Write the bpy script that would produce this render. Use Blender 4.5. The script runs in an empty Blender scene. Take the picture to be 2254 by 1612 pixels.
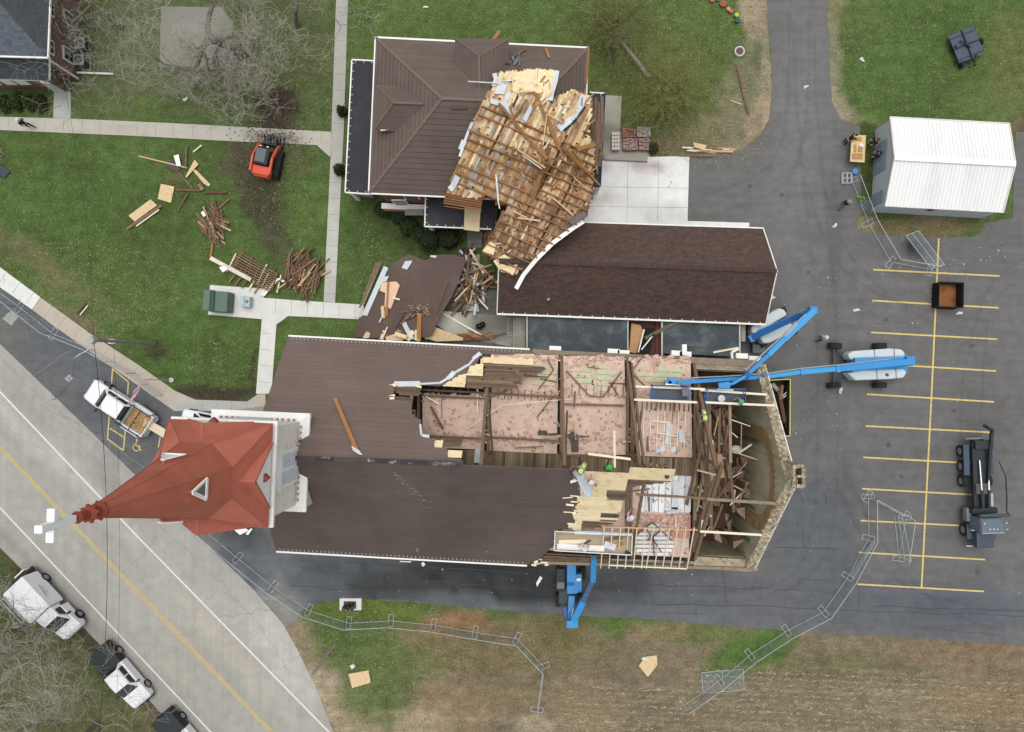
import bpy, bmesh, math, random
import numpy as np
from mathutils import Vector, Matrix
random.seed(7); np.random.seed(7)
D = bpy.data
SC = bpy.context.scene
COL = SC.collection
# ---------- survey frame: the map was measured off the photograph at 25.6 px per metre on the ground
H = 61.0; S = 25.6; CX = 1190.0; CY = 820.0; IW = 2254.0; IH = 1612.0
# ---------- camera
cam = D.cameras.new('camera'); camo = D.objects.new('camera', cam); COL.objects.link(camo)
camo.location = (0, 0, H); camo.rotation_euler = (0, 0, 0)
cam.sensor_width = 36; cam.lens = 36 * S * H / IW
cam.shift_x = (IW/2 - CX) / IW; cam.shift_y = -(IH/2 - CY) / IW
cam.clip_start = 1; cam.clip_end = 2000
SC.camera = camo
# ---------- overcast sky and a soft sun
SUN_EL, SUN_AZ = math.radians(80), math.radians(5)      # azimuth from +Y (up the picture) towards +X
w = D.worlds.new('World'); SC.world = w; w.use_nodes = True
nt = w.node_tree; bg = nt.nodes['Background']
sky = nt.nodes.new('ShaderNodeTexSky'); sky.sky_type = 'NISHITA'; sky.sun_disc = False
sky.sun_elevation = SUN_EL; sky.sun_rotation = SUN_AZ; sky.air_density = 1.0; sky.dust_density = 3.0
hs = nt.nodes.new('ShaderNodeHueSaturation'); hs.inputs['Saturation'].default_value = 0.16
nt.links.new(sky.outputs[0], hs.inputs['Color']); nt.links.new(hs.outputs[0], bg.inputs[0])
bg.inputs[1].default_value = 0.15
sl = D.lights.new('sun', 'SUN'); sl.energy = 0.85; sl.angle = math.radians(45); sl.color = (1.0, 0.965, 0.91)
so = D.objects.new('sun', sl); COL.objects.link(so)
sdir = Vector((math.sin(SUN_AZ)*math.cos(SUN_EL), math.cos(SUN_AZ)*math.cos(SUN_EL), math.sin(SUN_EL)))
so.rotation_euler = sdir.to_track_quat('Z', 'Y').to_euler(); so.location = (0, 0, 90)
vs = SC.view_settings; vs.view_transform = 'Standard'; vs.look = 'None'; vs.exposure = 0.42; vs.gamma = 1
SC.render.resolution_x = 1024; SC.render.resolution_y = 732

# ---------- helpers
def V(*a): return Vector(a)
def P(px, py, z=0.0):
    k = (H - z) / H / S
    return Vector(((px - CX) * k, -(py - CY) * k, z))
def plane(a, b, c):
    n = (b - a).cross(c - a).normalized()
    if n.z < 0: n = -n
    return (a.copy(), n)
def RP(px, py, pl, off=0.0):
    o = V(0, 0, H); d = P(px, py, 0) - o
    t = (pl[0] - o).dot(pl[1]) / d.dot(pl[1])
    return o + d * t + pl[1] * off
def lin(h, g=1.25):
    h = h.lstrip('#'); r = []
    for i in (0, 2, 4):
        c = int(h[i:i+2], 16) / 255
        r.append((c/12.92 if c <= .04045 else ((c+.055)/1.055)**2.4) / g)
    return (r[0], r[1], r[2], 1)
MATS = {}
def mat(name, col='#888888', rough=.8, var=.18, scale=2.0, st=(1, 1, 1), metal=0, col2=None, thr=.55, scale2=.6, isl=0, islcol=None,
        rnd=0, bump=0, alpha=None, spec=.3, emit=None, soft=.08, fine=0):
    if name in MATS: return MATS[name]
    m = D.materials.new(name); m.use_nodes = True; n = m.node_tree; L = n.links
    b = n.nodes['Principled BSDF']; b.inputs['Roughness'].default_value = rough; b.inputs['Metallic'].default_value = metal
    b.inputs['Specular IOR Level'].default_value = spec
    tc = n.nodes.new('ShaderNodeTexCoord'); mp = n.nodes.new('ShaderNodeMapping'); mp.inputs['Scale'].default_value = st
    L.new(tc.outputs['Object'], mp.inputs[0])
    c = n.nodes.new('ShaderNodeRGB'); c.outputs[0].default_value = lin(col); cur = c.outputs[0]
    geo = n.nodes.new('ShaderNodeNewGeometry')
    def mix(a, bb, f, mode='MIX'):
        x = n.nodes.new('ShaderNodeMixRGB'); x.blend_type = mode
        if isinstance(f, (int, float)): x.inputs[0].default_value = f
        else: L.new(f, x.inputs[0])
        L.new(a, x.inputs[1])
        if isinstance(bb, tuple): x.inputs[2].default_value = bb
        else: L.new(bb, x.inputs[2])
        return x.outputs[0]
    def noise(sc, det=5, ro=.6):
        x = n.nodes.new('ShaderNodeTexNoise'); x.inputs['Scale'].default_value = sc; x.inputs['Detail'].default_value = det
        x.inputs['Roughness'].default_value = ro; L.new(mp.outputs[0], x.inputs['Vector']); return x.outputs['Fac']
    def mr(v, a, bb, c0, c1):
        x = n.nodes.new('ShaderNodeMapRange'); L.new(v, x.inputs[0])
        for i, q in enumerate((a, bb, c0, c1)): x.inputs[i+1].default_value = q
        return x.outputs[0]
    if islcol:
        rp = n.nodes.new('ShaderNodeValToRGB'); rp.color_ramp.interpolation = 'LINEAR'
        els = rp.color_ramp.elements
        while len(els) < len(islcol): els.new(.5)
        for i, h in enumerate(islcol):
            els[i].position = i / max(1, len(islcol)-1); els[i].color = lin(h)
        L.new(geo.outputs['Random Per Island'], rp.inputs[0]); cur = rp.outputs[0]
    if col2: cur = mix(cur, lin(col2), mr(noise(scale2, 6, .65), thr-soft, thr+soft, 0, 1))
    def mul(v):
        nonlocal cur
        x = n.nodes.new('ShaderNodeVectorMath'); x.operation = 'SCALE'; L.new(cur, x.inputs[0]); L.new(v, x.inputs['Scale']); cur = x.outputs[0]
    if var: mul(mr(noise(scale), .28, .72, 1-var, 1+var))
    if fine: mul(mr(noise(14, 3, .7), .3, .7, 1-fine, 1+fine))
    if isl: mul(mr(geo.outputs['Random Per Island'], 0, 1, 1-isl, 1+isl))
    if rnd:
        oi = n.nodes.new('ShaderNodeObjectInfo'); mul(mr(oi.outputs['Random'], 0, 1, 1-rnd, 1+rnd))
    L.new(cur, b.inputs['Base Color'])
    if bump:
        bp = n.nodes.new('ShaderNodeBump'); bp.inputs['Strength'].default_value = bump; bp.inputs['Distance'].default_value = .05
        L.new(noise(scale*3), bp.inputs['Height']); L.new(bp.outputs[0], b.inputs['Normal'])
    if alpha is not None: b.inputs['Alpha'].default_value = alpha
    if emit: b.inputs['Emission Color'].default_value = lin(emit); b.inputs['Emission Strength'].default_value = 1
    MATS[name] = m; return m

def tag(o, label, cat, group=None, kind=None):
    if label: o['label'] = label
    if cat: o['category'] = cat
    if group: o['group'] = group
    if kind: o['kind'] = kind
    return o
def thing(name, loc, label, cat, group=None, rz=0, scale=1):
    o = D.objects.new(name, None); COL.objects.link(o); o.location = loc; o.rotation_euler = (0, 0, rz); o.empty_display_size = .3
    if scale != 1: o.scale = (scale,)*3
    return tag(o, label, cat, group)
STUFF = {'insulation_tufts', 'attic_scraps', 'rubble', 'splinters', 'broken_masonry', 'rubble_coping', 'broken_bricks', 'wood_chips', 'hanging_plaster', 'splintered_edge', 'scuff_marks', 'sheathing_boards', 'backing_boards', 'shingle_courses', 'slates', 'broken_rafter_tails'}
class MB:
    def __init__(s): s.v = []; s.f = []
    def add(s, vs, fs):
        n = len(s.v); s.v += [tuple(p) for p in vs]; s.f += [tuple(i+n for i in f) for f in fs]; return s
    def box(s, c, sz, rz=0):
        c = Vector(c); R = Matrix.Rotation(rz, 3, 'Z'); x, y, z = [q/2 for q in sz]
        vs = [c + R @ V(i*x, j*y, k*z) for k in (-1, 1) for i, j in ((-1, -1), (1, -1), (1, 1), (-1, 1))]
        return s.add(vs, [(3, 2, 1, 0), (4, 5, 6, 7), (0, 1, 5, 4), (1, 2, 6, 5), (2, 3, 7, 6), (3, 0, 4, 7)])
    def bar(s, p, q, w, h, up=None):
        p = Vector(p); q = Vector(q); d = q - p
        if d.length < 1e-5: return s
        d.normalize(); up = Vector(up) if up is not None else V(0, 0, 1)
        if abs(d.dot(up)) > .98: up = V(1, 0, 0)
        e = d.cross(up).normalized(); u = e.cross(d).normalized()
        vs = [b + e*(i*w/2) + u*(j*h/2) for b in (p, q) for i, j in ((-1, -1), (1, -1), (1, 1), (-1, 1))]
        return s.add(vs, [(3, 2, 1, 0), (4, 5, 6, 7), (0, 1, 5, 4), (1, 2, 6, 5), (2, 3, 7, 6), (3, 0, 4, 7)])
    def path(s, pts, w, h, up=None):
        for a, b in zip(pts, pts[1:]): s.bar(a, b, w, h, up)
        return s
    def tube(s, p, q, r0, r1=None, n=8, cap=True):
        r1 = r0 if r1 is None else r1; p = Vector(p); q = Vector(q); d = q - p
        if d.length < 1e-6: return s
        d.normalize(); a = V(0, 0, 1) if abs(d.z) < .9 else V(1, 0, 0)
        e = d.cross(a).normalized(); u = d.cross(e)
        vs = []
        for c, r in ((p, r0), (q, r1)):
            for i in range(n):
                t = 2*math.pi*i/n; vs.append(c + e*(r*math.cos(t)) + u*(r*math.sin(t)))
        fs = [(i, (i+1) % n, n+(i+1) % n, n+i) for i in range(n)]
        if cap: fs += [tuple(range(n-1, -1, -1)), tuple(range(n, 2*n))]
        return s.add(vs, fs)
    def prism(s, pts, z0, z1):      # pts: 2D/3D plan points
        n = len(pts); ar = sum(pts[i][0]*pts[(i+1) % n][1] - pts[(i+1) % n][0]*pts[i][1] for i in range(n))
        if ar < 0: pts = pts[::-1]
        vs = [(p[0], p[1], z0) for p in pts] + [(p[0], p[1], z1) for p in pts]
        return s.add(vs, [tuple(range(n-1, -1, -1)), tuple(range(n, 2*n))] + [(i, (i+1) % n, n+(i+1) % n, n+i) for i in range(n)])
    def slab(s, pts, th, nrm=None):  # 3D planar polygon thickened downwards
        pts = [Vector(p) for p in pts]; n = len(pts)
        if nrm is None:
            nrm = V(0, 0, 0)
            for i in range(n): nrm += pts[i].cross(pts[(i+1) % n])
            nrm.normalize()
            if nrm.z < 0: pts = pts[::-1]; nrm = -nrm
        else:
            t = V(0, 0, 0)
            for i in range(n): t += pts[i].cross(pts[(i+1) % n])
            if t.dot(nrm) < 0: pts = pts[::-1]
        vs = pts + [p - nrm*th for p in pts]
        return s.add(vs, [tuple(range(n)), tuple(range(2*n-1, n-1, -1))] + [((i+1) % n, i, n+i, n+(i+1) % n) for i in range(n)])
    def loft(s, rings, cap=True):
        m = len(rings[0]); vs = [p for r in rings for p in r]; fs = []
        for k in range(len(rings)-1):
            for i in range(m): fs.append((k*m+i, k*m+(i+1) % m, (k+1)*m+(i+1) % m, (k+1)*m+i))
        if cap: fs += [tuple(range(m-1, -1, -1)), tuple(range((len(rings)-1)*m, len(rings)*m))]
        return s.add(vs, fs)
    def lathe(s, c, prof, n=16):
        c = Vector(c); return s.loft([[c + V(r*math.cos(2*math.pi*i/n), r*math.sin(2*math.pi*i/n), z) for i in range(n)] for r, z in prof])
    def ell(s, c, r, n=10, m=6):
        c = Vector(c); return s.loft([[c + V(r[0]*math.cos(2*math.pi*i/n)*math.sin(math.pi*j/m), r[1]*math.sin(2*math.pi*i/n)*math.sin(math.pi*j/m), -r[2]*math.cos(math.pi*j/m)) for i in range(n)] for j in [.15]+list(range(1, m))+[m-.15]])
    def hatch(s, poly, d, sp, w, h, off=0, skip=0, brk=0, jit=0):   # parallel bars clipped to a planar polygon
        poly = [Vector(p) for p in poly]; n = V(0, 0, 0)
        for i in range(len(poly)): n += (poly[i]-poly[0]).cross(poly[(i+1) % len(poly)]-poly[0])
        n.normalize()
        if n.z < 0: n = -n
        d = Vector(d); d = (d - n*d.dot(n)).normalized(); e = n.cross(d)
        o = poly[0]; q = [((p-o).dot(d), (p-o).dot(e)) for p in poly]
        b = min(y for _, y in q) + sp/2; bm_ = max(y for _, y in q)
        while b < bm_:
            xs = []
            for i in range(len(q)):
                (x0, y0), (x1, y1) = q[i], q[(i+1) % len(q)]
                if (y0 <= b) != (y1 <= b): xs.append(x0 + (b-y0)/(y1-y0)*(x1-x0))
            xs.sort()
            for a0, a1 in zip(xs[::2], xs[1::2]):
                if random.random() < skip: continue
                segs = [(a0, a1)]
                if brk and a1-a0 > brk:
                    segs = []; t = a0
                    while t < a1 - .1:
                        t2 = min(a1, t + brk*random.uniform(.4, 1.4)); segs.append((t, t2 - .012)); t = t2
                for t0, t1 in segs:
                    if t1-t0 < .04: continue
                    j = random.uniform(-jit, jit)
                    s.bar(o + d*(t0+j) + e*b + n*(off+h/2), o + d*(t1+j) + e*b + n*(off+h/2), w, h, n)
            b += sp
        return s
    def build(s, name, m, parent=None, world=True, smooth=False, bevel=0):
        me = D.meshes.new(name); vs = s.v
        if parent is not None and world:
            L = parent.matrix_basis.copy(); q = parent.parent
            while q: L = q.matrix_basis @ L; q = q.parent
            L.invert()
            vs = [tuple(L @ Vector(p)) for p in vs]
        me.from_pydata(vs, [], s.f); me.validate(); me.update()
        o = D.objects.new(name, me); COL.objects.link(o)
        if name in STUFF: o['kind'] = 'stuff'
        if m: me.materials.append(m)
        if parent is not None: o.parent = parent
        if smooth: me.polygons.foreach_set('use_smooth', [True]*len(me.polygons))
        if bevel:
            b = o.modifiers.new('bevel', 'BEVEL'); b.width = bevel; b.segments = 2; b.limit_method = 'ANGLE'; b.angle_limit = .6
        return o
def copy_tree(o, parent=None):
    c = o.copy(); COL.objects.link(c); c.parent = parent
    for ch in list(o.children): copy_tree(ch, c)
    return c
def lerp(a, b, t): return a + (b-a)*t
# ================= GROUND SHEETS =================
def vnoise(x, y, seed=0):
    def h(i, j):
        n = np.sin(i*127.1 + j*311.7 + seed*17.3)*43758.5453; return n - np.floor(n)
    i = np.floor(x); j = np.floor(y); fx = x-i; fy = y-j; fx = fx*fx*(3-2*fx); fy = fy*fy*(3-2*fy)
    return (h(i, j)*(1-fx)+h(i+1, j)*fx)*(1-fy)+(h(i, j+1)*(1-fx)+h(i+1, j+1)*fx)*fy
def fbm(x, y, seed=0, o=4):
    r = 0; a = .5
    for k in range(o): r = r + a*vnoise(x*2**k, y*2**k, seed+k); a *= .5
    return r / (1-.5**o)
def paint(me, base, patches, namp=18.0, f=.035):
    n = len(me.vertices); co = np.empty(n*3); me.vertices.foreach_get('co', co); co = co.reshape(-1, 3)
    px = co[:, 0]*S + CX; py = -co[:, 1]*S + CY
    c = np.tile(np.array(lin(base)[:3]), (n, 1))
    dx = (fbm(px*f, py*f, 3)-.5)*namp*2; dy = (fbm(px*f, py*f, 9)-.5)*namp*2
    br = fbm(px*.02, py*.02, 21)
    for (x, y, rx, ry, ang, col, st, soft) in patches:
        a = math.radians(ang); ux = (px+dx-x)*math.cos(a)+(py+dy-y)*math.sin(a); uy = -(px+dx-x)*math.sin(a)+(py+dy-y)*math.cos(a)
        d = np.sqrt((ux/rx)**2+(uy/ry)**2) + (br-.5)*.5
        wt = np.clip((1+soft-d)/(2*soft), 0, 1); wt = (wt*wt*(3-2*wt)*st)[:, None]
        c = c*(1-wt) + np.array(lin(col)[:3])*wt
    at = me.color_attributes.new('tint', 'FLOAT_COLOR', 'POINT')
    at.data.foreach_set('color', np.hstack([c, np.ones((n, 1))]).ravel())
def gmat(name, big=.12, mid=.15, fine=.18, fleck=None, flthr=.66, st=(1, 1, 1), rough=.95, fsc=9, flsc=16, bump=.3, rot=0, streak=0, spec=.15):
    m = D.materials.new(name); m.use_nodes = True; n = m.node_tree; L = n.links; b = n.nodes['Principled BSDF']
    b.inputs['Roughness'].default_value = rough; b.inputs['Specular IOR Level'].default_value = spec
    at = n.nodes.new('ShaderNodeAttribute'); at.attribute_name = 'tint'; cur = at.outputs['Color']
    tc = n.nodes.new('ShaderNodeTexCoord'); mp = n.nodes.new('ShaderNodeMapping'); mp.inputs['Scale'].default_value = st; mp.inputs['Rotation'].default_value = (0, 0, rot)
    L.new(tc.outputs['Object'], mp.inputs[0])
    def noise(sc, det=4, ro=.6, v=None):
        x = n.nodes.new('ShaderNodeTexNoise'); x.inputs['Scale'].default_value = sc; x.inputs['Detail'].default_value = det; x.inputs['Roughness'].default_value = ro
        L.new(v or tc.outputs['Object'], x.inputs['Vector']); return x.outputs['Fac']
    def mr(v, a, bb, c0, c1):
        x = n.nodes.new('ShaderNodeMapRange'); L.new(v, x.inputs[0])
        for i, q in enumerate((a, bb, c0, c1)): x.inputs[i+1].default_value = q
        return x.outputs[0]
    for v, sc, dt in ((big, .12, 4), (mid, 1.1, 4), (fine, fsc, 3)):
        if not v: continue
        x = n.nodes.new('ShaderNodeVectorMath'); x.operation = 'SCALE'; L.new(cur, x.inputs[0]); L.new(mr(noise(sc, dt), .3, .7, 1-v, 1+v), x.inputs['Scale']); cur = x.outputs[0]
    if streak:
        x = n.nodes.new('ShaderNodeVectorMath'); x.operation = 'SCALE'; L.new(cur, x.inputs[0]); L.new(mr(noise(1.0, 5, .7, mp.outputs[0]), .3, .7, 1-streak, 1+streak), x.inputs['Scale']); cur = x.outputs[0]
    if fleck:
        x = n.nodes.new('ShaderNodeMixRGB'); L.new(mr(noise(flsc, 2, .5), flthr, flthr+.06, 0, .75), x.inputs[0]); L.new(cur, x.inputs[1]); x.inputs[2].default_value = lin(fleck); cur = x.outputs[0]
    L.new(cur, b.inputs['Base Color'])
    if bump:
        bp = n.nodes.new('ShaderNodeBump'); bp.inputs['Strength'].default_value = bump; bp.inputs['Distance'].default_value = .06
        L.new(noise(fsc, 4), bp.inputs['Height']); L.new(bp.outputs[0], b.inputs['Normal'])
    return m
def struct(o): o['kind'] = 'structure'; return o
def grid_sheet(name, polypx, z, m, base, patches=(), sp=.8, th=0, namp=18, f=.035):
    bm = bmesh.new(); pts = [P(x, y, 0) for x, y in polypx]
    vs = [bm.verts.new((p.x, p.y, z)) for p in pts]; fc = bm.faces.new(vs)
    bm.normal_update()
    if fc.normal.z < 0: fc.normal_flip()
    if sp:
        x0 = min(p.x for p in pts); x1 = max(p.x for p in pts); y0 = min(p.y for p in pts); y1 = max(p.y for p in pts)
        t = x0 + sp
        while t < x1: bmesh.ops.bisect_plane(bm, geom=bm.verts[:]+bm.edges[:]+bm.faces[:], plane_co=(t, 0, 0), plane_no=(1, 0, 0)); t += sp
        t = y0 + sp
        while t < y1: bmesh.ops.bisect_plane(bm, geom=bm.verts[:]+bm.edges[:]+bm.faces[:], plane_co=(0, t, 0), plane_no=(0, 1, 0)); t += sp
    if th:
        ex = bmesh.ops.extrude_face_region(bm, geom=[e for e in bm.edges if e.is_boundary])
        for v in ex['geom']:
            if isinstance(v, bmesh.types.BMVert): v.co.z -= th
    me = D.meshes.new(name); bm.to_mesh(me); bm.free(); me.materials.append(m)
    o = D.objects.new(name, me); COL.objects.link(o); paint(me, base, patches, namp, f); return struct(o)

# --- the one ground sheet, out to the horizon
def lins(a, b, n): return list(np.linspace(a, b, n))
gx = [-900, -400, -180, -100] + lins(-62, 62, 420) + [100, 180, 400, 900]
gy = [-900, -400, -180, -90] + lins(-46, 48, 320) + [90, 180, 400, 900]
gv = [(x, y, 0) for y in gy for x in gx]; nx = len(gx)
gf = [(j*nx+i, j*nx+i+1, (j+1)*nx+i+1, (j+1)*nx+i) for j in range(len(gy)-1) for i in range(nx-1)]
gme = D.meshes.new('ground'); gme.from_pydata(gv, [], gf); gme.update()
ground = D.objects.new('ground', gme); COL.objects.link(ground); struct(ground)
G1, G2, OL, DRY, SOIL_AND_SHADOW, TAN, FLD, RUST = '#526636', '#455a2c', '#62674a', '#867d64', '#40382f', '#a1917b', '#776c58', '#857058'
gp = [(300, 60, 420, 180, 0, OL, .75, .4), (650, 150, 120, 170, 0, '#5a6040', .6, .5), (450, 440, 330, 120, 0, G2, .35, .6), (120, 480, 200, 120, 20, G2, .5, .6),
      (330, 560, 90, 200, 40, '#4c5d31', .5, .6), (60, 560, 200, 25, 36, '#6a6a49', .8, .5), (190, 720, 120, 16, 38, '#6f6a50', .8, .6), (380, 400, 30, 20, 0, '#5e5b3c', .6, .6),
      (430, 790, 200, 60, 10, G2, .6, .5), (330, 850, 120, 18, 40, SOIL_AND_SHADOW, .75, .5), (460, 866, 110, 20, 0, SOIL_AND_SHADOW, .95, .4), (555, 820, 10, 60, 0, '#3a3626', .8, .5), (300, 830, 130, 14, 40, '#433d2c', .9, .5), (348, 765, 22, 18, 0, SOIL_AND_SHADOW, .8, .5),  # last patch: shadow blob at the utility pole foot painted into the ground
      # mud the loader has stirred up
      (612, 235, 52, 46, 0, SOIL_AND_SHADOW, .98, .3), (600, 268, 60, 30, 0, '#4a4038', .9, .4), (560, 350, 75, 55, -20, '#4d463a', .85, .45), (578, 440, 55, 90, -10, SOIL_AND_SHADOW, .8, .45), (610, 520, 30, 50, 0, '#4b4438', .6, .5),
      (655, 340, 30, 50, 0, '#535339', .6, .5), (520, 380, 40, 50, 0, '#5a553f', .5, .5),
      (1350, 140, 160, 110, 0, '#5b6138', .55, .5), (1480, 200, 130, 130, 0, '#565a33', .65, .5), (1600, 60, 60, 40, 0, '#52652f', .5, .5),
      (1560, 300, 130, 45, -20, DRY, .75, .45), (1640, 230, 60, 130, 8, '#7d7860', .8, .45), (1480, 310, 130, 40, 0, '#6d6b4c', .7, .5), (1450, 330, 120, 16, 0, '#6e5d43', .7, .4),
      (1662, 30, 34, 60, 0, TAN, .9, .4), (1690, 190, 16, 120, 0, '#a0947e', .7, .5), (1672, 262, 26, 60, 20, '#a18d76', .8, .4), (1600, 335, 60, 16, -25, '#8e7f66', .8, .5),
      (1836, 40, 22, 60, 0, TAN, .85, .4), (1832, 150, 16, 110, 0, '#9c917b', .8, .4), (1850, 235, 22, 40, -20, '#9a8f78', .8, .5), (1880, 268, 60, 10, 8, DRY, .7, .5),
      (1880, 30, 60, 90, 0, '#5f6a41', .6, .5), (2060, 120, 230, 110, 0, G2, .45, .5), (2240, 130, 60, 100, 0, '#66673f', .7, .5), (2180, 230, 90, 40, 0, '#5f6840', .5, .5), (2250, 275, 40, 25, 0, '#6b5747', .85, .4),
      (2000, 500, 160, 26, 0, '#77684f', .85, .4), (1950, 480, 60, 16, 0, G2, .5, .5), (1902, 500, 26, 26, 0, '#8c8266', .8, .4), (1905, 390, 30, 70, 0, '#3d4a22', .8, .4), (1905, 290, 30, 20, 0, '#3d4a22', .8, .4),
      # stubble field
      (1500, 1560, 1400, 170, 2, FLD, 1, .12), (1950, 1450, 520, 60, 3, FLD, 1, .25), (1050, 1410, 330, 60, 3, '#776c50', 1, .3), (2500, 1500, 600, 130, 0, FLD, 1, .2),
      (700, 1500, 60, 170, -35, TAN, .85, .4), (640, 1410, 50, 60, 0, '#8b7a66', .9, .4), (780, 1600, 90, 60, 0, '#a5967c', .8, .4), (740, 1440, 60, 40, 0, '#7a7058', .8, .4),
      (800, 1350, 150, 32, 4, '#5f7034', .95, .35), (790, 1420, 110, 70, 20, G1, .95, .35), (830, 1520, 80, 90, 0, '#56673a', .85, .4), (880, 1460, 100, 50, 0, '#5f6a3d', .7, .5),
      (960, 1380, 40, 22, 0, '#8a6a50', .8, .5), (1020, 1370, 60, 16, 0, '#8f7053', .8, .4), (1230, 1400, 50, 40, 0, '#6c6444', .8, .4), (1130, 1500, 120, 60, 0, '#73684d', .6, .5),
      (1650, 1440, 110, 45, -20, '#4c6730', .95, .35), (1540, 1400, 90, 20, 0, '#5e6a3c', .8, .4), (1450, 1385, 80, 20, 0, RUST, .6, .5), (1880, 1470, 160, 30, 3, '#636244', .7, .4),
      (2150, 1440, 170, 40, 2, RUST, .6, .45), (2200, 1540, 140, 40, 0, '#92754f', .5, .5), (1300, 1560, 70, 60, 0, '#8d7a5f', .6, .5), (1010, 1560, 90, 50, 0, '#8b7559', .6, .5), (930, 1600, 60, 40, 0, '#a39378', .7, .5), (1180, 1600, 40, 20, 0, '#a79a83', .7, .5),
      (1120, 1585, 1300, 4, 2, '#968a70', .5, .9), (1750, 1520, 600, 4, 2, '#988c72', .5, .9), (1800, 1560, 600, 3, 3, '#9a8e74', .5, .9), (1900, 1480, 400, 4, 2, '#8e836a', .5, .9),
      # bottom left bank under the bare trees
      (60, 1500, 330, 210, 45, '#5b5c3e', 1, .2), (-40, 1300, 130, 120, 0, '#4f5636', 1, .4), (120, 1330, 260, 18, 47, '#4f4637', .9, .5), (330, 1540, 120, 14, 47, '#554c3c', .8, .5), (250, 1500, 60, 60, 0, '#50612e', .8, .5),
      (170, 1530, 100, 50, 20, '#66684a', .7, .5), (60, 1420, 80, 60, 0, '#57553c', .7, .5),
      (840, 560, 60, 120, 0, '#4a5b31', .5, .5), (930, 530, 90, 40, 30, '#36401f', .8, .4), (800, 500, 50, 60, 0, '#40512a', .7, .5), (1050, 640, 60, 60, 0, '#5b4a3a', .8, .5), (980, 700, 60, 60, 0, '#5a5644', .8, .5)]
paint(gme, G1, gp)
GM = gmat('grass_and_soil', .16, .26, .34, fleck='#a09a70', flthr=.64, bump=.6, fsc=6, flsc=11, streak=.12, st=(.35, 3.0, 1), rot=.05)
gme.materials.append(GM)

# --- asphalt
AM = gmat('asphalt', .10, .12, .11, bump=.15, st=(.12, 1.4, 1), streak=.10, fsc=18, rough=.9)
lot = [(1688, -80), (1690, 60), (1697, 130), (1699, 200), (1693, 262), (1672, 300), (1640, 325), (1600, 340), (1515, 346), (1400, 346), (1400, 640), (1000, 640), (1000, 900), (560, 905), (390, 900), (300, 845), (200, 775), (120, 718), (60, 676), (0, 632), (-120, 545), (-120, 640),
       (0, 757), (200, 950), (420, 1165), (560, 1300), (640, 1385), (665, 1345), (705, 1326), (760, 1318), (900, 1325), (1100, 1345), (1250, 1355), (1400, 1361), (1600, 1378), (1800, 1392), (2000, 1405), (2254, 1420), (2500, 1432), (2500, 300), (2236, 290), (2228, 480), (2165, 492), (2160, 512), (2140, 522), (1990, 522), (1910, 514), (1888, 503), (1884, 480), (1900, 465), (1925, 460), (1925, 440),
       (1895, 440), (1893, 280), (1850, 262), (1832, 225), (1826, 150), (1822, 40), (1822, -80)]
ap = [(1900, 1330, 900, 60, 2, '#606369', .8, .4), (700, 1270, 300, 70, 5, '#5d6165', .9, .35), (1000, 1290, 240, 55, 2, '#3f4142', .9, .35), (1330, 1290, 120, 50, 0, '#4c4d50', .8, .4), (1080, 1240, 150, 22, 2, '#343637', .8, .4), (1180, 1290, 60, 60, 0, '#3b3c3c', .85, .4), (980, 1262, 130, 6, 2, '#2f3132', .8, .4), (1060, 1285, 120, 5, 1, '#353738', .8, .4), (900, 1300, 160, 5, 3, '#3c3f41', .7, .5), (1150, 1315, 90, 5, 1, '#36393a', .8, .4), (1330, 1255, 100, 8, 2, '#3f4041', .8, .4), (1390, 1300, 90, 4, 2, '#45484a', .7, .5), (800, 1255, 130, 5, 2, '#4a4e50', .7, .5), (860, 1330, 100, 4, 2, '#7b7f82', .6, .5), (1000, 1318, 120, 4, 2, '#74787b', .6, .5), (470, 1210, 26, 18, 30, '#8b8b88', .7, .3), (620, 1275, 20, 12, 0, '#85878a', .7, .3), (600, 1320, 40, 14, 40, '#93928d', .7, .3), (520, 1260, 30, 10, 40, '#7f8184', .6, .3), (300, 930, 300, 90, 44, '#606367', .8, .4), (80, 690, 140, 40, 40, '#5f656b', .8, .4),  # darker patches and streaks along the drive south of the church
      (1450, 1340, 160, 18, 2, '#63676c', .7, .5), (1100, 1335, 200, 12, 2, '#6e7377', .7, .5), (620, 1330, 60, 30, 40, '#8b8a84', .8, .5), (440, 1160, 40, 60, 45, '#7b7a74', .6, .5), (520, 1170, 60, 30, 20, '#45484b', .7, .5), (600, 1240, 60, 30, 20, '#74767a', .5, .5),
      (1750, 500, 40, 400, 0, '#747474', .5, .6), (1830, 640, 8, 260, 1, '#5f6061', .6, .5), (2010, 545, 40, 14, 0, '#3e3e3d', .8, .4), (1760, 260, 60, 300, 0, '#787878', .6, .6), (1900, 900, 40, 30, 0, '#66686a', .5, .5), (1770, 1150, 90, 120, 0, '#5f6166', .7, .4),
      (2120, 1050, 90, 170, 0, '#626262', .6, .5), (2240, 1150, 60, 200, 0, '#6c6c6c', .6, .5), (1860, 1180, 14, 200, 0, '#5c5d5f', .6, .5), (1900, 670, 24, 8, 0, '#5d6464', .6, .4), (1600, 420, 70, 60, 0, '#6f7070', .6, .5), (1700, 640, 50, 80, 10, '#6c6c6c', .5, .5), (1800, 1200, 70, 130, 0, '#5f6368', .8, .3), (1790, 900, 30, 100, 0, '#616262', .6, .5), (1600, 450, 90, 50, 0, '#6a6a6a', .5, .5), (2100, 1340, 200, 30, 2, '#5c6066', .8, .3)]
asphalt = grid_sheet('asphalt_lot', lot, .02, AM, '#6d6c6a', ap, sp=.9)
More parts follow.
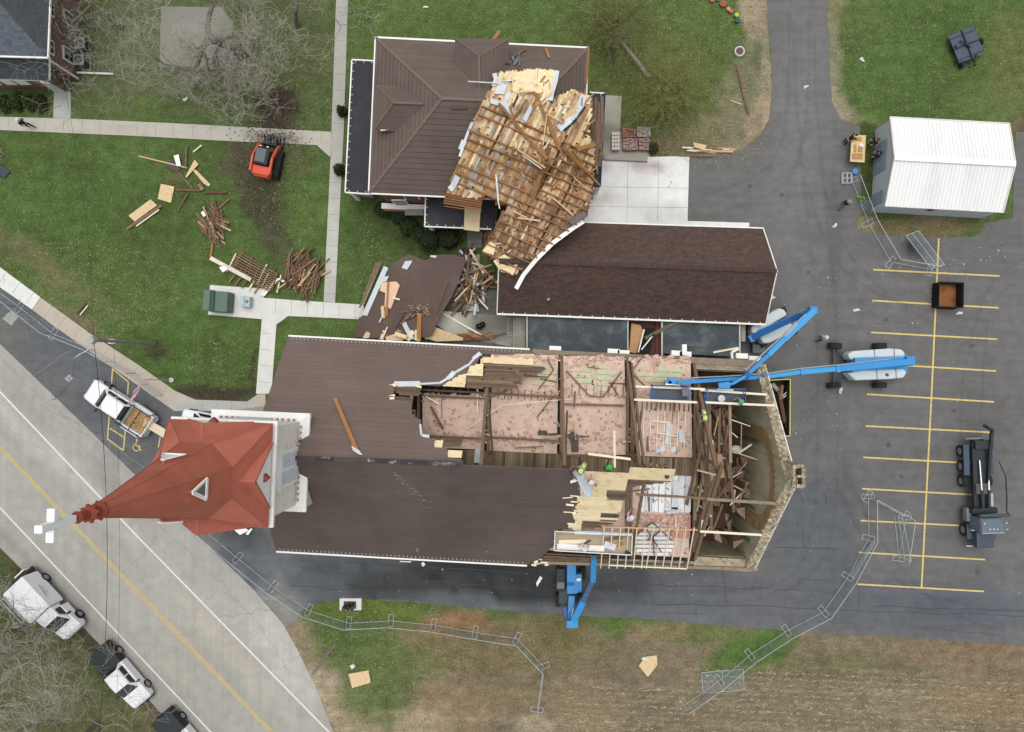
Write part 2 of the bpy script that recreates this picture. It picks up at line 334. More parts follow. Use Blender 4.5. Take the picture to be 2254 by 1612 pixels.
# --- road
RM = gmat('road_surface', .08, .09, .08, st=(1.6, .06, 1), rot=math.radians(-46), streak=.08, bump=.1, fsc=20, rough=.9)
roadp = [(-400, 350), (-120, 640), (0, 757), (200, 950), (420, 1165), (560, 1300), (622, 1372), (655, 1430), (695, 1510), (745, 1640), (900, 1900), (640, 1900), (405, 1620), (350, 1565), (240, 1440), (150, 1345), (60, 1265), (0, 1205), (-80, 1125), (-400, 800)]
rp_ = [(150, 1000, 900, 14, 46, '#a9a8a4', .5, .6), (340, 1100, 900, 12, 46, '#aaa9a5', .4, .6), (180, 880, 260, 26, 44, '#9b9c9a', .7, .5), (560, 1280, 260, 22, 46, '#a5a49f', .6, .5), (230, 1030, 60, 60, 0, '#8f8d88', .6, .6), (280, 1110, 60, 30, 40, '#8d8b86', .5, .6),
       (60, 1240, 300, 14, 45, '#8d8a84', .6, .5), (620, 1440, 40, 120, -30, '#c0bcb2', .6, .5), (250, 1420, 120, 16, 46, '#9a968e', .5, .5), (400, 1300, 500, 20, 46, '#bdb7ac', .5, .6), (60, 950, 200, 30, 46, '#bfb9ad', .5, .6)]
road = grid_sheet('road', roadp, .026, RM, '#a5a39b', rp_ + [(420, 1330, 160, 30, 46, '#a09d97', .6, .6), (180, 1130, 120, 40, 46, '#9a9892', .6, .6), (500, 1430, 200, 24, 46, '#b3ada1', .7, .6), (60, 900, 120, 20, 46, '#98968f', .6, .6), (620, 1520, 160, 16, 48, '#9f9c95', .6, .5), (330, 1420, 220, 12, 47, '#b0aa9e', .6, .6), (120, 1060, 300, 10, 46, '#9d9a93', .6, .6), (560, 1560, 200, 10, 47, '#9d9a93', .6, .6)], sp=.9)
grid_sheet('road', [(-400, 350), (-2400, -1730), (-2400, -1330), (-400, 800)], .026, RM, '#a9a59c', sp=30)
grid_sheet('road', [(900, 1900), (2700, 3780), (2440, 3780), (640, 1900)], .026, RM, '#a9a59c', sp=30)
# --- concrete
CM = gmat('concrete', .05, .07, .06, bump=.1, fsc=20, rough=.9)
def walk(name, poly, col, z=.07, patches=(), sp=.9): return grid_sheet(name, poly, z, CM, col, patches, sp=sp, th=z+.02)
SW = '#b9b5aa'
walk('sidewalk', [(-120, 500), (0, 588), (90, 655), (72, 682), (0, 632), (-120, 545)], '#e0e1dd')
walk('sidewalk', [(91, 656), (200, 735), (300, 800), (385, 860), (430, 880), (545, 884), (568, 868), (585, 868), (585, 905), (400, 905), (385, 905), (190, 768), (120, 718), (73, 683)], '#bbb1a2', patches=[(480, 895, 100, 20, 0, '#aeb0ae', .9, .4)])
walk('sidewalk', [(-120, 255), (0, 258), (155, 262), (400, 273), (729, 291), (729, 348), (697, 320), (500, 311), (300, 300), (0, 287), (-120, 282)], '#beb9ad', patches=[(600, 303, 60, 18, 0, '#6b6259', .7, .5), (300, 285, 60, 10, 0, '#aaa698', .6, .5)])
walk('sidewalk', [(743, -80), (769, -80), (757, 290), (738, 667), (713, 664), (728, 349), (730, 290)], '#b7b5ad', patches=[(745, 150, 30, 200, 0, '#aeaca3', .7, .6), (727, 560, 20, 100, 0, '#c4c3bd', .7, .5)])
walk('sidewalk', [(120, 200), (156, 203), (157, 262), (118, 260)], '#b3b4b0', z=.06)
walk('sidewalk', [(463, 628), (583, 636), (581, 656), (660, 662), (800, 671), (808, 704), (700, 699), (635, 696), (609, 715), (598, 867), (564, 867), (577, 703), (459, 693)], '#dbdad4', z=.075)
walk('sidewalk', [(960, 684), (1090, 694), (1160, 698), (1160, 770), (1000, 740), (955, 712)], '#b4b3a6', patches=[(1100, 715, 60, 30, 0, '#77756b', .9, .4), (1010, 690, 40, 12, 0, '#c6c8c0', .8, .4)])
walk('sidewalk', [(1020, 560), (1056, 560), (1052, 690), (1018, 688)], '#a9aaa4', z=.06)
walk('concrete_pad', [(1322, 355), (1400, 347), (1517, 344), (1513, 487), (1649, 491), (1648, 504), (1240, 504), (1240, 420)], '#e9eae7', z=.06, patches=[(1385, 362, 70, 9, 0, '#8a6a63', .8, .4), (1340, 430, 20, 16, 0, '#a6948e', .6, .4), (1460, 470, 60, 20, 0, '#c4c4c0', .6, .5), (1380, 400, 60, 60, 0, '#cfd0cd', .6, .5)])
walk('concrete_pad', [(1326, 210), (1368, 212), (1365, 290), (1430, 296), (1430, 352), (1322, 352)], '#a9a79a', z=.05, patches=[(1340, 300, 30, 30, 0, '#7f7d72', .8, .5)])
walk('concrete_pad', [(355, 15), (490, 17), (512, 50), (509, 150), (460, 154), (352, 148)], '#8d8b80', z=.05, patches=[(430, 60, 60, 40, 0, '#9a988f', .7, .5), (380, 130, 60, 16, 0, '#a29d8c', .7, .5)])
walk('concrete_pad', [(748, 1317), (796, 1317), (796, 1343), (748, 1343)], '#dddedd', z=.08)
walk('concrete_pad', [(182, 92), (200, 92), (200, 158), (182, 158)], '#a09c8c', z=.05)
# --- painted markings, cracks, joints
def strip(mb, pts, wpx, z):
    for (x0, y0), (x1, y1) in zip(pts, pts[1:]):
        a = P(x0, y0); b = P(x1, y1); d = (b-a).normalized()*1; e = V(-d.y, d.x, 0)*(wpx/S/2)
        mb.add([(a+e)+V(0, 0, z), (a-e)+V(0, 0, z), (b-e)+V(0, 0, z), (b+e)+V(0, 0, z)], [(0, 1, 2, 3)])
yel = mat('yellow_paint', '#d9c178', var=.16, scale=5, col2='#a99a68', thr=.62, scale2=3)
wht = mat('white_paint', '#dedcd6', var=.1, scale=5, col2='#b8b4aa', thr=.66, scale2=3)
mb = MB()
for k, (x0, y0, x1, y1) in enumerate([(1922, 594, 2200, 608), (1920, 662, 2198, 678), (1917, 732, 2195, 747), (1913, 800, 2192, 817), (1908, 868, 2188, 885), (1905, 938, 2180, 952), (1900, 1007, 2178, 1022), (1897, 1076, 2175, 1091), (1894, 1146, 2172, 1160), (1890, 1216, 2168, 1232), (1887, 1286, 2165, 1302)]):
    strip(mb, [(x0, y0), (x1, y1)], 3.4, .026+.0004*k)
struct(mb.build('parking_lines', yel))
mb = MB(); strip(mb, [(2066, 525), (2050, 870), (2028, 1294)], 3.6, .034); struct(mb.build('parking_lines', yel))
mb = MB()
for k, l in enumerate([[(248, 812), (283, 841)], [(283, 841), (281, 870)], [(248, 812), (246, 845)], [(241, 915), (237, 966)], [(237, 966), (272, 992)], [(272, 992), (277, 940)], [(242, 943), (274, 963)], [(353, 962), (349, 985)]]): strip(mb, l, 2.6, .028+.0012*k)
struct(mb.build('stall_box_lines', yel))
mb = MB(); c0 = P(301, 985)
for i in range(20):
    if i in (2, 3, 4): continue
    a, b = [c0+V(math.cos(t), math.sin(t), 0)*.30 for t in (i*.314, i*.314+.34)]; a.z = b.z = .034; mb.bar(a, b, .08, .002)
for l in [((301, 972), (299, 982)), ((299, 981), (307, 982)), ((305, 983), (309, 991)), ((309, 991), (313, 990))]:
    a, b = P(*l[0]), P(*l[1]); a.z = b.z = .037; mb.bar(a, b, .08, .002)
mb.lathe(P(302, 969)+V(0, 0, .034), [(.1, 0), (.1, .003)], 8)
struct(mb.build('wheelchair_symbol', yel))
mb = MB(); strip(mb, [(-2300, -1530), (-110, 752), (0, 862), (300, 1178), (725, 1612), (900, 1790), (2800, 3760)], 3.6, .034); strip(mb, [(-2300, -1230), (-110, 1005), (0, 1117), (465, 1612), (600, 1755), (2500, 3730)], 3.4, .034)
struct(mb.build('road_edge_lines', wht))
mb = MB(); strip(mb, [(-110, 874), (0, 989), (595, 1612), (700, 1722)], 2.6, .034); strip(mb, [(-110, 867), (0, 982), (602, 1612), (707, 1722)], 2.6, .034)
struct(mb.build('road_centre_lines', mat('road_yellow', '#cdb468', var=.2, scale=4, col2='#b8a878', thr=.6, scale2=2)))
crk = mat('crack_sealant', '#4a4a49', var=.2)
crk2 = mat('hairline_crack', '#928d84', var=.25, scale=4)
def wander(x0, y0, x1, y1, n=10, a=5):
    L = []
    for i in range(n+1):
        t = i/n; L.append((x0+(x1-x0)*t+random.uniform(-a, a)*(0 < i < n), y0+(y1-y0)*t+random.uniform(-a, a)*(0 < i < n)))
    return L
mb = MB()
cr = [(1325, 1282, 1490, 1290, 3), (1490, 1290, 1770, 1300, 3), (1590, 1260, 1600, 1330, 2), (1435, 1330, 1700, 1335, 2), (1700, 1335, 2254, 1358, 3), (1790, 1300, 1845, 1305, 2), (1800, 1368, 1900, 1376, 2), (1700, 1205, 1845, 1208, 1), (1765, 1160, 1770, 1208, 2), (1815, 1085, 1818, 1110, 2), (1755, 1275, 1820, 1278, 1), (1890, 1282, 1890, 1330, 1), (2020, 1340, 2060, 1345, 1),
      (170, 770, 150, 850, 5), (150, 850, 115, 880, 4), (900, 1275, 1170, 1300, 3), (660, 1250, 1000, 1290, 3), (1440, 1350, 1560, 1352, 1), (1530, 1330, 1534, 1360, 1), (640, 1290, 900, 1310, 3), (760, 1238, 1160, 1262, 2), (1755, 1075, 1768, 1110, 2), (1925, 1335, 2254, 1345, 2), (2000, 1380, 2200, 1398, 2)]
for x0, y0, x1, y1, a in cr: strip(mb, wander(x0, y0, x1, y1, 9, a), random.uniform(.9, 1.8), .028)
struct(mb.build('asphalt_cracks', crk))
mb = MB()
for x0, y0, x1, y1, a in [(20, 895, 45, 845, 3), (45, 845, 160, 770, 3), (50, 905, 80, 870, 3), (130, 1065, 250, 940, 5), (250, 940, 290, 990, 4), (0, 780, 60, 850, 5), (60, 850, 200, 960, 6), (110, 890, 330, 1040, 5), (90, 890, 260, 1010, 6), (270, 1262, 330, 1205, 3), (330, 1205, 345, 1175, 3), (430, 1345, 480, 1300, 3), (430, 1345, 425, 1400, 3), (310, 1460, 350, 1410, 3), (620, 1470, 690, 1425, 3), (60, 860, 400, 1200, 8), (400, 1200, 560, 1360, 6), (230, 950, 260, 1040, 6), (560, 1360, 640, 1480, 5), (0, 1160, 120, 1290, 4), (480, 1360, 640, 1330, 5), (360, 1110, 470, 1220, 6), (0, 930, 110, 1000, 5)]:
    strip(mb, wander(x0, y0, x1, y1, 9, a), random.uniform(.6, 1.2), .031)
struct(mb.build('road_cracks', crk2))
jnt = mat('joint_dirt', '#8f8b80', var=.2)
mb = MB()
def joints(ax, ay, bx, by, n, dx, dy, z):
    for i in range(n):
        t = (i+.5)/n; x = ax+(bx-ax)*t; y = ay+(by-ay)*t; strip(mb, [(x, y), (x+dx, y+dy)], .8, z)
joints(0, 259, 728, 291, 18, -1, 27, .0735); joints(744, 0, 731, 290, 8, 25, 1, .0735); joints(729, 350, 715, 664, 9, 24, 1, .0735)
joints(0, 590, 90, 656, 3, -15, 22, .0735); joints(100, 663, 385, 862, 9, -17, 24, .0735); joints(430, 882, 560, 886, 4, -1, 22, .0735)
joints(600, 718, 592, 860, 4, -22, -2, .0785); joints(590, 658, 800, 672, 6, -1, 30, .0785)
for l in [((1382, 350), (1380, 490)), ((1450, 346), (1447, 490)), ((1330, 412), (1514, 415)), ((1300, 455), (1514, 458))]: strip(mb, l, .8, .0635)
struct(mb.build('pavement_joints', jnt))
# repair patches in the parking strip, oil stains
mb = MB(); 
for c, r in (((24, 700), 17), ((152, 833), 9), ((128, 908), 8)):
    pts = [P(c[0]+r*a, c[1]+r*b) for a, b in ((-1.1, .1), (.1, -1), (1, -.1), (.1, 1))]
    mb.add([(p.x, p.y, .0275) for p in pts], [(3, 2, 1, 0)])
struct(mb.build('asphalt_patches', mat('patch_grey', '#9fa09c', var=.2, scale=3)))
# --- straw and wood chips blown over everything
def litter(name, n, zones, mcol, ln, label, isl=.3, z=.03, var=.12, wid=.038):
    mb = MB(); tot = sum(zz[4] for zz in zones)
    for zx, zy, rx, ry, wt in zones:
        for _ in range(int(n*wt/tot)):
            a = random.uniform(0, 6.283); r = math.sqrt(random.random()); p = P(zx+rx*r*math.cos(a), zy+ry*r*math.sin(a))
            t = random.uniform(0, 3.14); l = random.choice([.35, .5, .5, .7, 1])*random.uniform(.6, 1.1)*ln; d = V(math.cos(t), math.sin(t), 0)*l/2; e = V(-d.y, d.x, 0).normalized()*wid*random.uniform(.5, 1)/2
            zz = z+random.uniform(0, .05); h = V(0, 0, zz)
            mb.add([p-d-e+h, p+d-e*.6+h+V(0, 0, .02), p+d+e*.6+h+V(0, 0, .02), p-d+e+h], [(0, 1, 2, 3)])
    o = mb.build(name, mat(mcol[0]+'_litter', mcol[0], var=.2, islcol=mcol)); return tag(o, label, 'litter', kind='stuff')
litter('straw_litter', 8000, [(170, 640, 230, 110, 2.2), (60, 480, 250, 150, .4), (330, 450, 330, 150, .35), (1480, 200, 250, 190, 2.2), (1250, 60, 450, 90, 1.6), (2060, 130, 240, 130, 1.0), (850, 1430, 190, 110, 2.0), (1300, 1500, 400, 120, 1.8), (1950, 1520, 400, 110, 1.8), (500, 800, 110, 60, .4), (660, 200, 90, 160, .5), (800, 580, 60, 100, .4), (1560, 310, 130, 50, 1.5), (640, 420, 90, 120, .4)],
       ['#a09a76', '#8d8764', '#b8b192', '#787452'], .32, 'pale dry straw and splinters scattered over the grass and the field')
mb = MB()
for row in range(15):
    y0 = 1472 + row*12 + row*.4
    for i in range(330):
        x = random.uniform(1230 if row > 3 else 1500, 2300); y = y0+(x-1500)*.045+random.gauss(0, 1.6)
        if random.random() < .5*math.sin(x*.02+row*2)**2: continue
        p = P(x, y); t = random.gauss(-.05, .5); l = random.uniform(.12, .5); d = V(math.cos(t), math.sin(t), 0)*l/2; e = V(-d.y, d.x, 0).normalized()*.022
        h = V(0, 0, random.uniform(.02, .07)); mb.add([p-d-e+h, p+d-e+h, p+d+e+h, p-d+e+h], [(0, 1, 2, 3)])
tag(mb.build('corn_stubble', mat('stubble', '#a89c7f', islcol=['#9c8f72', '#8b7f65', '#bfb498'])), 'rows of pale corn stubble lying across the brown field', 'stubble', kind='stuff')
mb = MB()
for _ in range(300):
    x, y = random.choice([(random.gauss(2120, 60), random.gauss(570, 25)), (random.gauss(1950, 60), random.gauss(650, 50)), (random.uniform(1700, 2250), random.uniform(350, 1380)), (random.gauss(1770, 50), random.gauss(900, 120)), (random.uniform(650, 1700), random.uniform(1250, 1340)), (random.uniform(1320, 1500), random.uniform(360, 480))])
    p = P(x, y, 0); r = random.uniform(.02, .055)*(1 if random.random() < .93 else 2.2); mb.box((p.x, p.y, .035+r/2), (r*random.uniform(1, 2), r, r), random.uniform(0, 3))
tag(mb.build('debris_crumbs', mat('crumbs', '#cfd0cc', var=.15, islcol=['#d8d9d6', '#b5b3aa', '#c8c9c8'])), 'small pale crumbs of debris littering the asphalt', 'debris', kind='stuff')
# clods of mud thrown across the walk
mb = MB()
for _ in range(800):
    x, y = random.choice([(random.gauss(600, 38), random.gauss(300, 12)), (random.gauss(610, 30), random.gauss(245, 30)), (random.gauss(570, 50), random.gauss(375, 45))]); p = P(x, y, 0)
    r = random.uniform(.02, .07); mb.box((p.x, p.y, .08+r/2 if 268 < y < 318 else .02+r/3), (r*1.5, r, r), random.uniform(0, 3))
tag(mb.build('mud_clods', mat('mud', '#4a4139', var=.3)), 'dark clods of mud strewn round the loader and over the walk', 'mud', kind='stuff')

# faint tyre marks curving through the lot
tm = mat('tyre_mark', '#4f4f50', var=.3, scale=3, alpha=.06)
mb = MB()
def arc(pts, wd):
    q = []
    for i in range(len(pts)-2):
        a, b, c = pts[i:i+3]
        for k in range(8): t = k/8; q.append((((a[0]+b[0])/2)*(1-t)**2+2*b[0]*t*(1-t)+((b[0]+c[0])/2)*t*t, ((a[1]+b[1])/2)*(1-t)**2+2*b[1]*t*(1-t)+((b[1]+c[1])/2)*t*t))
    for (x0, y0), (x1, y1) in zip(q, q[1:]):
        a, b = P(x0, y0), P(x1, y1); d = (b-a); 
        if d.length < 1e-4: continue
        d.normalize(); e = V(-d.y, d.x, 0)*wd/2; h = V(0, 0, .0292+.00001*len(mb.v)/40); mb.add([a+e+h, a-e+h, b-e+h, b+e+h], [(0, 1, 2, 3)])
for off in (0, 44):
    arc([(1735+off, -60), (1738+off, 120), (1730+off, 300), (1690+off, 380+off), (1560, 430+off), (1500, 440+off)], .32); arc([(1745+off, -60), (1750+off, 200), (1770+off, 420), (1800+off, 700), (1800+off, 1100), (1770+off, 1260), (1650, 1310+off*.6), (1200, 1290+off*.6), (700, 1255+off*.6)], .34)
    arc([(1760+off*.8, 300), (1800+off*.8, 520), (1890+off, 640), (2100, 700+off), (2300, 720+off)], .3); arc([(1790+off*.7, 900), (1850+off*.7, 1100), (1960+off, 1290), (2150, 1340+off), (2320, 1350+off)], .3); arc([(2300, 560+off), (2180, 600+off), (2120+off, 800), (2110+off, 1000), (2150+off, 1250)], .28)
struct(mb.build('tyre_marks', tm))
mb = MB()
for x, y, r in ((2005, 545, 12), (2025, 552, 7), (1950, 705, 5), (2140, 762, 6), (1955, 980, 7), (2100, 905, 5), (2150, 1260, 6), (1780, 820, 8), (1720, 430, 6), (1650, 410, 5), (1000, 1300, 9), (1290, 1300, 12), (1250, 1335, 9), (2120, 1120, 10), (1985, 1050, 5), (1780, 600, 5)):
    n = 12; c = P(x, y); pts = [c+V(math.cos(t*6.283/n), math.sin(t*6.283/n)*.8, 0)*(r/S)*random.uniform(.6, 1.25) for t in range(n)]; mb.add([(p.x, p.y, .0302) for p in pts], [tuple(range(n))])
struct(mb.build('oil_stains', mat('oil_stain', '#3b3b3b', alpha=.25, var=.2)))
# ================= CHURCH =================
stone = mat('limestone', '#b5aa94', var=.2, scale=2.5, col2='#8b8069', thr=.55, scale2=1.5, bump=.4)
stonetop = mat('rubble_stone', '#bdb096', var=.3, scale=5, col2='#7d6f58', thr=.54, scale2=3, bump=.8, islcol=['#c3b79f', '#a4967b', '#cdc3ae', '#8d7f66'])
plaster = mat('old_plaster', '#bbb499', var=.14, scale=1.2, st=(1, 1, .25), col2='#9a9279', thr=.58, scale2=.8, soft=.15)
roofN = mat('brown_roofing', '#7a6962', var=.05, scale=.7, isl=.045, rough=.6, col2='#6e5e57', thr=.5, scale2=.2, soft=.14, st=(1, .4, 1))
ply = mat('plywood', '#f3deb4', var=.07, scale=3, col2='#d9bb88', thr=.6, scale2=2, isl=.08)
oldb = mat('weathered_boards', '#75614d', var=.18, scale=3, rnd=.15, islcol=['#5d4d3e', '#7e6a55', '#6b5746', '#8f7b64', '#4b3d31'])
brb = mat('brown_boards', '#80644d', var=.18, scale=3, rnd=.3, col2='#93785e', thr=.55, scale2=2)
pale = mat('new_lumber', '#f3e6c8', var=.06, scale=3, isl=.06)
mat('split_wood', '#c9ab85', var=.1)
beam = mat('old_timber', '#7a6551', var=.18, scale=4, isl=.15)
red_ = mat('rust_timber', '#75503f', var=.2, scale=3, rnd=.25)
membr = mat('underlayment', '#cfd6dc', var=.08, scale=3, isl=.1)
whitem = mat('white_trim', '#f8f6f1', var=.05, scale=2)
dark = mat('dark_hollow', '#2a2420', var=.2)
pink = mat('pink_insulation', '#dabfad', var=.11, scale=1.6, col2='#d0afa0', thr=.58, scale2=1.2, fine=.14, bump=.25, rough=1)
greeni = mat('green_insulation', '#bcc7a0', var=.12, scale=2, fine=.12, col2='#d8bda9', thr=.5, scale2=1.6)
whitep = mat('white_batten_panel', '#eef0f2', var=.06, scale=3, isl=.08, col2='#b9c0c6', thr=.62, scale2=2)
ZE, ZR = 7.0, 14.9
cNW, cNE, cSW, cSE = P(635, 741, ZE), P(1690, 797, ZE), P(608, 1213, ZE), P(1668, 1257, ZE)
rW = (cNW+cSW)/2; rW.z = ZR; rE = (cNE+cSE)/2; rE.z = ZR
PN = plane(cNW, cNE, (rW+rE)/2); PS = plane(cSW, cSE, (rW+rE)/2)
udir = (rE-rW).normalized()
church = thing('church', (cNW+cSE)/2*V(1, 1, 0) if False else V((cNW.x+cSE.x)/2, (cNW.y+cSE.y)/2, 0), 'long stone church beside the red steeple, its brown roof torn open at the eastern end', 'church')
ch = church
def onN(pts, off=0): return [RP(x, y, PN, off) for x, y in pts]
def onS(pts, off=0): return [RP(x, y, PS, off) for x, y in pts]
# walls: side walls stand 0.35 m inside the eaves
def inset(a, b, c, dd): return a + (b-a).normalized()*dd + (c-a).normalized()*dd
wNW, wNE, wSE, wSW = [V(p.x, p.y, 0) for p in (inset(cNW, cNE, cSW, .35), inset(cNE, cNW, cSE, .25), inset(cSE, cSW, cNE, .25), inset(cSW, cSE, cNW, .35))]
def wall(a, b, th, z0, z1, name, m, inner):     # wall with outer face on a-b, thickness towards inner
    d = (b-a).normalized(); e = V(-d.y, d.x, 0)
    if (inner-a).dot(e) < 0: e = -e
    mb = MB().prism([a, b, b+e*th, a+e*th], z0, z1); return mb.build(name, m, ch)
mid = V((wNW.x+wSE.x)/2, (wNW.y+wSE.y)/2, 0)
nw = wall(wNW, wNE, .55, 0, ZE-.25, 'side_wall', stone, mid)
sw = wall(wSW, wSE, .55, 0, ZE-.25, 'side_wall', stone, mid)
wall(wNW+V(.1, -.56, 0), wSW+V(.1, .56, 0), .5, 0, ZE-.3, 'front_wall', stone, mid)
# windows in the side walls
for a, b, sgn in ((wNW, wNE, 1), (wSW, wSE, -1)):
    d = (b-a).normalized()
    for i in range(7):
        c = a.lerp(b, (i+.7)/7.4)+V(0, sgn*.03, 0)
        fr = MB().box((c.x, c.y, 3.6), (1.3, .14, 3.4), math.atan2(d.y, d.x)).build('window', whitem, ch)
        MB().box((c.x, c.y+sgn*.05, 3.6), (1.05, .1, 3.1), math.atan2(d.y, d.x)).build('pane', mat('stained_glass', '#30363c', rough=.2, var=.2), fr)
# nave floor and front gable
lin_ = MB().prism([wSW+V(.5, .56, 0), wSE+V(-.6, .56, 0), wSE+V(-.6, .62, 0), wSW+V(.5, .62, 0)], .4, 6.3).build('wall_lining', plaster, ch); lin2 = MB().prism([wNW+V(.5, -.56, 0), wNE+V(-.6, -.56, 0), wNE+V(-.6, -.62, 0), wNW+V(.5, -.62, 0)], .4, 6.3).build('wall_lining', plaster, ch)
fl = MB().prism([wNW+V(.5, -.6, 0), wNE+V(-.5, -.6, 0), wSE+V(-.5, .6, 0), wSW+V(.5, .6, 0)], .1, .45).build('nave_floor', mat('nave_floor', '#7d6350', var=.25, scale=1, col2='#6a6d5e', thr=.6), ch)
gable_w = [cNW+V(.3, -.4, -.35), cSW+V(.3, .4, -.35), rW+V(.3, 0, -.35)]
MB().add([p for p in gable_w]+[p+V(.5, 0, 0) for p in gable_w], [(0, 1, 2), (5, 4, 3), (0, 3, 4, 1), (1, 4, 5, 2), (2, 5, 3, 0)]).build('front_gable', stone, ch)
# ---- rear gable wall, masonry 0.6 m thick, ragged top
gN = wNE+V(0, 0, 0); gS = wSE+V(0, 0, 0); gd = (gS-gN); gl = gd.length; gd.normalize(); ge = V(gd.y, -gd.x, 0)
if ge.x < 0: ge = -ge
rg = random.Random(3)
def gh(t):           # profile height along the wall
    b = ZE + (ZR-.1-ZE)*(1-abs(2*t-1))
    return b
N = 60; rings = []
for i in range(N+1):
    t = i/N; c = gN+gd*gl*t; h = gh(t)+rg.uniform(-.10, .12)
    rings.append([c-ge*.62+V(0, 0, 0), c+ge*.02, c+ge*(.02+rg.uniform(0, .03))+V(0, 0, h-.03), c-ge*(.62+rg.uniform(-.05, .08))+V(0, 0, h+.03)])
gw = MB().loft(rings).build('gable_wall', plaster, ch)
mb = MB()
for i in range(520):   # rubble core showing along the broken top
    t = rg.random(); r = rg.uniform(.07, .2); c = gN+gd*gl*t-ge*rg.uniform(.02, .6); z = gh(t)+rg.uniform(-.04, .05)
    mb.box((c.x, c.y, z), (r*rg.uniform(1, 1.8), r*rg.uniform(1, 2), r*.9), rg.uniform(0, 3))
mb.build('rubble_coping', stonetop, gw)
mb = MB()
for i in range(30):
    t0 = i/30; t1 = (i+1)/30; mb.bar(gN+gd*gl*t0+ge*.05+V(0, 0, gh(t0)-.05), gN+gd*gl*t1+ge*.05+V(0, 0, gh(t1)-.05), .07, .2)
mb.build('edge_flashing', whitem, gw)
# arched moulding and old stain band on its inner face
mb = MB(); cc = gN.lerp(gS, .54)-ge*.66; n = 22
for i in range(n):
    a0 = math.pi*(i/n); a1 = math.pi*((i+1)/n)
    for r, w_ in ((3.25, 1.0),):
        p = cc+gd*(-r*math.cos(a0))+V(0, 0, 9.0+r*math.sin(a0)); q = cc+gd*(-r*math.cos(a1))+V(0, 0, 9.0+r*math.sin(a1)); mb.bar(p, q, .10, w_, up=(p+q)/2-(cc+V(0, 0, 9.0)))
mb.bar(cc-gd*3.25+V(0, 0, 9), cc-gd*3.25+V(0, 0, 3), .1, 1.0, up=gd).bar(cc+gd*3.25+V(0, 0, 9), cc+gd*3.25+V(0, 0, 3), .1, 1.0, up=gd).build('arch_band', mat('arch_brown', '#a98a63', var=.22, scale=1.5, col2='#8f8257', thr=.5, scale2=1), gw)
for k in (-2.6, 2.4, 5): 
    c = cc+gd*k; MB().box((c.x, c.y, 5.2), (.12, .22, 7 if abs(k) < 3 else 5)).build('pilaster', mat('pilaster_grey', '#757162', var=.2), gw)
# chimney stub on the apex
ca = P(1757, 1052, 15.3); mb = MB()
for dx, dy, sx, sy in ((-.42, 0, .24, 2.0), (.42, 0, .26, 2.0), (0, .9, 1.0, .3), (0, -.9, 1.0, .3), (0, 0, .9, .2)):
    mb.box((ca.x+dx*.75, ca.y+dy*.72+.1, 14.2), (sx*.75, sy*.72, 2.4))
chm = mb.build('chimney', stonetop, ch)
mb = MB()
for _ in range(120):
    a = rg.random()*6.28; c = ca+V(.32*math.copysign(1, math.cos(a)) if abs(math.cos(a)) > .6 else rg.uniform(-.3, .3), .1+rg.uniform(-.68, .68), 0)
    if abs(c.x-ca.x) < .24 and .1 < abs(c.y-ca.y-.1) < .55: continue
    r = rg.uniform(.06, .13); mb.box((c.x, c.y, 15.4), (r*1.4, r*1.4, r), a)
mb.build('broken_bricks', stonetop, chm)
MB().box((ca.x, ca.y, 13.5), (.4, 1.1, .1)).build('flue', dark, chm)
# wall plates
mb = MB(); z = ZE-.12
def plate(x0, y0, x1, y1, w_, h_, zz=None, m=None): mb.bar(P(x0, y0, zz or z), P(x1, y1, zz or z), w_, h_)
plate(1172, 776, 1665, 801, .5, .25); MBp = mb.build('wall_plate', mat('sill_timber', '#8f7f6c', var=.25, scale=3), ch)
mb = MB(); plate(1190, 1238, 1668, 1253, .22, .22); mb.build('wall_plate', MATS['sill_timber'], ch)
mb = MB(); plate(1520, 797, 1672, 806, .6, .5, ZE-.4); plate(1525, 1236, 1655, 1244, .9, .5, ZE-.45); mb.build('wall_top_stone', mat('pale_masonry', '#b3a68c', var=.25, scale=2.5, col2='#8f8068', thr=.55, scale2=2), ch)
# ---- remaining roof: courses of brown metal shingles as real thin plates
def roofpart(name, polypx, pl, m, th=.10, off=0, courses=True):
    o = MB().slab([RP(x, y, pl, off) for x, y in polypx], th, pl[1]).build(name, m, ch)
    if courses:
        MB().hatch([RP(x, y, pl, off) for x, y in polypx], udir, .42, .40, .012, brk=3.2).build('shingle_courses', m, o)
    return o
hidN = (545, 1003)
nsl = [(635, 741), (1165, 771), (1176, 779), (1062, 779), (1056, 786), (1050, 799), (1034, 806), (1028, 822), (1010, 825), (985, 841), (968, 849), (935, 847), (906, 844), (880, 844), (868, 850), (866, 880), (905, 888), (908, 915), (926, 925), (932, 962), (954, 966), (956, 985), (984, 986), (986, 1008), (1016, 1011), (1018, 1018.5), hidN]
ro = roofpart('roof', nsl, PN, roofN)
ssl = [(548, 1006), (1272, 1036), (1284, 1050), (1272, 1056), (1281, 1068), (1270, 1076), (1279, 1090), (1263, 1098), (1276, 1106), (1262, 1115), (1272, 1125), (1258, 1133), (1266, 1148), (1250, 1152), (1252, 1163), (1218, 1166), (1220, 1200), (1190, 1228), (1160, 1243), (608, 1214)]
roS = roofpart('roof', ssl, PS, mat('brown_roofing_shaded', '#695c56', var=.07, scale=.7, isl=.05, rough=.65, col2='#5b4f4a', thr=.5, scale2=.16, soft=.14, st=(1, .35, 1)))  # darker copy of the roofing, the south slope's shade put into its colour
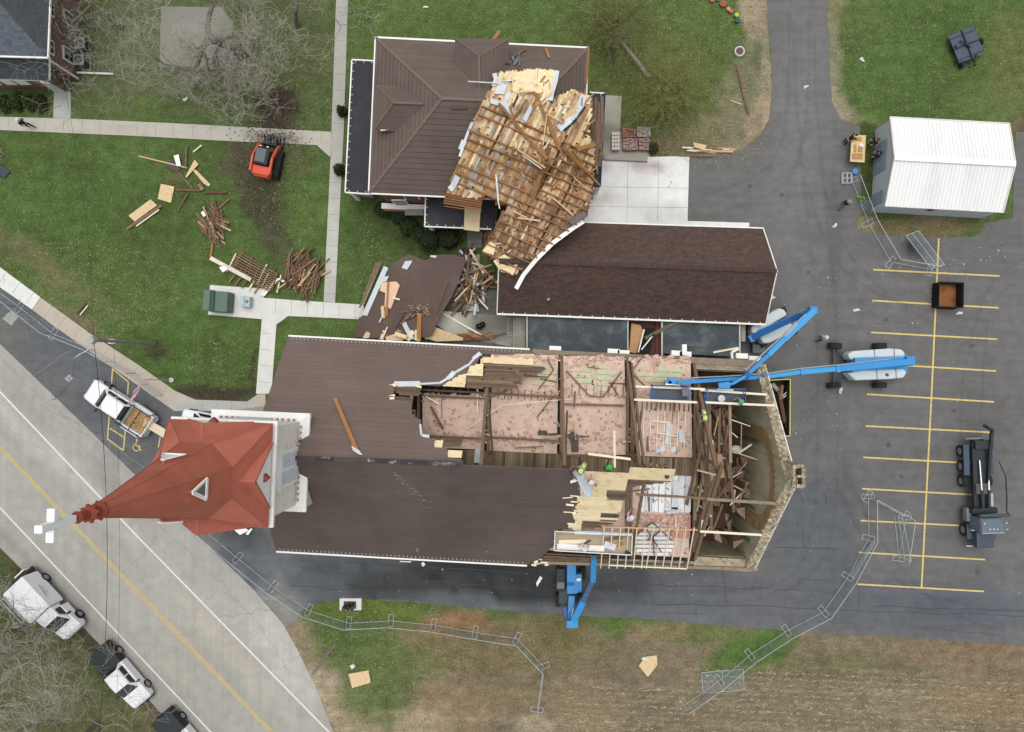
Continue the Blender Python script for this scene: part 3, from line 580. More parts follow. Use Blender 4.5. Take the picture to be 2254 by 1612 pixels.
# ridge cap, gutters, snow guards
MB().bar(rW+V(0, 0, .05), RP(1020, 1019, PS, .05), .28, .06).build('ridge_cap', mat('ridge_dark', '#4f4643', var=.15), ch)
mb = MB(); a = RP(660, 1004, PS, .12); b = RP(1018, 1020, PS, .12)
for t0, t1 in ((.1, .2), (.42, .6), (.62, .8), (.82, .98)): MB().bar(a.lerp(b, t0), a.lerp(b, t1), .22, .1).build('ridge_tar', mat('tar', '#3b3a40', var=.3, col2='#9b8f90', thr=.6, scale2=2), ch)
mb = MB(); mb.bar(cNW+V(0, .06, -.05), RP(1166, 771, PN)+V(0, .06, -.05), .13, .12); g1 = mb.build('gutter', whitem, ch)
mb = MB(); mb.bar(cSW+V(0, -.06, -.05), RP(1160, 1244, PS)+V(0, -.06, -.05), .13, .12); g2 = mb.build('gutter', whitem, ch)
mb = MB()
for pl, n_, y0, x0, y1, x1 in ((PN, 60, 746, 640, 776, 1160), (PS, 60, 1208, 612, 1238, 1155)):
    for i in range(n_):
        t = (i+.5)/n_; p = RP(x0+(x1-x0)*t, y0+(y1-y0)*t, pl, .05); mb.box(p, (.05, .12, .06))
mb.build('snow_guards', mat('guard', '#b9b2ac'), ch)
# light scuffs on the south slope
mb = MB()
for _ in range(26):
    x = random.uniform(850, 945); y = 1030+(x-850)*.9+random.uniform(-8, 8); mb.bar(RP(x, y, PS, .018), RP(x+random.uniform(4, 10), y+random.uniform(0, 2), PS, .018), .035, .006)
mb.build('scuff_marks', mat('scuff', '#877a74'), roS)
# ---- plywood and board decking left on the rafters
def deck(name, polys, pl, m, off, d=None, sp=1.2, w_=1.19, th=.03, brk=2.4, skip=0, jit=0):
    for poly in polys: MB().hatch([RP(x, y, pl, off) for x, y in poly], d or udir, sp, w_, th, brk=brk, skip=skip, jit=jit).build(name, m, ch)
deck('plywood_deck', [[(1062, 781), (1176, 777), (1174, 803), (1062, 798)], [(1046, 797), (1064, 794), (1063, 824), (1026, 824), (1024, 849), (968, 849), (985, 835), (1012, 824), (1030, 809)], [(956, 963), (974, 963), (974, 985), (956, 984)], [(985, 995), (1017, 996), (1017, 1007), (985, 1006)]], PN, ply, -.06, sp=.6, w_=.6)
deck('board_deck', [[(1065, 800), (1174, 804), (1200, 806), (1198, 816), (1146, 829), (1142, 852), (1024, 852), (1026, 826), (1064, 826)], [(868, 848), (925, 848), (924, 868), (880, 868), (864, 860)], [(864, 872), (905, 872), (903, 888), (866, 884)], [(975, 962), (1018, 965), (1016, 982), (978, 980)]], PN, oldb, -.12, sp=.17, w_=.15, brk=2.8, jit=.15)
deck('plywood_deck', [[(1283, 1036), (1487, 1037), (1481, 1056), (1382, 1058), (1377, 1083), (1336, 1081), (1333, 1102), (1371, 1105), (1366, 1131), (1323, 1128), (1320, 1150), (1281, 1147), (1279, 1168), (1255, 1160), (1268, 1110), (1282, 1070)]], PS, ply, -.05, sp=.62, w_=.61)
deck('plywood_deck', [[(1270, 1092), (1336, 1094), (1336, 1099), (1270, 1097)], [(1263, 1122), (1360, 1126), (1360, 1130), (1263, 1126)], [(1264, 1136), (1360, 1141), (1360, 1145), (1264, 1140)], [(1252, 1154), (1278, 1155), (1278, 1162), (1250, 1160)]], PS, pale, .0, sp=.12, w_=.1)
deck('board_deck', [[(1334, 1082), (1377, 1084), (1388, 1100), (1372, 1104), (1334, 1101)], [(1322, 1130), (1362, 1131), (1362, 1150), (1322, 1150)], [(1382, 1058), (1478, 1056), (1474, 1064), (1392, 1075), (1380, 1078)], [(1279, 1150), (1345, 1152), (1343, 1166), (1278, 1166)], [(1200, 1222), (1340, 1228), (1340, 1242), (1185, 1236)]], PS, oldb, -.12, sp=.17, w_=.14, brk=2, skip=.08, jit=.2)
# jagged splinters at the torn edge
mb = MB()
for x, y in ((1265, 1095), (1266, 1108), (1262, 1124), (1258, 1155), (1200, 1236), (1190, 1232), (1180, 1240), (1270, 1060), (925, 850), (868, 848), (864, 875)):
    for _ in range(2):
        pl = PS if y > 1010 else PN; p = RP(x+random.uniform(-6, 10), y+random.uniform(-4, 4), pl, .05); mb.bar(p, p+V(-random.uniform(.2, .7), random.uniform(-.12, .12), random.uniform(0, .1)), random.uniform(.05, .2), .03)
mb.build('splintered_edge', pale, ch)
mb = MB()
for pts in ([(868, 846), (925, 846), (968, 844), (985, 836), (1000, 822), (1030, 806), (1042, 792), (1058, 779)], [(1268, 1040), (1276, 1055), (1285, 1075), (1300, 1088)], [(925, 935), (928, 960), (945, 963)]):
    pl = PS if pts[0][1] > 1000 else PN
    for (x0, y0), (x1, y1) in zip(pts, pts[1:]): mb.bar(RP(x0, y0, pl, .03), RP(x1, y1, pl, .03+random.uniform(0, .1)), random.uniform(.12, .4), .03)
    mb.build('torn_underlayment', membr, ch); mb = MB()
mb.slab([RP(x, y, PS, .1) for x, y in ((1272, 1038), (1283, 1035), (1300, 1062), (1302, 1088), (1283, 1096), (1287, 1070))], .02)
mb.build('torn_underlayment', membr, ch)
# ---- attic floor: pink blown insulation between joists, vaults, central catwalk
ZA = 7.6
def at_(x, y, z=0): return P(x, y, ZA+z)
def quad(mb, pts, th=.12, z=0): return mb.slab([at_(x, y, z) for x, y in pts], th, V(0, 0, 1))
def bumpy(name, pts4, m, z, nx_=46, ny_=24, amp=.018):     # uneven blanket over a 4-corner area
    a, b, c, d = [at_(x, y, z) for x, y in pts4]; vs = []; fs = []
    for j in range(ny_+1):
        for i in range(nx_+1):
            p = a.lerp(b, i/nx_).lerp(d.lerp(c, i/nx_), j/ny_); p.z += (random.random()-.5)*2*amp; vs.append(p)
    for j in range(ny_):
        for i in range(nx_): k = j*(nx_+1)+i; fs.append((k, k+nx_+1, k+nx_+2, k+1))
    return MB().add(vs, fs).build(name, m, ch)
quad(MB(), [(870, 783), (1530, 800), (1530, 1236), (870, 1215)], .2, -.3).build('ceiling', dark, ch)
for q in ([(930, 868), (1068, 872), (1066, 990), (930, 985)], [(1082, 852), (1228, 858), (1226, 1000), (1078, 992)], [(1084, 782), (1228, 782), (1228, 866), (1082, 860)], [(1240, 784), (1374, 786), (1382, 1002), (1238, 1000)], [(1392, 788), (1520, 792), (1524, 1008), (1404, 1004)], [(1120, 1030), (1520, 1046), (1516, 1228), (1100, 1205)]):
    bumpy('insulation', q, pink, random.uniform(-.02, .02))
def joistset(name, poly, d, sp, w_, h_, m, z, **k): return MB().hatch([at_(x, y, z) for x, y in poly], d, sp, w_, h_, **k).build(name, m, ch)
yd = V(-.045, -1, 0)
joistset('ceiling_joists', [(1395, 900), (1520, 905), (1522, 985), (1405, 982)], yd, .52, .05, .1, whitem, .02)
joistset('ceiling_joists', [(935, 852), (1068, 856), (1068, 866), (935, 862)], yd, .6, .06, .2, beam, .1)
joistset('ceiling_joists', [(1090, 855), (1225, 860), (1225, 882), (1090, 878)], yd, .5, .06, .12, beam, .0)
joistset('ceiling_joists', [(1255, 845), (1375, 850), (1372, 875), (1250, 870)], yd, .55, .05, .12, beam, .0)
joistset('ceiling_joists', [(1410, 885), (1525, 890), (1520, 906), (1408, 903)], yd, .35, .07, .14, beam, .04)
joistset('catwalk_deck', [(1018, 990), (1245, 1000), (1245, 1033), (1018, 1022)], yd, .19, .17, .06, mat('catwalk_boards', '#75644e', islcol=['#5a4a39', '#8c7a61', '#6f5c47', '#4a4036', '#97856c'], var=.15), .12)
joistset('catwalk_deck', [(1246, 1000), (1536, 1010), (1536, 1048), (1246, 1034)], yd, .19, .17, .06, MATS['catwalk_boards'], .12)
MB().slab([at_(x, y, .3) for x, y in ((1046, 988), (1061, 988), (1060, 1020), (1043, 1019))], .08).build('access_hatch', mat('hatch_grey', '#c5c9cb'), ch)
# green and pink vault panels with diagonal ribs
mb = MB()
for poly in ([(1196, 812), (1226, 815), (1224, 850), (1170, 842)], [(1245, 806), (1300, 806), (1310, 870), (1290, 866)], [(1318, 803), (1362, 812), (1332, 862), (1300, 848)], [(1400, 822), (1440, 812), (1500, 812), (1500, 835), (1430, 842)]):
    mb.hatch([at_(x, y, .04) for x, y in poly], udir, .42, .38, .06)
mb.build('vault_panels', greeni, ch)
mb = MB()
for a, b in (((1186, 856), (1218, 815)), ((1218, 815), (1205, 790)), ((1247, 817), (1298, 872)), ((1298, 872), (1328, 874)), ((1328, 874), (1368, 818)), ((1390, 820), (1420, 850)), ((1390, 818), (1415, 785)), ((1226, 842), (1190, 834)), ((1376, 845), (1340, 843)), ((1345, 845), (1360, 870))):
    mb.bar(at_(*a, .12), at_(*b, .12), .10, .14)
mb.build('vault_ribs', beam, ch)
# strips of dark joist in the first attic bays
for name, l in (('purlin', [((930, 858), (1078, 866)), ((1078, 866), (1240, 875)), ((945, 960), (1075, 966)), ((1075, 962), (1240, 972)), ((935, 872), (1070, 878)), ((1240, 890), (1372, 893)), ((1240, 1002), (1388, 1010))]),):
    for a, b in l: MB().bar(at_(*a, .25), at_(*b, .25), .14, .16).build(name, beam, ch)
MB().bar(at_(930, 975, .3), at_(1015, 979, .3), .1, .1).bar(at_(1055, 955, .3), at_(1100, 960, .3), .12, .08).bar(at_(1200, 963, .3), at_(1236, 960, .3), .12, .08).build('split_purlin', mat('split_wood'), ch)
# south side: white batten vault, rosette of white panels, salmon panels
mb = MB()
for k in range(8):
    x = 1408+k*14.5; mb.slab([at_(x, 1062 if k < 4 else 1048, .1), at_(x+12.5, 1062 if k < 4 else 1048, .1), at_(x+10.5, 1128, .1), at_(x-2, 1128, .1)], .1, V(0, 0, 1))
mb.build('white_vault_panels', whitep, ch)
mb = MB()
for k, (x0, x1, y) in enumerate([(1428, 1450, 1158), (1415, 1462, 1167), (1405, 1472, 1176), (1400, 1478, 1185), (1396, 1482, 1194), (1398, 1482, 1203), (1402, 1478, 1212), (1412, 1470, 1220)]):
    z0 = .15+.05*k*(7-k)/3; mb.slab([at_(x0, y-3.4, z0), at_(x1, y-3.4, z0), at_(x1+2, y+3, z0-.03), at_(x0-2, y+3, z0-.03)], .08)
mb.build('white_rosette', whitep, ch)
mb = MB()
for a, b in (((1395, 1182), (1436, 1150)), ((1436, 1150), (1480, 1190)), ((1436, 1170), (1440, 1222)), ((1420, 1160), (1455, 1215)), ((1455, 1168), (1425, 1190))): mb.bar(at_(*a, .75), at_(*b, .75), .12, .12)
mb.build('rosette_ribs', beam, ch)
sal = mat('salmon_panel', '#c08d7a', var=.1, scale=3, isl=.1)
mb = MB()
for k in range(8):
    x = 1396+k*16; mb.slab([at_(x, 1134, .08), at_(x+13, 1134, .08), at_(x+11, 1160 if 1 < k < 5 else 1185, .08), at_(x-2, 1160 if 1 < k < 5 else 1185, .08)], .1, V(0, 0, 1))
for k in range(6):
    mb.build('salmon_panels', sal, ch) if k == 0 else None; mb = mb if k else MB()
    x = 1408+k*19; mb.slab([at_(x, 912, .0), at_(x+12, 912, .0), at_(x+12, 985, .0), at_(x, 985, .0)], .1, V(0, 0, 1))
mb.build('salmon_panels', sal, ch)
mb = MB()
for x, y, w_, h_ in ((1470, 955, 9, 45), (1500, 960, 10, 28), (1458, 988, 10, 12), (1482, 990, 10, 12), (1448, 992, 8, 8)): mb.box(at_(x, y, .12), (w_/28, h_/28, .06), random.uniform(-.1, .1))
for x, y, w_, h_ in ((1488, 1090, 14, 60), (1478, 1120, 30, 6), (1484, 1127, 32, 5)): mb.box(at_(x, y, .25), (w_/28, h_/28, .06), random.uniform(-.15, .15))
mb.build('white_scraps', membr, ch)
# principal trusses: two rafters, tie beam and king post each
def truss(x, north=True, south=False, y0=None, w_=.22):
    t_ = MB().bar(at_(x, 815, .15), at_(x-3, 1215, .15), .2, .25).build('truss', beam, ch)
    X = at_(x, 815).x
    def on(pl, y): # point on slope at world X
        yy = y; a = RP(x, y, pl, -.25); k = (X-a.x)/udir.x; return a + udir*k
    if north: MB().bar(on(PN, y0 or 782), on(PN, 1022), w_, .3).build('rafter', beam, t_)
    if south: MB().bar(on(PS, 1024), on(PS, 1236), w_, .3).build('rafter', beam, t_)
    r = on(PN, 1015); MB().bar(V(r.x, r.y, ZA), r, .18, .18).build('king_post', beam, t_)
    MB().bar(V(r.x+.3, r.y, ZA+.4), on(PN, 900)+V(.3, 0, -.1), .14, .16).build('strut', beam, t_)
truss(1076, y0=852); truss(1236, y0=779); truss(1382, y0=782); truss(1391, y0=785, south=True, w_=.16); truss(1530, y0=800, south=True); truss(922, y0=858)
# small purlins and common rafters still standing (south, new pale ones)
mb = None
for k in range(12):
    x = 1322+k*18; MB().bar(RP(x+8, 1162, PS, .02), RP(x-8 if k > 5 else x, 1250, PS, .02), .07, .1).build('common_rafter', pale, ch)
MB().bar(RP(1340, 1243, PS, .05), RP(1512, 1251, PS, .05), .09, .1).build('eaves_batten', pale, ch)
MB().bar(RP(1325, 1161, PS, -.05), RP(1535, 1168, PS, -.05), .09, .12).build('purlin', MATS['split_wood'], ch)
for k, (a, b, m_) in enumerate([((1398, 854), (1552, 860), pale), ((1540, 862), (1687, 872), pale), ((1395, 883), (1533, 889), pale), ((1552, 889), (1704, 896), pale)]):
    MB().bar(RP(*a, PN, .15), RP(*b, PN, .15), .15, .12).build('new_purlin', m_, ch)
MB().bar(RP(1541, 1171, PS, -.05), RP(1695, 1180, PS, -.05), .16, .14).build('new_purlin', pale, ch)
MB().bar(RP(1400, 1091, PS, -.1), RP(1560, 1100, PS, -.1), .15, .16).build('purlin', beam, ch)
MB().bar(RP(1555, 1099, PS, -.02), RP(1728, 1110, PS, -.02), .2, .2).build('purlin', mat('sill_timber'), ch)
MB().bar(RP(1352, 950, PN, .05), RP(1353, 1030, PN, .05), .14, .06).build('loose_batten', pale, ch); MB().bar(RP(1294, 1000, PN, .05), RP(1388, 1012, PN, .05), .16, .06).build('loose_batten', pale, ch)
MB().bar(RP(1430, 841, PN, 0), RP(1530, 835, PN, 0), .1, .1).build('purlin', MATS['split_wood'], ch)
# tie rod and cable in the attic
MB().bar(at_(1035, 940, .6), at_(1105, 892, .6), .04, .04).bar(at_(1105, 892, .6), at_(1260, 878, .6), .035, .035).build('cable', whitem, ch)
# collapsed truss timbers hanging in the open eastern bay
rr = random.Random(11)
for k in range(40):
    x = rr.uniform(1526, 1606); y0 = rr.uniform(880, 1000); L = rr.uniform(60, 190); y1 = min(1170, y0+L)
    z0 = rr.uniform(6.5, 10.5); z1 = rr.uniform(6.5, 10.5); x1 = (x+1583)/2+rr.uniform(-20, 25) if y1 < 1080 else x+rr.uniform(-35, 15)
    MB().bar(P(x, y0, z0), P(min(x1, 1640), y1, z1), rr.uniform(.12, .24), rr.uniform(.1, .25)).build('fallen_timber', rr.choice([beam, beam, oldb, brb, MATS['split_wood'], pale]) if k % 3 == 0 else rr.choice([beam, mat('light_timber', '#96826c', var=.18, scale=4, rnd=.15)]), ch)
for a, b, za, zb, w_, m_ in (((1583, 1000), (1590, 1052), 11, 11, .34, mat('worn_pink_board', '#a5806c')), ((1575, 1050), (1535, 1170), 11, 8, .28, beam), ((1535, 1172), (1508, 1250), 8, 7, .3, beam), ((1535, 1035), (1580, 1047), 10.5, 11, .12, MATS['split_wood']), ((1600, 990), (1685, 1018), 8, 8.5, .1, MATS['split_wood']),
                    ((1618, 1052), (1672, 1055), 3, 3, .08, MATS['split_wood']), ((1625, 1018), (1670, 1018), 3, 3, .08, MATS['split_wood']), ((1680, 1018), (1680, 1055), 3, 3, .3, dark), ((1640, 1000), (1600, 1100), 4, 5, .2, beam), ((1590, 1110), (1570, 1165), 8, 7, .16, beam), ((1560, 1040), (1620, 1120), 9, 7, .18, beam), ((1570, 1110), (1605, 1060), 9, 9, .18, red_)):
    MB().bar(P(*a, za), P(*b, zb), w_, .15).build('fallen_timber', m_, ch)
mb = MB()
for k in range(170):   # rubble heap on the nave floor below
    x = rr.uniform(1515, 1600); y = rr.gauss(1010, 80); y = min(max(y, 850), 1165); s_ = rr.uniform(.1, .5); c = P(x, y, .6); mb.bar(c+V(0, 0, rr.uniform(0, 1.6)), c+V(rr.uniform(-1.2, 1.2), rr.uniform(-1.2, 1.2), rr.uniform(0, 2)), rr.uniform(.08, .3), rr.uniform(.05, .25))
mb.build('rubble', mat('rubble_mix', '#7b6455', islcol=['#5b4a40', '#8a6a58', '#95806c', '#6d5248', '#9a7d68'], var=.2), ch, )
mb = MB()
for k in range(46):   # plaster and brown wreckage hanging at ceiling height
    x = rr.uniform(1530, 1650); y = rr.gauss(1040, 60); c = P(x, y, rr.uniform(5.5, 8)); mb.slab([c, c+V(rr.uniform(.1, .8), rr.uniform(-.3, .3), rr.uniform(-.4, .4)), c+V(rr.uniform(.0, .7), -rr.uniform(.2, 1), 0), c+V(rr.uniform(-.3, .2), -rr.uniform(.2, .7), rr.uniform(-.3, .3))], .04)
mb.build('hanging_plaster', mat('hanging_plaster', '#8d6d5c', islcol=['#7d5a4b', '#a08070', '#655040', '#8e7b68', '#b7a393'], var=.2), ch)
mb = MB(); mb.prism([P(x, y, 0) for x, y in ((1510, 1160), (1560, 1155), (1605, 1170), (1600, 1188), (1530, 1186))], .5, 1.4); mb.build('fallen_vault', mat('vault_red', '#5e4036', var=.25), ch)
for k in range(26):
    x = rr.uniform(1530, 1645); y = min(1165, max(890, rr.gauss(1030, 75))); t = rr.uniform(-.9, .9)+1.57*(k % 2); l = rr.uniform(.4, 1.8); c = P(x, y, rr.uniform(7, 9.5)); d = V(math.cos(t), math.sin(t), rr.uniform(-.2, .2))*l/2; MB().bar(c-d, c+d, rr.uniform(.05, .16), .05).build('snapped_board', rr.choice([pale, MATS['split_wood'], brb, oldb, whitem]), ch)
MB().ell(P(1620, 990, 5.5), (.5, .35, .35)).build('fallen_lamp', whitem, ch)
# scraps lying on the attic insulation
mb = MB()
for _ in range(420):
    x = rr.uniform(935, 1515); y = rr.uniform(790, 1000); 
    if rr.random() < .25: y = rr.uniform(1050, 1225); x = rr.uniform(1385, 1515)
    r = rr.uniform(.02, .075); mb.box(at_(x, y, .1), (r*rr.uniform(1, 4), r, .03), rr.uniform(0, 3))
mb.build('attic_scraps', mat('attic_scraps', '#6a5647', islcol=['#4a3b34', '#8b7364', '#6d4f45', '#a78f80'], var=.1), ch)
mb = MB()
for pts in (((1248, 958), (1262, 950), (1273, 958), (1274, 995), (1258, 996), (1257, 975)), ((1185, 948), (1203, 948), (1206, 955), (1225, 953), (1226, 959), (1183, 958))): mb.slab([at_(x, y, .2) for x, y in pts], .03)
mb.build('tar_paper', mat('tar_paper', '#57504d', var=.2), ch)
MB().bar(at_(948, 895, .6), at_(975, 945, .3), .16, .1).build('broken_board', red_, ch); MB().bar(at_(937, 872, .6), at_(967, 890, .4), .08, .08).build('broken_board', whitem, ch)
# broken stonework where the eaves were ripped off (north wall head)
mb = MB()
for _ in range(260):
    x = rr.uniform(1180, 1500); y = 783+(x-1180)*.036+rr.uniform(-2, 12); r = rr.uniform(.06, .2); mb.box(P(x, y, ZE-.02), (r*1.6, r, .12), rr.uniform(0, 3))
mb.build('broken_masonry', mat('broken_masonry', '#8d7a68', islcol=['#6a5a4c', '#a8968a', '#c8ab9c', '#7c6956'], var=.15), ch)
mb = MB()
for x, y in ((1222, 768), (1350, 774), (1372, 777), (1490, 778), (1508, 780), (1632, 784), (1660, 790)): mb.box(P(x, y, ZE-.6), (.9, .4, .4), -.05); mb.build('parapet_cap', whitem, ch); mb = MB()
mb = MB(); mb.box(P(1506, 770, 6.6), (.34, .8, .3)); mb.build('vent_box', whitem, ch)

mb = MB()
for _ in range(900):
    x = rr.uniform(930, 1520); y = rr.choice([rr.uniform(784, 1000), rr.gauss(868, 5), rr.gauss(790, 5), rr.gauss(965, 6), rr.uniform(1135, 1165)])
    if y > 1100: x = rr.uniform(1390, 1515)
    if not (784 < y < 1000 or y > 1130) or (x < 1085 and y < 866): continue
    r = rr.uniform(.05, .16); mb.ell(at_(x, y, .04), (r*1.4, r, .09), 6, 4)
mb.build('insulation_tufts', mat('insulation_tuft', '#d3ab9c', islcol=['#d6b8a8', '#c4a08f', '#dec6b8', '#b39080'], var=.15, scale=5), ch)
for k in range(34):
    x = rr.uniform(940, 1510); y = rr.uniform(795, 990) if k % 4 else rr.uniform(1055, 1220)
    if y > 1000: x = rr.uniform(1385, 1510)
    if x < 1090 and y < 870: y += 80
    t = rr.choice([0, 1.57, rr.uniform(0, 3.1)])+rr.gauss(0, .1); l = rr.uniform(.3, 1.1); p = at_(x, y, .2); MB().bar(p-V(math.cos(t), math.sin(t), 0)*l, p+V(math.cos(t), math.sin(t), rr.uniform(0, .12))*l, rr.uniform(.04, .12), .04).build('stray_lath', rr.choice([beam, oldb, brb, MATS['split_wood'], pale, beam]), ch)
# ================= STEEPLE =================
ZT = 19.5; tx, ty = -18.85, -5.9; hw = 3.05
tr = mat('red_steeple_metal', '#b96c5a', var=.05, scale=.6, rough=.65, col2='#af6452', thr=.5, scale2=.4)
tower = thing('bell_tower', V(tx, ty, 0), 'white stone bell tower with red metal spire and white cross', 'steeple')
tst = mat('tower_stone', '#f2ede0', var=.1, scale=2, col2='#e4dccb', thr=.58, scale2=1.5)
rot = -.045
def TR(x, y, z): c, s_ = math.cos(rot), math.sin(rot); return V(tx+x*c-y*s_, ty+x*s_+y*c, z)
def sq(h, z): return [TR(i*h, j*h, z) for i, j in ((-1, -1), (1, -1), (1, 1), (-1, 1))]
MB().loft([sq(3.1, 0), sq(3.1, 13.2)]).build('lower_stage', mat('tower_base_stone', '#d9d0bc', var=.15, scale=2), tower)
us = MB().loft([sq(2.75, 13.3), sq(2.75, ZT-.2)]).build('belfry', tst, tower)
MB().loft([sq(3.2, 13.15), sq(3.3, 13.35), sq(3.3, 13.6), sq(2.85, 13.9)]).build('string_course', whitem, tower)
MB().loft([sq(2.9, ZT-.9), sq(3.15, ZT-.7), sq(3.15, ZT-.45), sq(2.8, ZT-.4)]).build('cornice', whitem, tower)
lou = mat('louvre_shade', '#b9bec4', var=.15)
for k in range(4):
    a = k*math.pi/2; ca_, sa_ = math.cos(a), math.sin(a)
    def F(u, o, z): return TR(ca_*(2.75+o)-sa_*u, sa_*(2.75+o)+ca_*u, z)
    o_ = MB().bar(F(0, .05, 14.3), F(0, .05, 17.6), .16, 2.3, up=(F(1, 0, 0)-F(0, 0, 0))).build('louvre_window', whitem, tower)
    mb = MB()
    for i in range(9): z = 14.5+i*.34; mb.bar(F(-.95, .16, z), F(-.1, .16, z), .12, .07); mb.bar(F(.1, .16, z), F(.95, .16, z), .12, .07)
    mb.build('louvres', lou, o_)
    mb = MB(); n = 10
    for i in range(n):
        t0 = math.pi*i/n; t1 = math.pi*(i+1)/n; mb.bar(F(1.25*math.cos(t0), .12, 17.4+1.0*math.sin(t0)), F(1.25*math.cos(t1), .12, 17.4+1.0*math.sin(t1)), .2, .22)
    mb.build('arch_hood', whitem, tower)
    mb = MB()
    for i in range(14): mb.bar(F(-2.4+i*.37, .12, 13.95), F(-2.4+i*.37, .12, 14.35), .14, .1)
    for i in range(16): mb.bar(F(-2.55+i*.34, .14, ZT-1.3), F(-2.55+i*.34, .14, ZT-1.0), .12, .14)
    mb.build('dentils', mat('dentil', '#bfb8a6'), tower)
    # gable pediment above each face, with red roof behind it
    g = [F(-1.85, .3, ZT), F(1.85, .3, ZT), F(0, .3, ZT+2.25)]; gi = [F(-1.85, 0, ZT), F(1.85, 0, ZT), F(0, 0, ZT+2.25)]
    MB().add(g+gi, [(0, 1, 2), (5, 4, 3), (0, 3, 4, 1), (1, 4, 5, 2), (2, 5, 3, 0)]).build('pediment', whitem, tower)
    mb = MB(); p0, p1, ap = F(-1.95, .36, ZT-.0), F(1.95, .36, ZT-.0), F(0, .36, ZT+2.4); bk = F(0, -2.0, ZT+2.4)
    L0 = F(-1.95, -2.0, ZT+.0); L1 = F(1.95, -2.0, ZT+.0)
    mb.slab([p0, ap, bk, L0], .12); mb.slab([p1, ap, bk, L1], .12); mb.build('gable_roof', tr, tower)
    MB().box(F(0, .34, ZT+.9), (.35, .35, .35), a+.78).build('trefoil', mat('trefoil_red', '#8f4a3e'), tower)
# spire: square foot broached to an octagon
def octr(r, z, tw=0): return [TR(r/math.cos(math.pi/8)*math.cos(math.pi/8+i*math.pi/4), r/math.cos(math.pi/8)*math.sin(math.pi/8+i*math.pi/4), z) for i in range(8)]
def ocs(c, z):   # square with its corners cut by factor c (0 square, 1 octagon)
    h = hw*(1-.0)
    return [TR(x, y, z) for x, y in ((h, h*(1-.59*c)), (h*(1-.59*c), h), (-h*(1-.59*c), h), (-h, h*(1-.59*c)), (-h, -h*(1-.59*c)), (-h*(1-.59*c), -h), (h*(1-.59*c), -h), (h, -h*(1-.59*c)))]
def oct_(a, b, z): return [TR(x, y, z) for x, y in ((a, b), (b, a), (-b, a), (-a, b), (-a, -b), (-b, -a), (b, -a), (a, -b))]
prof = [(3.05, 3.03, 0), (2.06, .853, 2.9), (.62, .257, 9.6), (.30, .124, 11.2)]
sp_ = MB().loft([oct_(a, b, ZT-.05+z) for a, b, z in prof]).build('spire', tr, tower)
mb = MB()
for (a0, b0, z0), (a1, b1, z1) in zip(prof, prof[1:]):
    for p, q in zip(oct_(a0, b0, ZT+z0), oct_(a1, b1, ZT+z1)): mb.bar(p, q, .035, .035)
mb.build('hip_seams', mat('seam_red', '#bb6c5a'), sp_)
for k in range(4):      # lucarnes
    a = k*math.pi/2; ca_, sa_ = math.cos(a), math.sin(a)
    def F2(u, o, z): return TR(ca_*o-sa_*u, sa_*o+ca_*u, z)
    z0 = ZT+5.1; t0, t1, t2 = F2(-.52, 1.72, z0), F2(.52, 1.72, z0), F2(0, 1.55, z0+1.15); bk = F2(0, 1.2, z0+1.5)
    lc = MB().slab([t0, t2, F2(0, .9, z0+1.15), F2(-.52, 1.3, z0)], .05).slab([t1, t2, F2(0, .9, z0+1.15), F2(.52, 1.3, z0)], .05).build('lucarne', tr, tower)
    mb = MB()
    for p, q in ((t0, t1), (t1, t2), (t2, t0)): mb.bar(p, q, .07, .2)
    mb.build('lucarne_frame', whitem, lc)
    MB().add([t0, t1, t2], [(0, 1, 2)]).build('lucarne_louvre', mat('pale_louvre', '#eceded') if k else mat('dark_louvre', '#6b6e70'), lc)
zz = ZT+11.1; nk = MB().lathe(TR(0, 0, 0), [(.32, zz), (.38, zz+.08), (.38, zz+.16), (.26, zz+.3), (.27, zz+.6), (.34, zz+.68), (.34, zz+.8), (.2, zz+.95), (.21, zz+1.45), (.26, zz+1.55), (.15, zz+1.75)], 16).build('finial', mat('finial_red', '#97493c', var=.1), tower, smooth=False)
mb = MB()
for i in range(8):
    a = i*math.pi/4+.3; c = TR(.35*math.cos(a), .35*math.sin(a), zz+.74); mb.ell(c, (.08, .08, .1), 8, 5); c = TR(.39*math.cos(a), .39*math.sin(a), zz+.12); mb.ell(c, (.06, .06, .08), 6, 4)
mb.build('crockets', MATS['finial_red'], nk)
cz = zz+1.8; crs = mat('cross_white', '#ffffff', var=.01)
MB().bar(TR(0, 0, cz), TR(0, 0, cz+2.0), .31, .31).bar(TR(0, -.66, cz+1.2), TR(0, -.155, cz+1.2), .31, .31).bar(TR(0, .155, cz+1.2), TR(0, .66, cz+1.2), .31, .31).build('cross', crs, tower, bevel=.03)

for k, (pts, lb) in enumerate((([(512, 1158), (538, 1156), (548, 1162), (528, 1172)], 'white door leaf lying under the southern corner of the steeple, larger one'), ([(540, 1170), (552, 1157), (556, 1159), (546, 1172)], 'narrow white slat lying under the southern corner of the steeple'))):
    q = [P(x, y+6, .4) for x, y in pts]; c = sum(q, V(0, 0, 0))/4; o = MB().slab([p-c for p in q], .05, V(0, 0, 1)).build('door_leaf', whitem, None); o.location = c; tag(o, lb, 'door leaf')
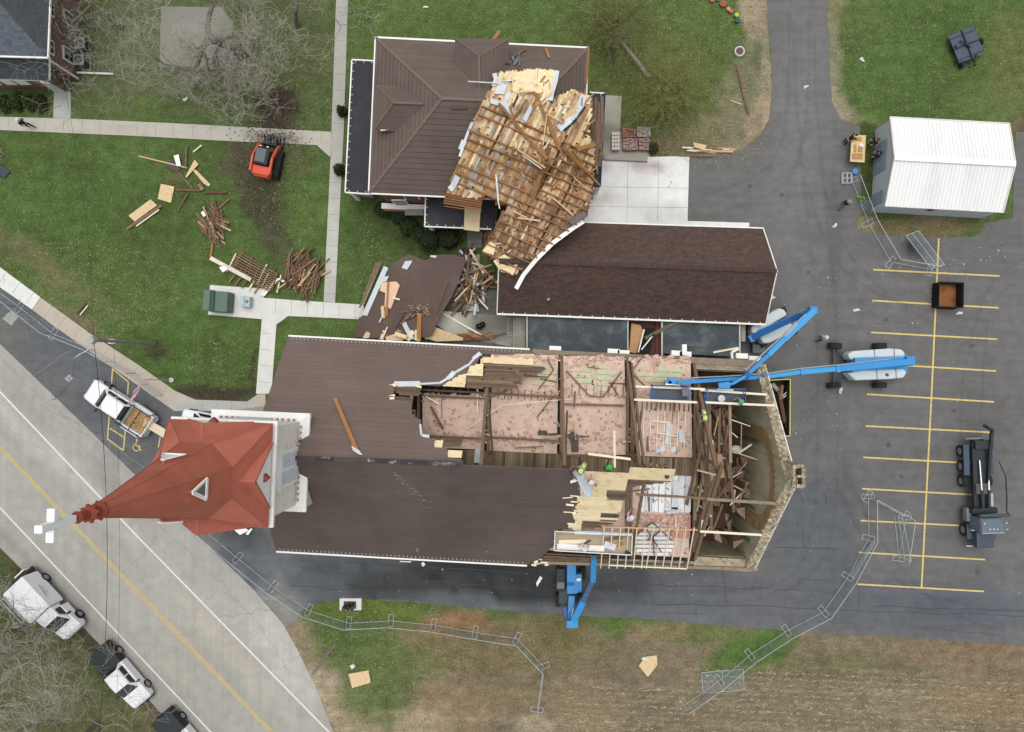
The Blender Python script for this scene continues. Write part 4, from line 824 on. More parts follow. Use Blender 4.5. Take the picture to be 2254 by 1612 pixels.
# ================= PARSONAGE =================
hroof = mat('dark_brown_shingle', '#6f6159', var=.07, scale=.8, rough=.7, isl=.05, col2='#63564f', thr=.5, scale2=.25, soft=.14)
brick = mat('red_brick', '#8a5a42', var=.2, scale=6, st=(1, 1, 3), bump=.3)
flatr = mat('black_membrane', '#35353a', var=.1, scale=1, rough=.75, col2='#3f4045', thr=.6, scale2=.7)
glassd = mat('window_glass', '#2a3036', rough=.12, var=.1, spec=.6)
HE, HRZ = 5.6, 9.5
hNW, hSW, hNE, hSE = P(827, 83, HE), P(812, 426, HE), P(1294, 106, HE), P(1282, 447, HE)
r0 = P(973, 217, HRZ); r1 = P(1180, 226, HRZ)
hc = (hNW+hSE)/2
house = thing('parsonage', V(hc.x, hc.y, 0), 'two-storey brick parsonage with brown hip roof, half buried under torn roof wreckage', 'house')
def wallring(pts, th, z0, z1, name, m, par, ins=.45):
    c = sum(pts, V(0, 0, 0))/len(pts); q = [V(p.x+(ins if p.x < c.x else -ins), p.y+(ins if p.y < c.y else -ins), 0) for p in pts]
    for i in range(len(q)):
        a, b = q[i], q[(i+1) % len(q)]; d = (b-a).normalized(); e = V(-d.y, d.x, 0)
        if (c-a).dot(e) < 0: e = -e
        MB().prism([a+d*0, b-d*(th+.004), b-d*(th+.004)+e*th, a+e*th], z0, z1).build(name, m, par)
    return q
hq = wallring([hNW, hNE, hSE, hSW], .3, 0, HE-.12, 'wall', brick, house)
faces = [('roof_slope', [hNW, hNE, r1, r0]), ('roof_slope', [hSW, hSE, r1, r0]), ('roof_slope', [hNW, hSW, r0]), ('roof_slope', [hNE, hSE, r1])]
def tinted(p): return p
for nm, f in faces:
    n = (f[1]-f[0]).cross(f[2]-f[0]).normalized(); n = -n if n.z < 0 else n
    o = MB().slab(f, .12, n).build(nm, hroof, house)
    cs = f[0] is hSW or len(f) == 3
    MB().hatch(f, (f[1]-f[0]), .42 if cs else .36, .375 if cs else .352, .04 if cs else .015, off=.0, brk=5).build('shingle_courses', hroof, o)
mb = MB()
for a, b in ((hNW, r0), (hSW, r0), (r0, r1), (hNE, r1), (hSE, r1)): mb.bar(a+V(0, 0, .04), b+V(0, 0, .04), .22, .05)
mb.build('ridge_cap', mat('hip_cap', '#75665c', var=.06), house)
mb = MB(); mb.path([hSW+V(0, 0, 0), hNW, hNE+V(0, 0, 0), hSE], .14, .14); mb.path([hSE, hSW], .14, .14); mb.build('gutter', whitem, house)
# ridge vents
mb = MB(); mb.box(RP(1011, 236, plane(hSW, hSE, r0), .08), (1.2, .25, .1)); mb.build('vent', mat('vent_brown', '#574b46'), house)
# dormers: hip-roofed, one facing north, one facing west
def dormer(pts_eave, ridge_a, ridge_b, z, zr, zb, label=None):
    e = [P(x, y, z) for x, y in pts_eave]; a = P(*ridge_a, zr); b = P(*ridge_b, zb)
    fs = [[e[0], e[1], a], [e[1], e[2], b, a], [e[0], e[3], b, a]]
    d_ = MB().prism([V(p.x, p.y, 0) for p in (e[0].lerp(e[2], .08), e[1].lerp(e[3], .08), e[2], e[3])], z-1.6, z-.06).build('dormer', brick, house)
    rf = MB()
    for f in fs: rf.slab(f, .1)
    rf.build('dormer_roof', hroof, d_)
    mb = MB()
    for f in fs: mb.hatch(f, (f[1]-f[0]) if len(f) == 3 else (f[3]-f[2]), .36, .345, .015, brk=4)
    mb.build('shingle_courses', hroof, d_)
    mb = MB().bar(e[0], a, .1, .1).bar(e[1], a, .1, .1).bar(a, b, .12, .1); mb.build('hip_cap', MATS['hip_cap'], d_)
    return d_
dormer([(1001, 84), (1120, 86), (1116, 160), (1003, 142)], (1055, 124), (1056, 202), 7.3, 8.9, 8.9)
dormer([(828, 188), (824, 286), (900, 292), (893, 190)], (867, 226), (931, 229), 7.1, 8.6, 8.6)
MB().bar(P(838, 287, 7.1), P(856, 285, 7.1), .12, .1).build('bent_flashing', whitem, house)
# porches with black membrane roofs and white drip edge
def porch(poly, z, drip_pts, name='porch', posts=None):
    p_ = MB().prism([P(x, y, z) for x, y in poly], z-.18, z).build(name, flatr, house)
    MB().path([P(x, y, z)+V(0, 0, .0) for x, y in drip_pts], .10, .14).build('drip_edge', whitem, p_)
    mb = MB()
    for (x0, y0), (x1, y1) in zip(drip_pts, drip_pts[1:]):
        L = (P(x1, y1, z)-P(x0, y0, z)).length; n = max(2, int(L/.62))
        c = P(sum(a for a, _ in poly)/len(poly), sum(b for _, b in poly)/len(poly), z)
        for i in range(n):
            q = P(x0, y0, z).lerp(P(x1, y1, z), (i+.5)/n); dd = (P(x1, y1, z)-P(x0, y0, z)).normalized(); e = V(-dd.y, dd.x, 0)
            if (c-q).dot(e) < 0: e = -e
            mb.bar(q+V(0, 0, .08), q+e*.22+V(0, 0, .08), .035, .02)
    mb.build('gutter_brackets', whitem, p_)
    for x, y in (posts or []): q = P(x, y, z); MB().box((q.x, q.y, (z-.18)/2), (.3, .3, z-.2)).build('post', whitem, p_)
    return p_
porch([(775, 132), (828, 135), (814, 428), (760, 424)], 3.3, [(828, 135), (775, 132), (760, 424), (814, 428)], posts=[(781, 139), (775, 230), (771, 320), (767, 417)])
porch([(937, 431), (1088, 436), (1088, 505), (935, 499)], 3.3, [(937, 431), (935, 499), (1082, 505)], posts=[(943, 492), (1075, 495)])
porch([(1290, 204), (1331, 206), (1320, 410), (1284, 408)], 3.2, [(1298, 204), (1331, 206)], posts=[(1326, 212), (1318, 402)])
MB().bar(P(1331, 206, 3.25), P(1321, 410, 3.25), .14, .16).bar(P(1321, 410, 3.25), P(1306, 410, 3.25), .14, .16).build('porch_edge', mat('blue_black', '#232a35'), house)
# porch slab, steps, window and trim of the south wall
wl = hq[2].lerp(hq[3], 0)
sy = (hq[2].y+hq[3].y)/2
for x in (906, 870):
    c = P(x, 440, 3.8); f = MB().box((c.x, sy-.03+(c.x-hq[3].x)*-.047+.25, 3.9 if x == 906 else 1.6), (1.2, .14, 1.8)).build('window', whitem, house)
    MB().box((c.x, sy-.11+(c.x-hq[3].x)*-.047+.25, 3.9 if x == 906 else 1.6), (.95, .06, 1.55)).build('pane', glassd, f)
MB().prism([P(x, y) for x, y in ((850, 458), (940, 462), (940, 474), (850, 470))], 0, 1.0).build('bay', brick, house)
MB().prism([P(x, y) for x, y in ((846, 454), (945, 458), (945, 470), (846, 466))], 1.0, 1.12).build('bay_cap', whitem, house)
MB().box(P(912, 468, 1.2), (1.6, .5, .1)).build('window_well_cover', mat('cover_grey', '#8b8e86'), house)
MB().prism([P(x, y) for x, y in ((783, 150), (836, 152), (824, 436), (772, 432))], 0, .6).build('porch_floor', mat('porch_concrete', '#a09b8e', var=.1), house)
MB().prism([P(x, y) for x, y in ((945, 460), (1095, 460), (1092, 508), (942, 502))], 0, .6).build('porch_floor', MATS['porch_concrete'], house)
for k in range(4): MB().prism([P(x, y) for x, y in ((1030, 510+k*9), (1062, 510+k*9), (1062, 519+k*9), (1030, 519+k*9))], 0, .55-.13*k).build('step', mat('step_grey', '#7d7f7a'), house)

# ================= ANNEX =================
an = []; AE, AR = 3.1, 6.2
aNW, aNE, aSW, aSE = P(1112, 484, AE), P(1680, 504, AE), P(1094, 690, AE), P(1685, 713, AE)
aW = (aNW+aSW)/2; aE = (aNE+aSE)/2; aW.z = aE.z = AR
annex = thing('annex', V((aNW.x+aSE.x)/2, (aNW.y+aSE.y)/2, 0), 'long low annex with a reddish brown shingled gable roof between parsonage and church', 'building')
shm = D.materials.new('annex_shingle'); shm.use_nodes = True; n_ = shm.node_tree; b_ = n_.nodes['Principled BSDF']; b_.inputs['Roughness'].default_value = .9
tc_ = n_.nodes.new('ShaderNodeTexCoord'); mp_ = n_.nodes.new('ShaderNodeMapping'); mp_.inputs['Rotation'].default_value = (0, 0, .04); br_ = n_.nodes.new('ShaderNodeTexBrick')
n_.links.new(tc_.outputs['Object'], mp_.inputs[0]); n_.links.new(mp_.outputs[0], br_.inputs['Vector'])
br_.inputs['Color1'].default_value = lin('#5c463d'); br_.inputs['Color2'].default_value = lin('#483831'); br_.inputs['Mortar'].default_value = lin('#40332d')
br_.inputs['Scale'].default_value = 1; br_.inputs['Brick Width'].default_value = .55; br_.inputs['Row Height'].default_value = .13; br_.inputs['Mortar Size'].default_value = .008; br_.inputs['Bias'].default_value = -.1
ns_ = n_.nodes.new('ShaderNodeTexNoise'); ns_.inputs['Scale'].default_value = 3.5; ns_.inputs['Detail'].default_value = 5; n_.links.new(mp_.outputs[0], ns_.inputs['Vector'])
mr_ = n_.nodes.new('ShaderNodeMapRange'); n_.links.new(ns_.outputs['Fac'], mr_.inputs[0]); mr_.inputs[1].default_value = .35; mr_.inputs[2].default_value = .65; mr_.inputs[3].default_value = .82; mr_.inputs[4].default_value = 1.2
sc_ = n_.nodes.new('ShaderNodeVectorMath'); sc_.operation = 'SCALE'; n_.links.new(br_.outputs['Color'], sc_.inputs[0]); n_.links.new(mr_.outputs[0], sc_.inputs['Scale']); n_.links.new(sc_.outputs[0], b_.inputs['Base Color'])
MB().slab([aNW, aNE, aE, aW], .14).build('roof_slope', shm, annex); MB().slab([aSW, aSE, aE, aW], .14).build('roof_slope', shm, annex)
rc = MB(); 
for i in range(90):
    a = aW.lerp(aE, (i+.05)/90); b = aW.lerp(aE, (i+.93)/90); rc.bar(a+V(0, 0, .04), b+V(0, 0, .05), .34, .05)
rc.build('ridge_cap', mat('ridge_shingle', '#493a34', isl=.12, var=.1), annex)
MB().bar(aSW+V(0, -.06, 0), aSE+V(0, -.06, 0), .14, .13).build('gutter', whitem, annex)
mb = MB()
for i in range(24): mb.box(aSW.lerp(aSE, (i+.5)/24)+V(0, .05, .08), (.05, .2, .04))
mb.build('gutter_brackets', whitem, annex)
mb = MB(); mb.bar(aNE, aE, .08, .12); mb.bar(aE, aSE, .08, .12); mb.bar(aNW, aNE+V(0, .05, 0), .1, .12); mb.build('rake_trim', whitem, annex)
MB().bar(aW, aSW, .08, .12).build('rake_trim', whitem, annex)
wallring([aNW, aNE, aSE, aSW], .3, 0, AE-.14, 'wall', mat('tan_brick', '#8d7157', var=.15, scale=6), annex, ins=.4)
MB().lathe(RP(1207, 660, plane(aSW, aSE, aE)), [(.14, 0), (.14, .3), (.09, .36)], 10).build('vent_pipe', mat('grey_metal', '#8e8f8e', metal=.3, rough=.5), annex)
for t, e in ((.0, aE),):
    g = [V(aNE.x-.4, aNE.y-.4, AE-.1), V(aSE.x-.4, aSE.y+.4, AE-.1), V(aE.x-.4, aE.y, AR-.25)]; MB().add(g+[p-V(.2, 0, 0) for p in g], [(0, 1, 2), (5, 4, 3), (0, 3, 4, 1), (1, 4, 5, 2), (2, 5, 3, 0)]).build('gable_end', MATS['tan_brick'], annex)
# ---- flat-roofed link between annex and church
link = thing('flat_roof_link', P(1400, 750, 0), 'grey flat-roofed connecting wing squeezed between annex and church', 'building')
gmem = mat('grey_membrane', '#5f686c', var=.14, scale=1.6, col2='#41494d', thr=.42, scale2=.5, rough=.7, st=(1, 1, 1), fine=.06)
for x0, x1, z, nm in ((1162, 1381, 2.7, 'flat_roof'), (1459, 1628, 2.7, 'flat_roof')):
    o = MB().prism([P(x0, 694, z), P(x1, 700, z), P(x1, 785, z), P(x0, 778, z)], z-.2, z).build(nm, gmem, link)
    MB().prism([P(x0+4, 700, z), P(x1-4, 704, z), P(x1-4, 782, z), P(x0+4, 775, z)], 0, z-.2).build('wall', MATS['tan_brick'], link)
mb = MB(); mb.bar(P(1160, 697, 2.75), P(1160, 777, 2.75), .1, .1).bar(P(1628, 712, 2.75), P(1628, 788, 2.75), .12, .12).bar(P(1382, 705, 2.75), P(1382, 782, 2.75), .1, .06).bar(P(1457, 705, 2.75), P(1457, 784, 2.75), .14, .06); mb.build('drip_edge', mat('edge_grey', '#c2c0ba', var=.1), link)
o = MB().prism([P(1384, 700, 1.6), P(1456, 702, 1.6), P(1456, 786, 1.6), P(1384, 780, 1.6)], 1.4, 1.6).build('canopy_roof', mat('wine_brown', '#5b3b33', var=.15), link)
MB().prism([P(1410, 722, 1.62), P(1440, 722, 1.62), P(1430, 784, 1.62), P(1405, 782, 1.62)], 1.62, 1.64).build('roof_opening', dark, o)
MB().bar(P(1448, 705, 1.7), P(1448, 784, 1.7), .3, .1).build('canopy_edge', mat('wine_edge', '#7a4b40'), o)
MB().path([P(1612, 790, 2.8), P(1610, 776, 2.85), P(1626, 768, 2.85)], .2, .16).build('downpipe', whitem, link)
MB().bar(P(1636, 706, 1.5), P(1636, 752, 1.5), .35, .12).build('white_ledge', mat('ledge_grey', '#b4b3a8'), link)
# stair well and steel steps west of the link
st_ = thing('outside_steps', P(1138, 735, 0), 'narrow steel steps and grey landing beside the western end of the flat-roofed link', 'steps')
MB().prism([P(1134, 700), P(1158, 701), P(1157, 770), P(1132, 769)], 0, 1.2).build('landing', mat('landing', '#9b998c', var=.2, scale=2), st_)
for k in range(12): MB().bar(P(1119, 702+k*4.6, .3+k*.05), P(1129, 702+k*4.6, .3+k*.05), .05, .04).build('tread', mat('tread', '#b5b4ac'), st_)
MB().bar(P(1131, 700, 1.6), P(1131, 768, 1.6), .06, .06).bar(P(1117, 700, 1.1), P(1117, 766, 1.1), .04, .04).build('handrail', mat('rail', '#a5a59f'), st_)

# ================= WHITE SHED =================
W = 2.75; WR = 3.9
s1, s2, s3, s4 = P(1959, 258, W), P(2221, 272, W), P(2208, 468, W), P(1948, 454, W)
sw_ = (s1+s4)/2; se_ = (s2+s3)/2; sw_.z = se_.z = WR
shed = thing('white_shed', V((s1.x+s3.x)/2, (s1.y+s3.y)/2, 0), 'white metal shed with ribbed gable roof at the top of the parking lot', 'shed')
wm = mat('white_sheet_metal', '#f2f2f0', var=.02, scale=.5, rough=.45, col2='#dedfde', thr=.56, scale2=.25, st=(1, .15, 1)); wm2 = mat('shed_wall', '#c3cacf', var=.04, scale=1)
for q in ([s1, s2, se_, sw_], [s4, s3, se_, sw_]):
    o = MB().slab(q, .06).build('roof_panel', wm, shed); MB().hatch(q, q[3]-q[0], .3, .05, .035).build('roof_ribs', wm, o)
MB().bar(sw_+V(0, 0, .05), se_+V(0, 0, .05), .5, .05).build('ridge_cap', wm, shed)
mb = MB(); mb.bar(s1, sw_, .08, .14).bar(sw_, s4, .08, .14).bar(s2, se_, .08, .14).bar(se_, s3, .08, .14).bar(s1, s2, .08, .12).bar(s4, s3, .08, .12); mb.build('trim', mat('shed_trim', '#e2dfda'), shed)
q4 = wallring([s1, s2, s3, s4], .12, 0, W-.06, 'wall', wm2, shed, ins=.12)
for g, nm in (([q4[0]+V(.01, 0, 0), q4[3]+V(.01, 0, 0)], 'gable'), ([q4[1]-V(.13, 0, 0), q4[2]-V(.13, 0, 0)], 'gable')):
    a, b = g[0].copy(), g[1].copy(); a.z = b.z = W-.06; c = (a+b)/2; c.z = WR-.1
    MB().add([a, b, c, a+V(.12, 0, 0), b+V(.12, 0, 0), c+V(.12, 0, 0)], [(0, 1, 2), (5, 4, 3), (0, 3, 4, 1), (1, 4, 5, 2), (2, 5, 3, 0)]).build(nm, wm2, shed)
ux = (q4[3]-q4[0]).normalized()
dr = MB().bar(q4[0]+ux*1.5+V(-.04, 0, 1.2), q4[0]+ux*4.0+V(-.04, 0, 1.2), .06, 2.3).build('roller_door', mat('door_blue_grey', '#8fa0ab', var=.06), shed)
MB().hatch([q4[0]+ux*1.55+V(-.08, 0, .1), q4[0]+ux*3.95+V(-.08, 0, .1), q4[0]+ux*3.95+V(-.08, 0, 2.3), q4[0]+ux*1.55+V(-.08, 0, 2.3)], ux, .3, .03, .02).build('door_ribs', mat('door_rib', '#7d8c97'), dr)
MB().bar(q4[3]-ux*.4+V(-.04, 0, 1.1), q4[3]-ux*1.4+V(-.04, 0, 1.1), .06, 2.1).build('door', MATS['door_blue_grey'], shed)
# small dark emblem bracket on the south wall
mb = MB(); c = q4[3].lerp(q4[2], .43)+V(0, -.06, 2.0)
for dx, dz, l, a in ((0, 0, .5, .2), (.2, .12, .35, .8), (-.2, -.05, .35, -.5), (.3, .2, .25, 0), (-.05, .18, .3, .3), (.1, -.15, .25, -1)): mb.bar(c+V(dx-l/2*math.cos(a), 0, dz-l/2*math.sin(a)), c+V(dx+l/2*math.cos(a), 0, dz+l/2*math.sin(a)), .06, .1)
mb.build('wall_ornament', mat('ornament', '#3c4a4c'), shed)

# ================= GREY-ROOFED HOUSE (top left) =================
gb = thing('brick_house', P(60, 60, 0), 'brown brick house with a grey slate roof in the top left corner of the lawn', 'house')
slate = mat('slate', '#626973', var=.12, scale=3, isl=.16, rough=.7); slate2 = mat('slate_dark', '#4a5054', var=.1, scale=3, isl=.14, rough=.7)
GE = 4.8
ge1 = P(106, 128, GE); ge2 = P(-220, 118, GE); ge3 = P(118, -160, GE); gr = P(-60, -60, 8.4)
brk_ = mat('brown_brick', '#84695b', var=.16, scale=6, st=(1, 1, 3), col2='#96796a', thr=.6, scale2=2, bump=.2)
for f in ([ge2, ge1, gr], [ge1, ge3, gr], [ge2, gr, P(-300, -100, GE)]):
    o = MB().slab(f, .12).build('roof_slope', slate2 if f[0] is ge1 else slate, gb); MB().hatch(f, f[1]-f[0], .22, .205, .015, brk=.5).build('slates', slate if f[0] is not ge1 else slate2, o)
MB().path([ge2, ge1, ge3], .12, .14).build('gutter', whitem, gb)
MB().prism([V(ge2.x, ge1.y+.5, 0), V(ge1.x-.8, ge1.y+.4, 0), V(ge1.x-.8, ge3.y, 0), V(ge2.x, ge3.y, 0)], 0, GE-.12).build('wall', brk_, gb)
# enclosed lower porch along the front with its own slope
lz = 2.7
lp = [P(-220, 168, lz), P(107, 176, lz), P(107, 132, lz+1.3), P(-220, 122, lz+1.3)]
o = MB().slab(lp, .12).build('porch_roof', slate2, gb); MB().hatch(lp, V(1, -.03, 0), .24, .225, .015, brk=.5).build('slates', slate2, o)
MB().bar(lp[0]+V(0, 0, -.1), lp[1]+V(0, 0, -.1), .1, .14).bar(lp[1]+V(0, 0, -.1), lp[2]+V(0, 0, -.1), .1, .14).build('gutter', whitem, gb)
bx = lp[1].x+.0
MB().prism([V(lp[0].x, lp[1].y+.35, 0), V(bx-.5, lp[1].y+.35, 0), V(bx-.5, ge1.y+.6, 0), V(lp[0].x, ge1.y+.6, 0)], 0, lz-.12).build('porch_wall', brk_, gb)
MB().prism([V(bx-.5, lp[1].y+.9, 0), V(bx-.1, lp[1].y+.9, 0), V(bx-.1, lp[1].y+1.3, 0), V(bx-.5, lp[1].y+1.3, 0)], 0, 1.2).build('pier', brk_, gb)
ex = ge1.x-.8
for i, (y, z, hh) in enumerate(((ge1.y+1.5, 3.7, 1.3), (ge1.y+1.8, 1.3, 1.3), (ge1.y+4.6, 3.7, 1.3), (ge1.y+4.9, 1.3, 1.2), (ge1.y+7.2, 3.7, 1.3))):
    f = MB().box((ex+.03, y, z), (.14, 1.15, hh)).build('window', whitem, gb)
    for k in (-1, 1):
        for j in (-1, 1): MB().box((ex+.11, y+k*.24, z+j*hh*.22), (.05, .4, hh*.37)).build('pane', glassd, f)
MB().path([ge1+V(0, 0, -.1), V(ex+.1, ge1.y+.35, GE-.9), V(ex+.12, ge1.y+.3, .1)], .12, .12).build('downpipe', whitem, gb)
for x in (-20, 15, 45): c = P(x, 180, 1.6); MB().box((c.x, lp[1].y+.33, 1.6), (.9, .1, 1.3)).build('porch_window', whitem, gb)
MB().slab([P(88, 179, 3.0), P(108, 182, 3.0), P(143, 201, 0.9), P(120, 201, .9)], .08).build('stair_canopy', mat('canopy_grey', '#b6c0c4'), gb)
# pipe, condensers
tag(MB().tube(P(170, 160, .25), P(249, 163, .25), .09).build('drain_pipe', whitem), 'white drain pipe lying on the lawn beside the brick house', 'pipe')
for k, (x, y, lb) in enumerate(((181, 104, 'grey air conditioner with round fan, further from the walk'), (179, 140, 'grey air conditioner with round fan, nearer to the walk'))):
    c = P(x+9, y+2, 0); ac = thing('air_conditioner', c+V(0, 0, .02), lb, 'air conditioner', 'air conditioners beside the brick house')
    MB().box(c+V(0, 0, .5), (.82, .82, .8)).build('case', mat('ac_dark', '#3e4448', var=.1), ac, bevel=.04)
    MB().box(c+V(0, 0, .93), (.88, .88, .06)).build('top', mat('ac_top', '#a7a9a9'), ac)
    MB().lathe(c+V(0, 0, .965), [(.34, 0), (.34, .02), (.06, .05)], 20).build('fan_grille', mat('ac_grille', '#44494c', var=.1), ac)
    mb = MB(); [mb.bar(c+V(0, 0, 1.01), c+V(.36*math.cos(a*.785), .36*math.sin(a*.785), 1.0), .03, .02) for a in range(8)]; mb.build('fan_guard', MATS['ac_top'], ac)
# ================= TORN ROOF SECTION lying across parsonage and annex =================
rd = random.Random(42)
def inpoly(x, y, poly):
    c = False
    for i in range(len(poly)):
        (x0, y0), (x1, y1) = poly[i], poly[(i+1) % len(poly)]
        if (y0 > y) != (y1 > y) and x < x0+(y-y0)/(y1-y0)*(x1-x0): c = not c
    return c
CP = [(1087, 155, 8.6), (1225, 155, 8.2), (1030, 300, 8.6), (1130, 290, 9.9), (1240, 250, 9.8), (985, 420, 7.0), (1000, 340, 8.4), (1060, 440, 7.2), (1200, 330, 9.9), (1290, 210, 7.8), (1310, 300, 7.3), (1305, 410, 6.7), (1120, 450, 7.4), (1210, 440, 7.9), (1280, 490, 6.6), (1180, 510, 7.0), (1120, 570, 6.0), (1060, 555, 5.6), (1130, 607, 5.6), (1230, 530, 6.6)]
HPL = [plane(hNW, hNE, r1), plane(hSW, hSE, r1), plane(hNW, hSW, r0), plane(hNE, hSE, r1)]
ZC = {}
def zt(x, y):
    k = (round(x/3), round(y/3))
    if k not in ZC: ZC[k] = zt_(x, y)
    return ZC[k]
def zt_(x, y):
    n = d = 0
    for cx, cy, cz in CP: w_ = 1/((x-cx)**2+(y-cy)**2+250)**1.4; n += w_*cz; d += w_
    z = n/d
    if 812 < x < 1296 and 83 < y < 447: z = max(z, min(RP(x, y, q).z for q in HPL)+.42)
    return z
def T(x, y, o=0): return P(x, y, zt(x, y)+o)
main = [(1089, 160), (1128, 158), (1186, 152), (1226, 156), (1218, 190), (1210, 232), (1224, 222), (1236, 208), (1262, 198), (1284, 208), (1300, 214), (1302, 240), (1296, 300), (1308, 330), (1304, 400), (1300, 440), (1288, 480), (1262, 500), (1216, 534), (1170, 572), (1134, 606), (1104, 598), (1086, 572), (1062, 556), (1078, 520), (1100, 480), (1118, 452), (1096, 446), (1072, 432), (1048, 440), (1006, 432), (982, 428), (994, 392), (1012, 348), (1026, 300), (1042, 262), (1060, 226), (1084, 190)]
tor = thing('torn_roof_section', V(T(1180, 380).x, T(1180, 380).y, 4), 'huge upside-down slab of torn-off roof, boards and rafters showing, lying across the parsonage and annex', 'roof wreckage')
d1 = (.44, -.898); d2 = (.92, .40)
def run(mb, x, y, dx, dy, L, w_, h_, off, step=14):
    pts = []; n = max(1, int(L/step))
    for i in range(n+1): t = L*i/n; pts.append(T(x+dx*t, y+dy*t, off))
    for a, b in zip(pts, pts[1:]): mb.bar(a, b, w_, h_)
under = MB()   # backing underside so that no daylight shows between boards
gs = 12
for gx_ in range(970, 1320, gs):
    for gy_ in range(140, 620, gs):
        if inpoly(gx_+gs/2, gy_+gs/2, main): under.slab([T(gx_, gy_, -.16), T(gx_+gs, gy_, -.16), T(gx_+gs, gy_+gs, -.16), T(gx_, gy_+gs, -.16)], .03)
under.build('backing_boards', mat('backing', '#7b5c44', var=.25, scale=1.5, col2='#5c4433', thr=.5), tor)
mbs = {k: MB() for k in ('light', 'mix', 'grey', 'brown')}
perp = (-d1[1], d1[0])
for k in range(-60, 75):
    ox = 1150+perp[0]*k*5.6; oy = 370+perp[1]*k*5.6; t = -320
    while t < 330:
        L = rd.uniform(50, 210); x = ox+d1[0]*t; y = oy+d1[1]*t; xm = x+d1[0]*L/2; ym = y+d1[1]*L/2
        # clip run to the outline
        s0 = None; seg = []
        for i in range(int(L/4)+1):
            q = i*4; ins = inpoly(x+d1[0]*q, y+d1[1]*q, main)
            if ins and s0 is None: s0 = q
            if (not ins or i == int(L/4)) and s0 is not None: seg.append((s0, q)); s0 = None
        up = max(0, min(1, (330-ym)/100)); low = max(0, min(1, (ym-395)/90)); r = rd.random()
        if r < .08+up*.8: c = 'light'
        elif r < .10+low*.65+(.15 if xm > 1200 else 0): c = 'brown'
        elif r < .86: c = 'mix'
        else: c = 'grey' if low < .4 else 'brown'
        for a, b in seg:
            if b-a > 5 and rd.random() > .03: run(mbs[c], x+d1[0]*a, y+d1[1]*a, d1[0], d1[1], b-a-1, .2, .025, rd.uniform(-.03, .02))
        t += L
mbs['light'].build('sheathing_boards', mat('fresh_sheathing', '#e8cfa2', var=.1, scale=3, islcol=['#e8d2a6', '#f0dfbd', '#dcc091', '#e3c99c', '#b98f5f']), tor)
mbs['mix'].build('sheathing_boards', mat('mixed_sheathing', '#b08e69', var=.14, scale=3, islcol=['#c29a6c', '#9b7452', '#d6b88c', '#8d684c', '#b98f64', '#ac845c', '#e0c79c']), tor)
mbs['grey'].build('sheathing_boards', mat('grey_sheathing', '#a59c90', var=.12, scale=3, islcol=['#a79c90', '#c9c4be', '#8b7d6f', '#b9a68c', '#9fa4a6']), tor)
mbs['brown'].build('sheathing_boards', mat('brown_sheathing', '#8a5f43', var=.16, scale=3, islcol=['#7e5f4a', '#97775b', '#6e5343', '#aa8a6b', '#8a6b53', '#b99c80', '#cbb091']), tor)
raft = mat('rafter_brown', '#93683f', var=.15, scale=3, rnd=.22)
def clipline(x, y, dx, dy, L, poly, step=5):
    s0 = None; out = []; n = int(L/step)
    for i in range(n+1):
        q = i*step; ins = inpoly(x+dx*q, y+dy*q, poly)
        if ins and s0 is None: s0 = q
        if (not ins or i == n) and s0 is not None: out.append((s0, q)); s0 = None
    return out
cnt = 0
for k in range(-15, 17):
    ox = 1150-d2[1]*k*19.5; oy = 380+d2[0]*k*19.5
    for a, b in clipline(ox-d2[0]*260, oy-d2[1]*260, d2[0], d2[1], 520, main):
        q = a
        while q < b-12:
            L = min(b-q, rd.uniform(130, 300)); ym = oy-d2[1]*260+d2[1]*(q+L/2)
            if ym < 265 or rd.random() < .12: q += L; continue
            w2 = rd.uniform(-.02, .03); dx, dy = d2[0]-w2*d2[1], d2[1]+w2*d2[0]; n_l = math.hypot(dx, dy)
            mb = MB(); run(mb, ox-d2[0]*260+d2[0]*q, oy-d2[1]*260+d2[1]*q, dx/n_l, dy/n_l, L, .10, .2, .15, 40); mb.build('rafter', raft, tor); cnt += 1; q += L
for x0, y0, x1, y1, w_, c in ((1098, 228, 1170, 315, .2, 0), (1170, 315, 1205, 350, .22, 0), (1122, 235, 1132, 262, .14, 0), (1132, 262, 1200, 168, .13, 0), (1178, 205, 1232, 330, .22, 0), (1205, 250, 1235, 335, .14, 0), (1205, 252, 1238, 270, .08, 1), (1195, 320, 1204, 252, .08, 1), (1240, 330, 1310, 400, .16, 0), (1248, 330, 1320, 408, .14, 0), (1188, 395, 1210, 325, .3, 0), (1170, 445, 1190, 385, .3, 0), (1140, 330, 1200, 370, .12, 1), (1150, 342, 1192, 372, .06, 2), (1262, 390, 1296, 420, .07, 1), (1290, 185, 1296, 110, .16, 0),
                                (1102, 180, 1146, 176, .07, 2), (1030, 180, 1100, 184, .06, 2), (1092, 385, 1097, 442, .12, 2), (1096, 440, 1100, 460, .08, 2), (1035, 405, 1060, 418, .06, 1), (1260, 330, 1282, 360, .14, 0), (1290, 470, 1255, 492, .5, 3), (1216, 435, 1262, 475, .1, 1), (1118, 275, 1160, 220, .12, 0), (1140, 205, 1175, 202, .1, 1), (1270, 330, 1310, 318, .3, 0), (1130, 465, 1160, 480, .1, 1), (1140, 480, 1190, 487, .12, 1)):
    m_ = [raft, mat('pale_stick', '#cfb089', rnd=.2), mat('white_stick', '#dfe0de'), mat('grey_scrap', '#6b615e')][c]; MB().bar(T(x0, y0, .35), T(x1, y1, .4), w_, .12).build('brace', m_, tor)
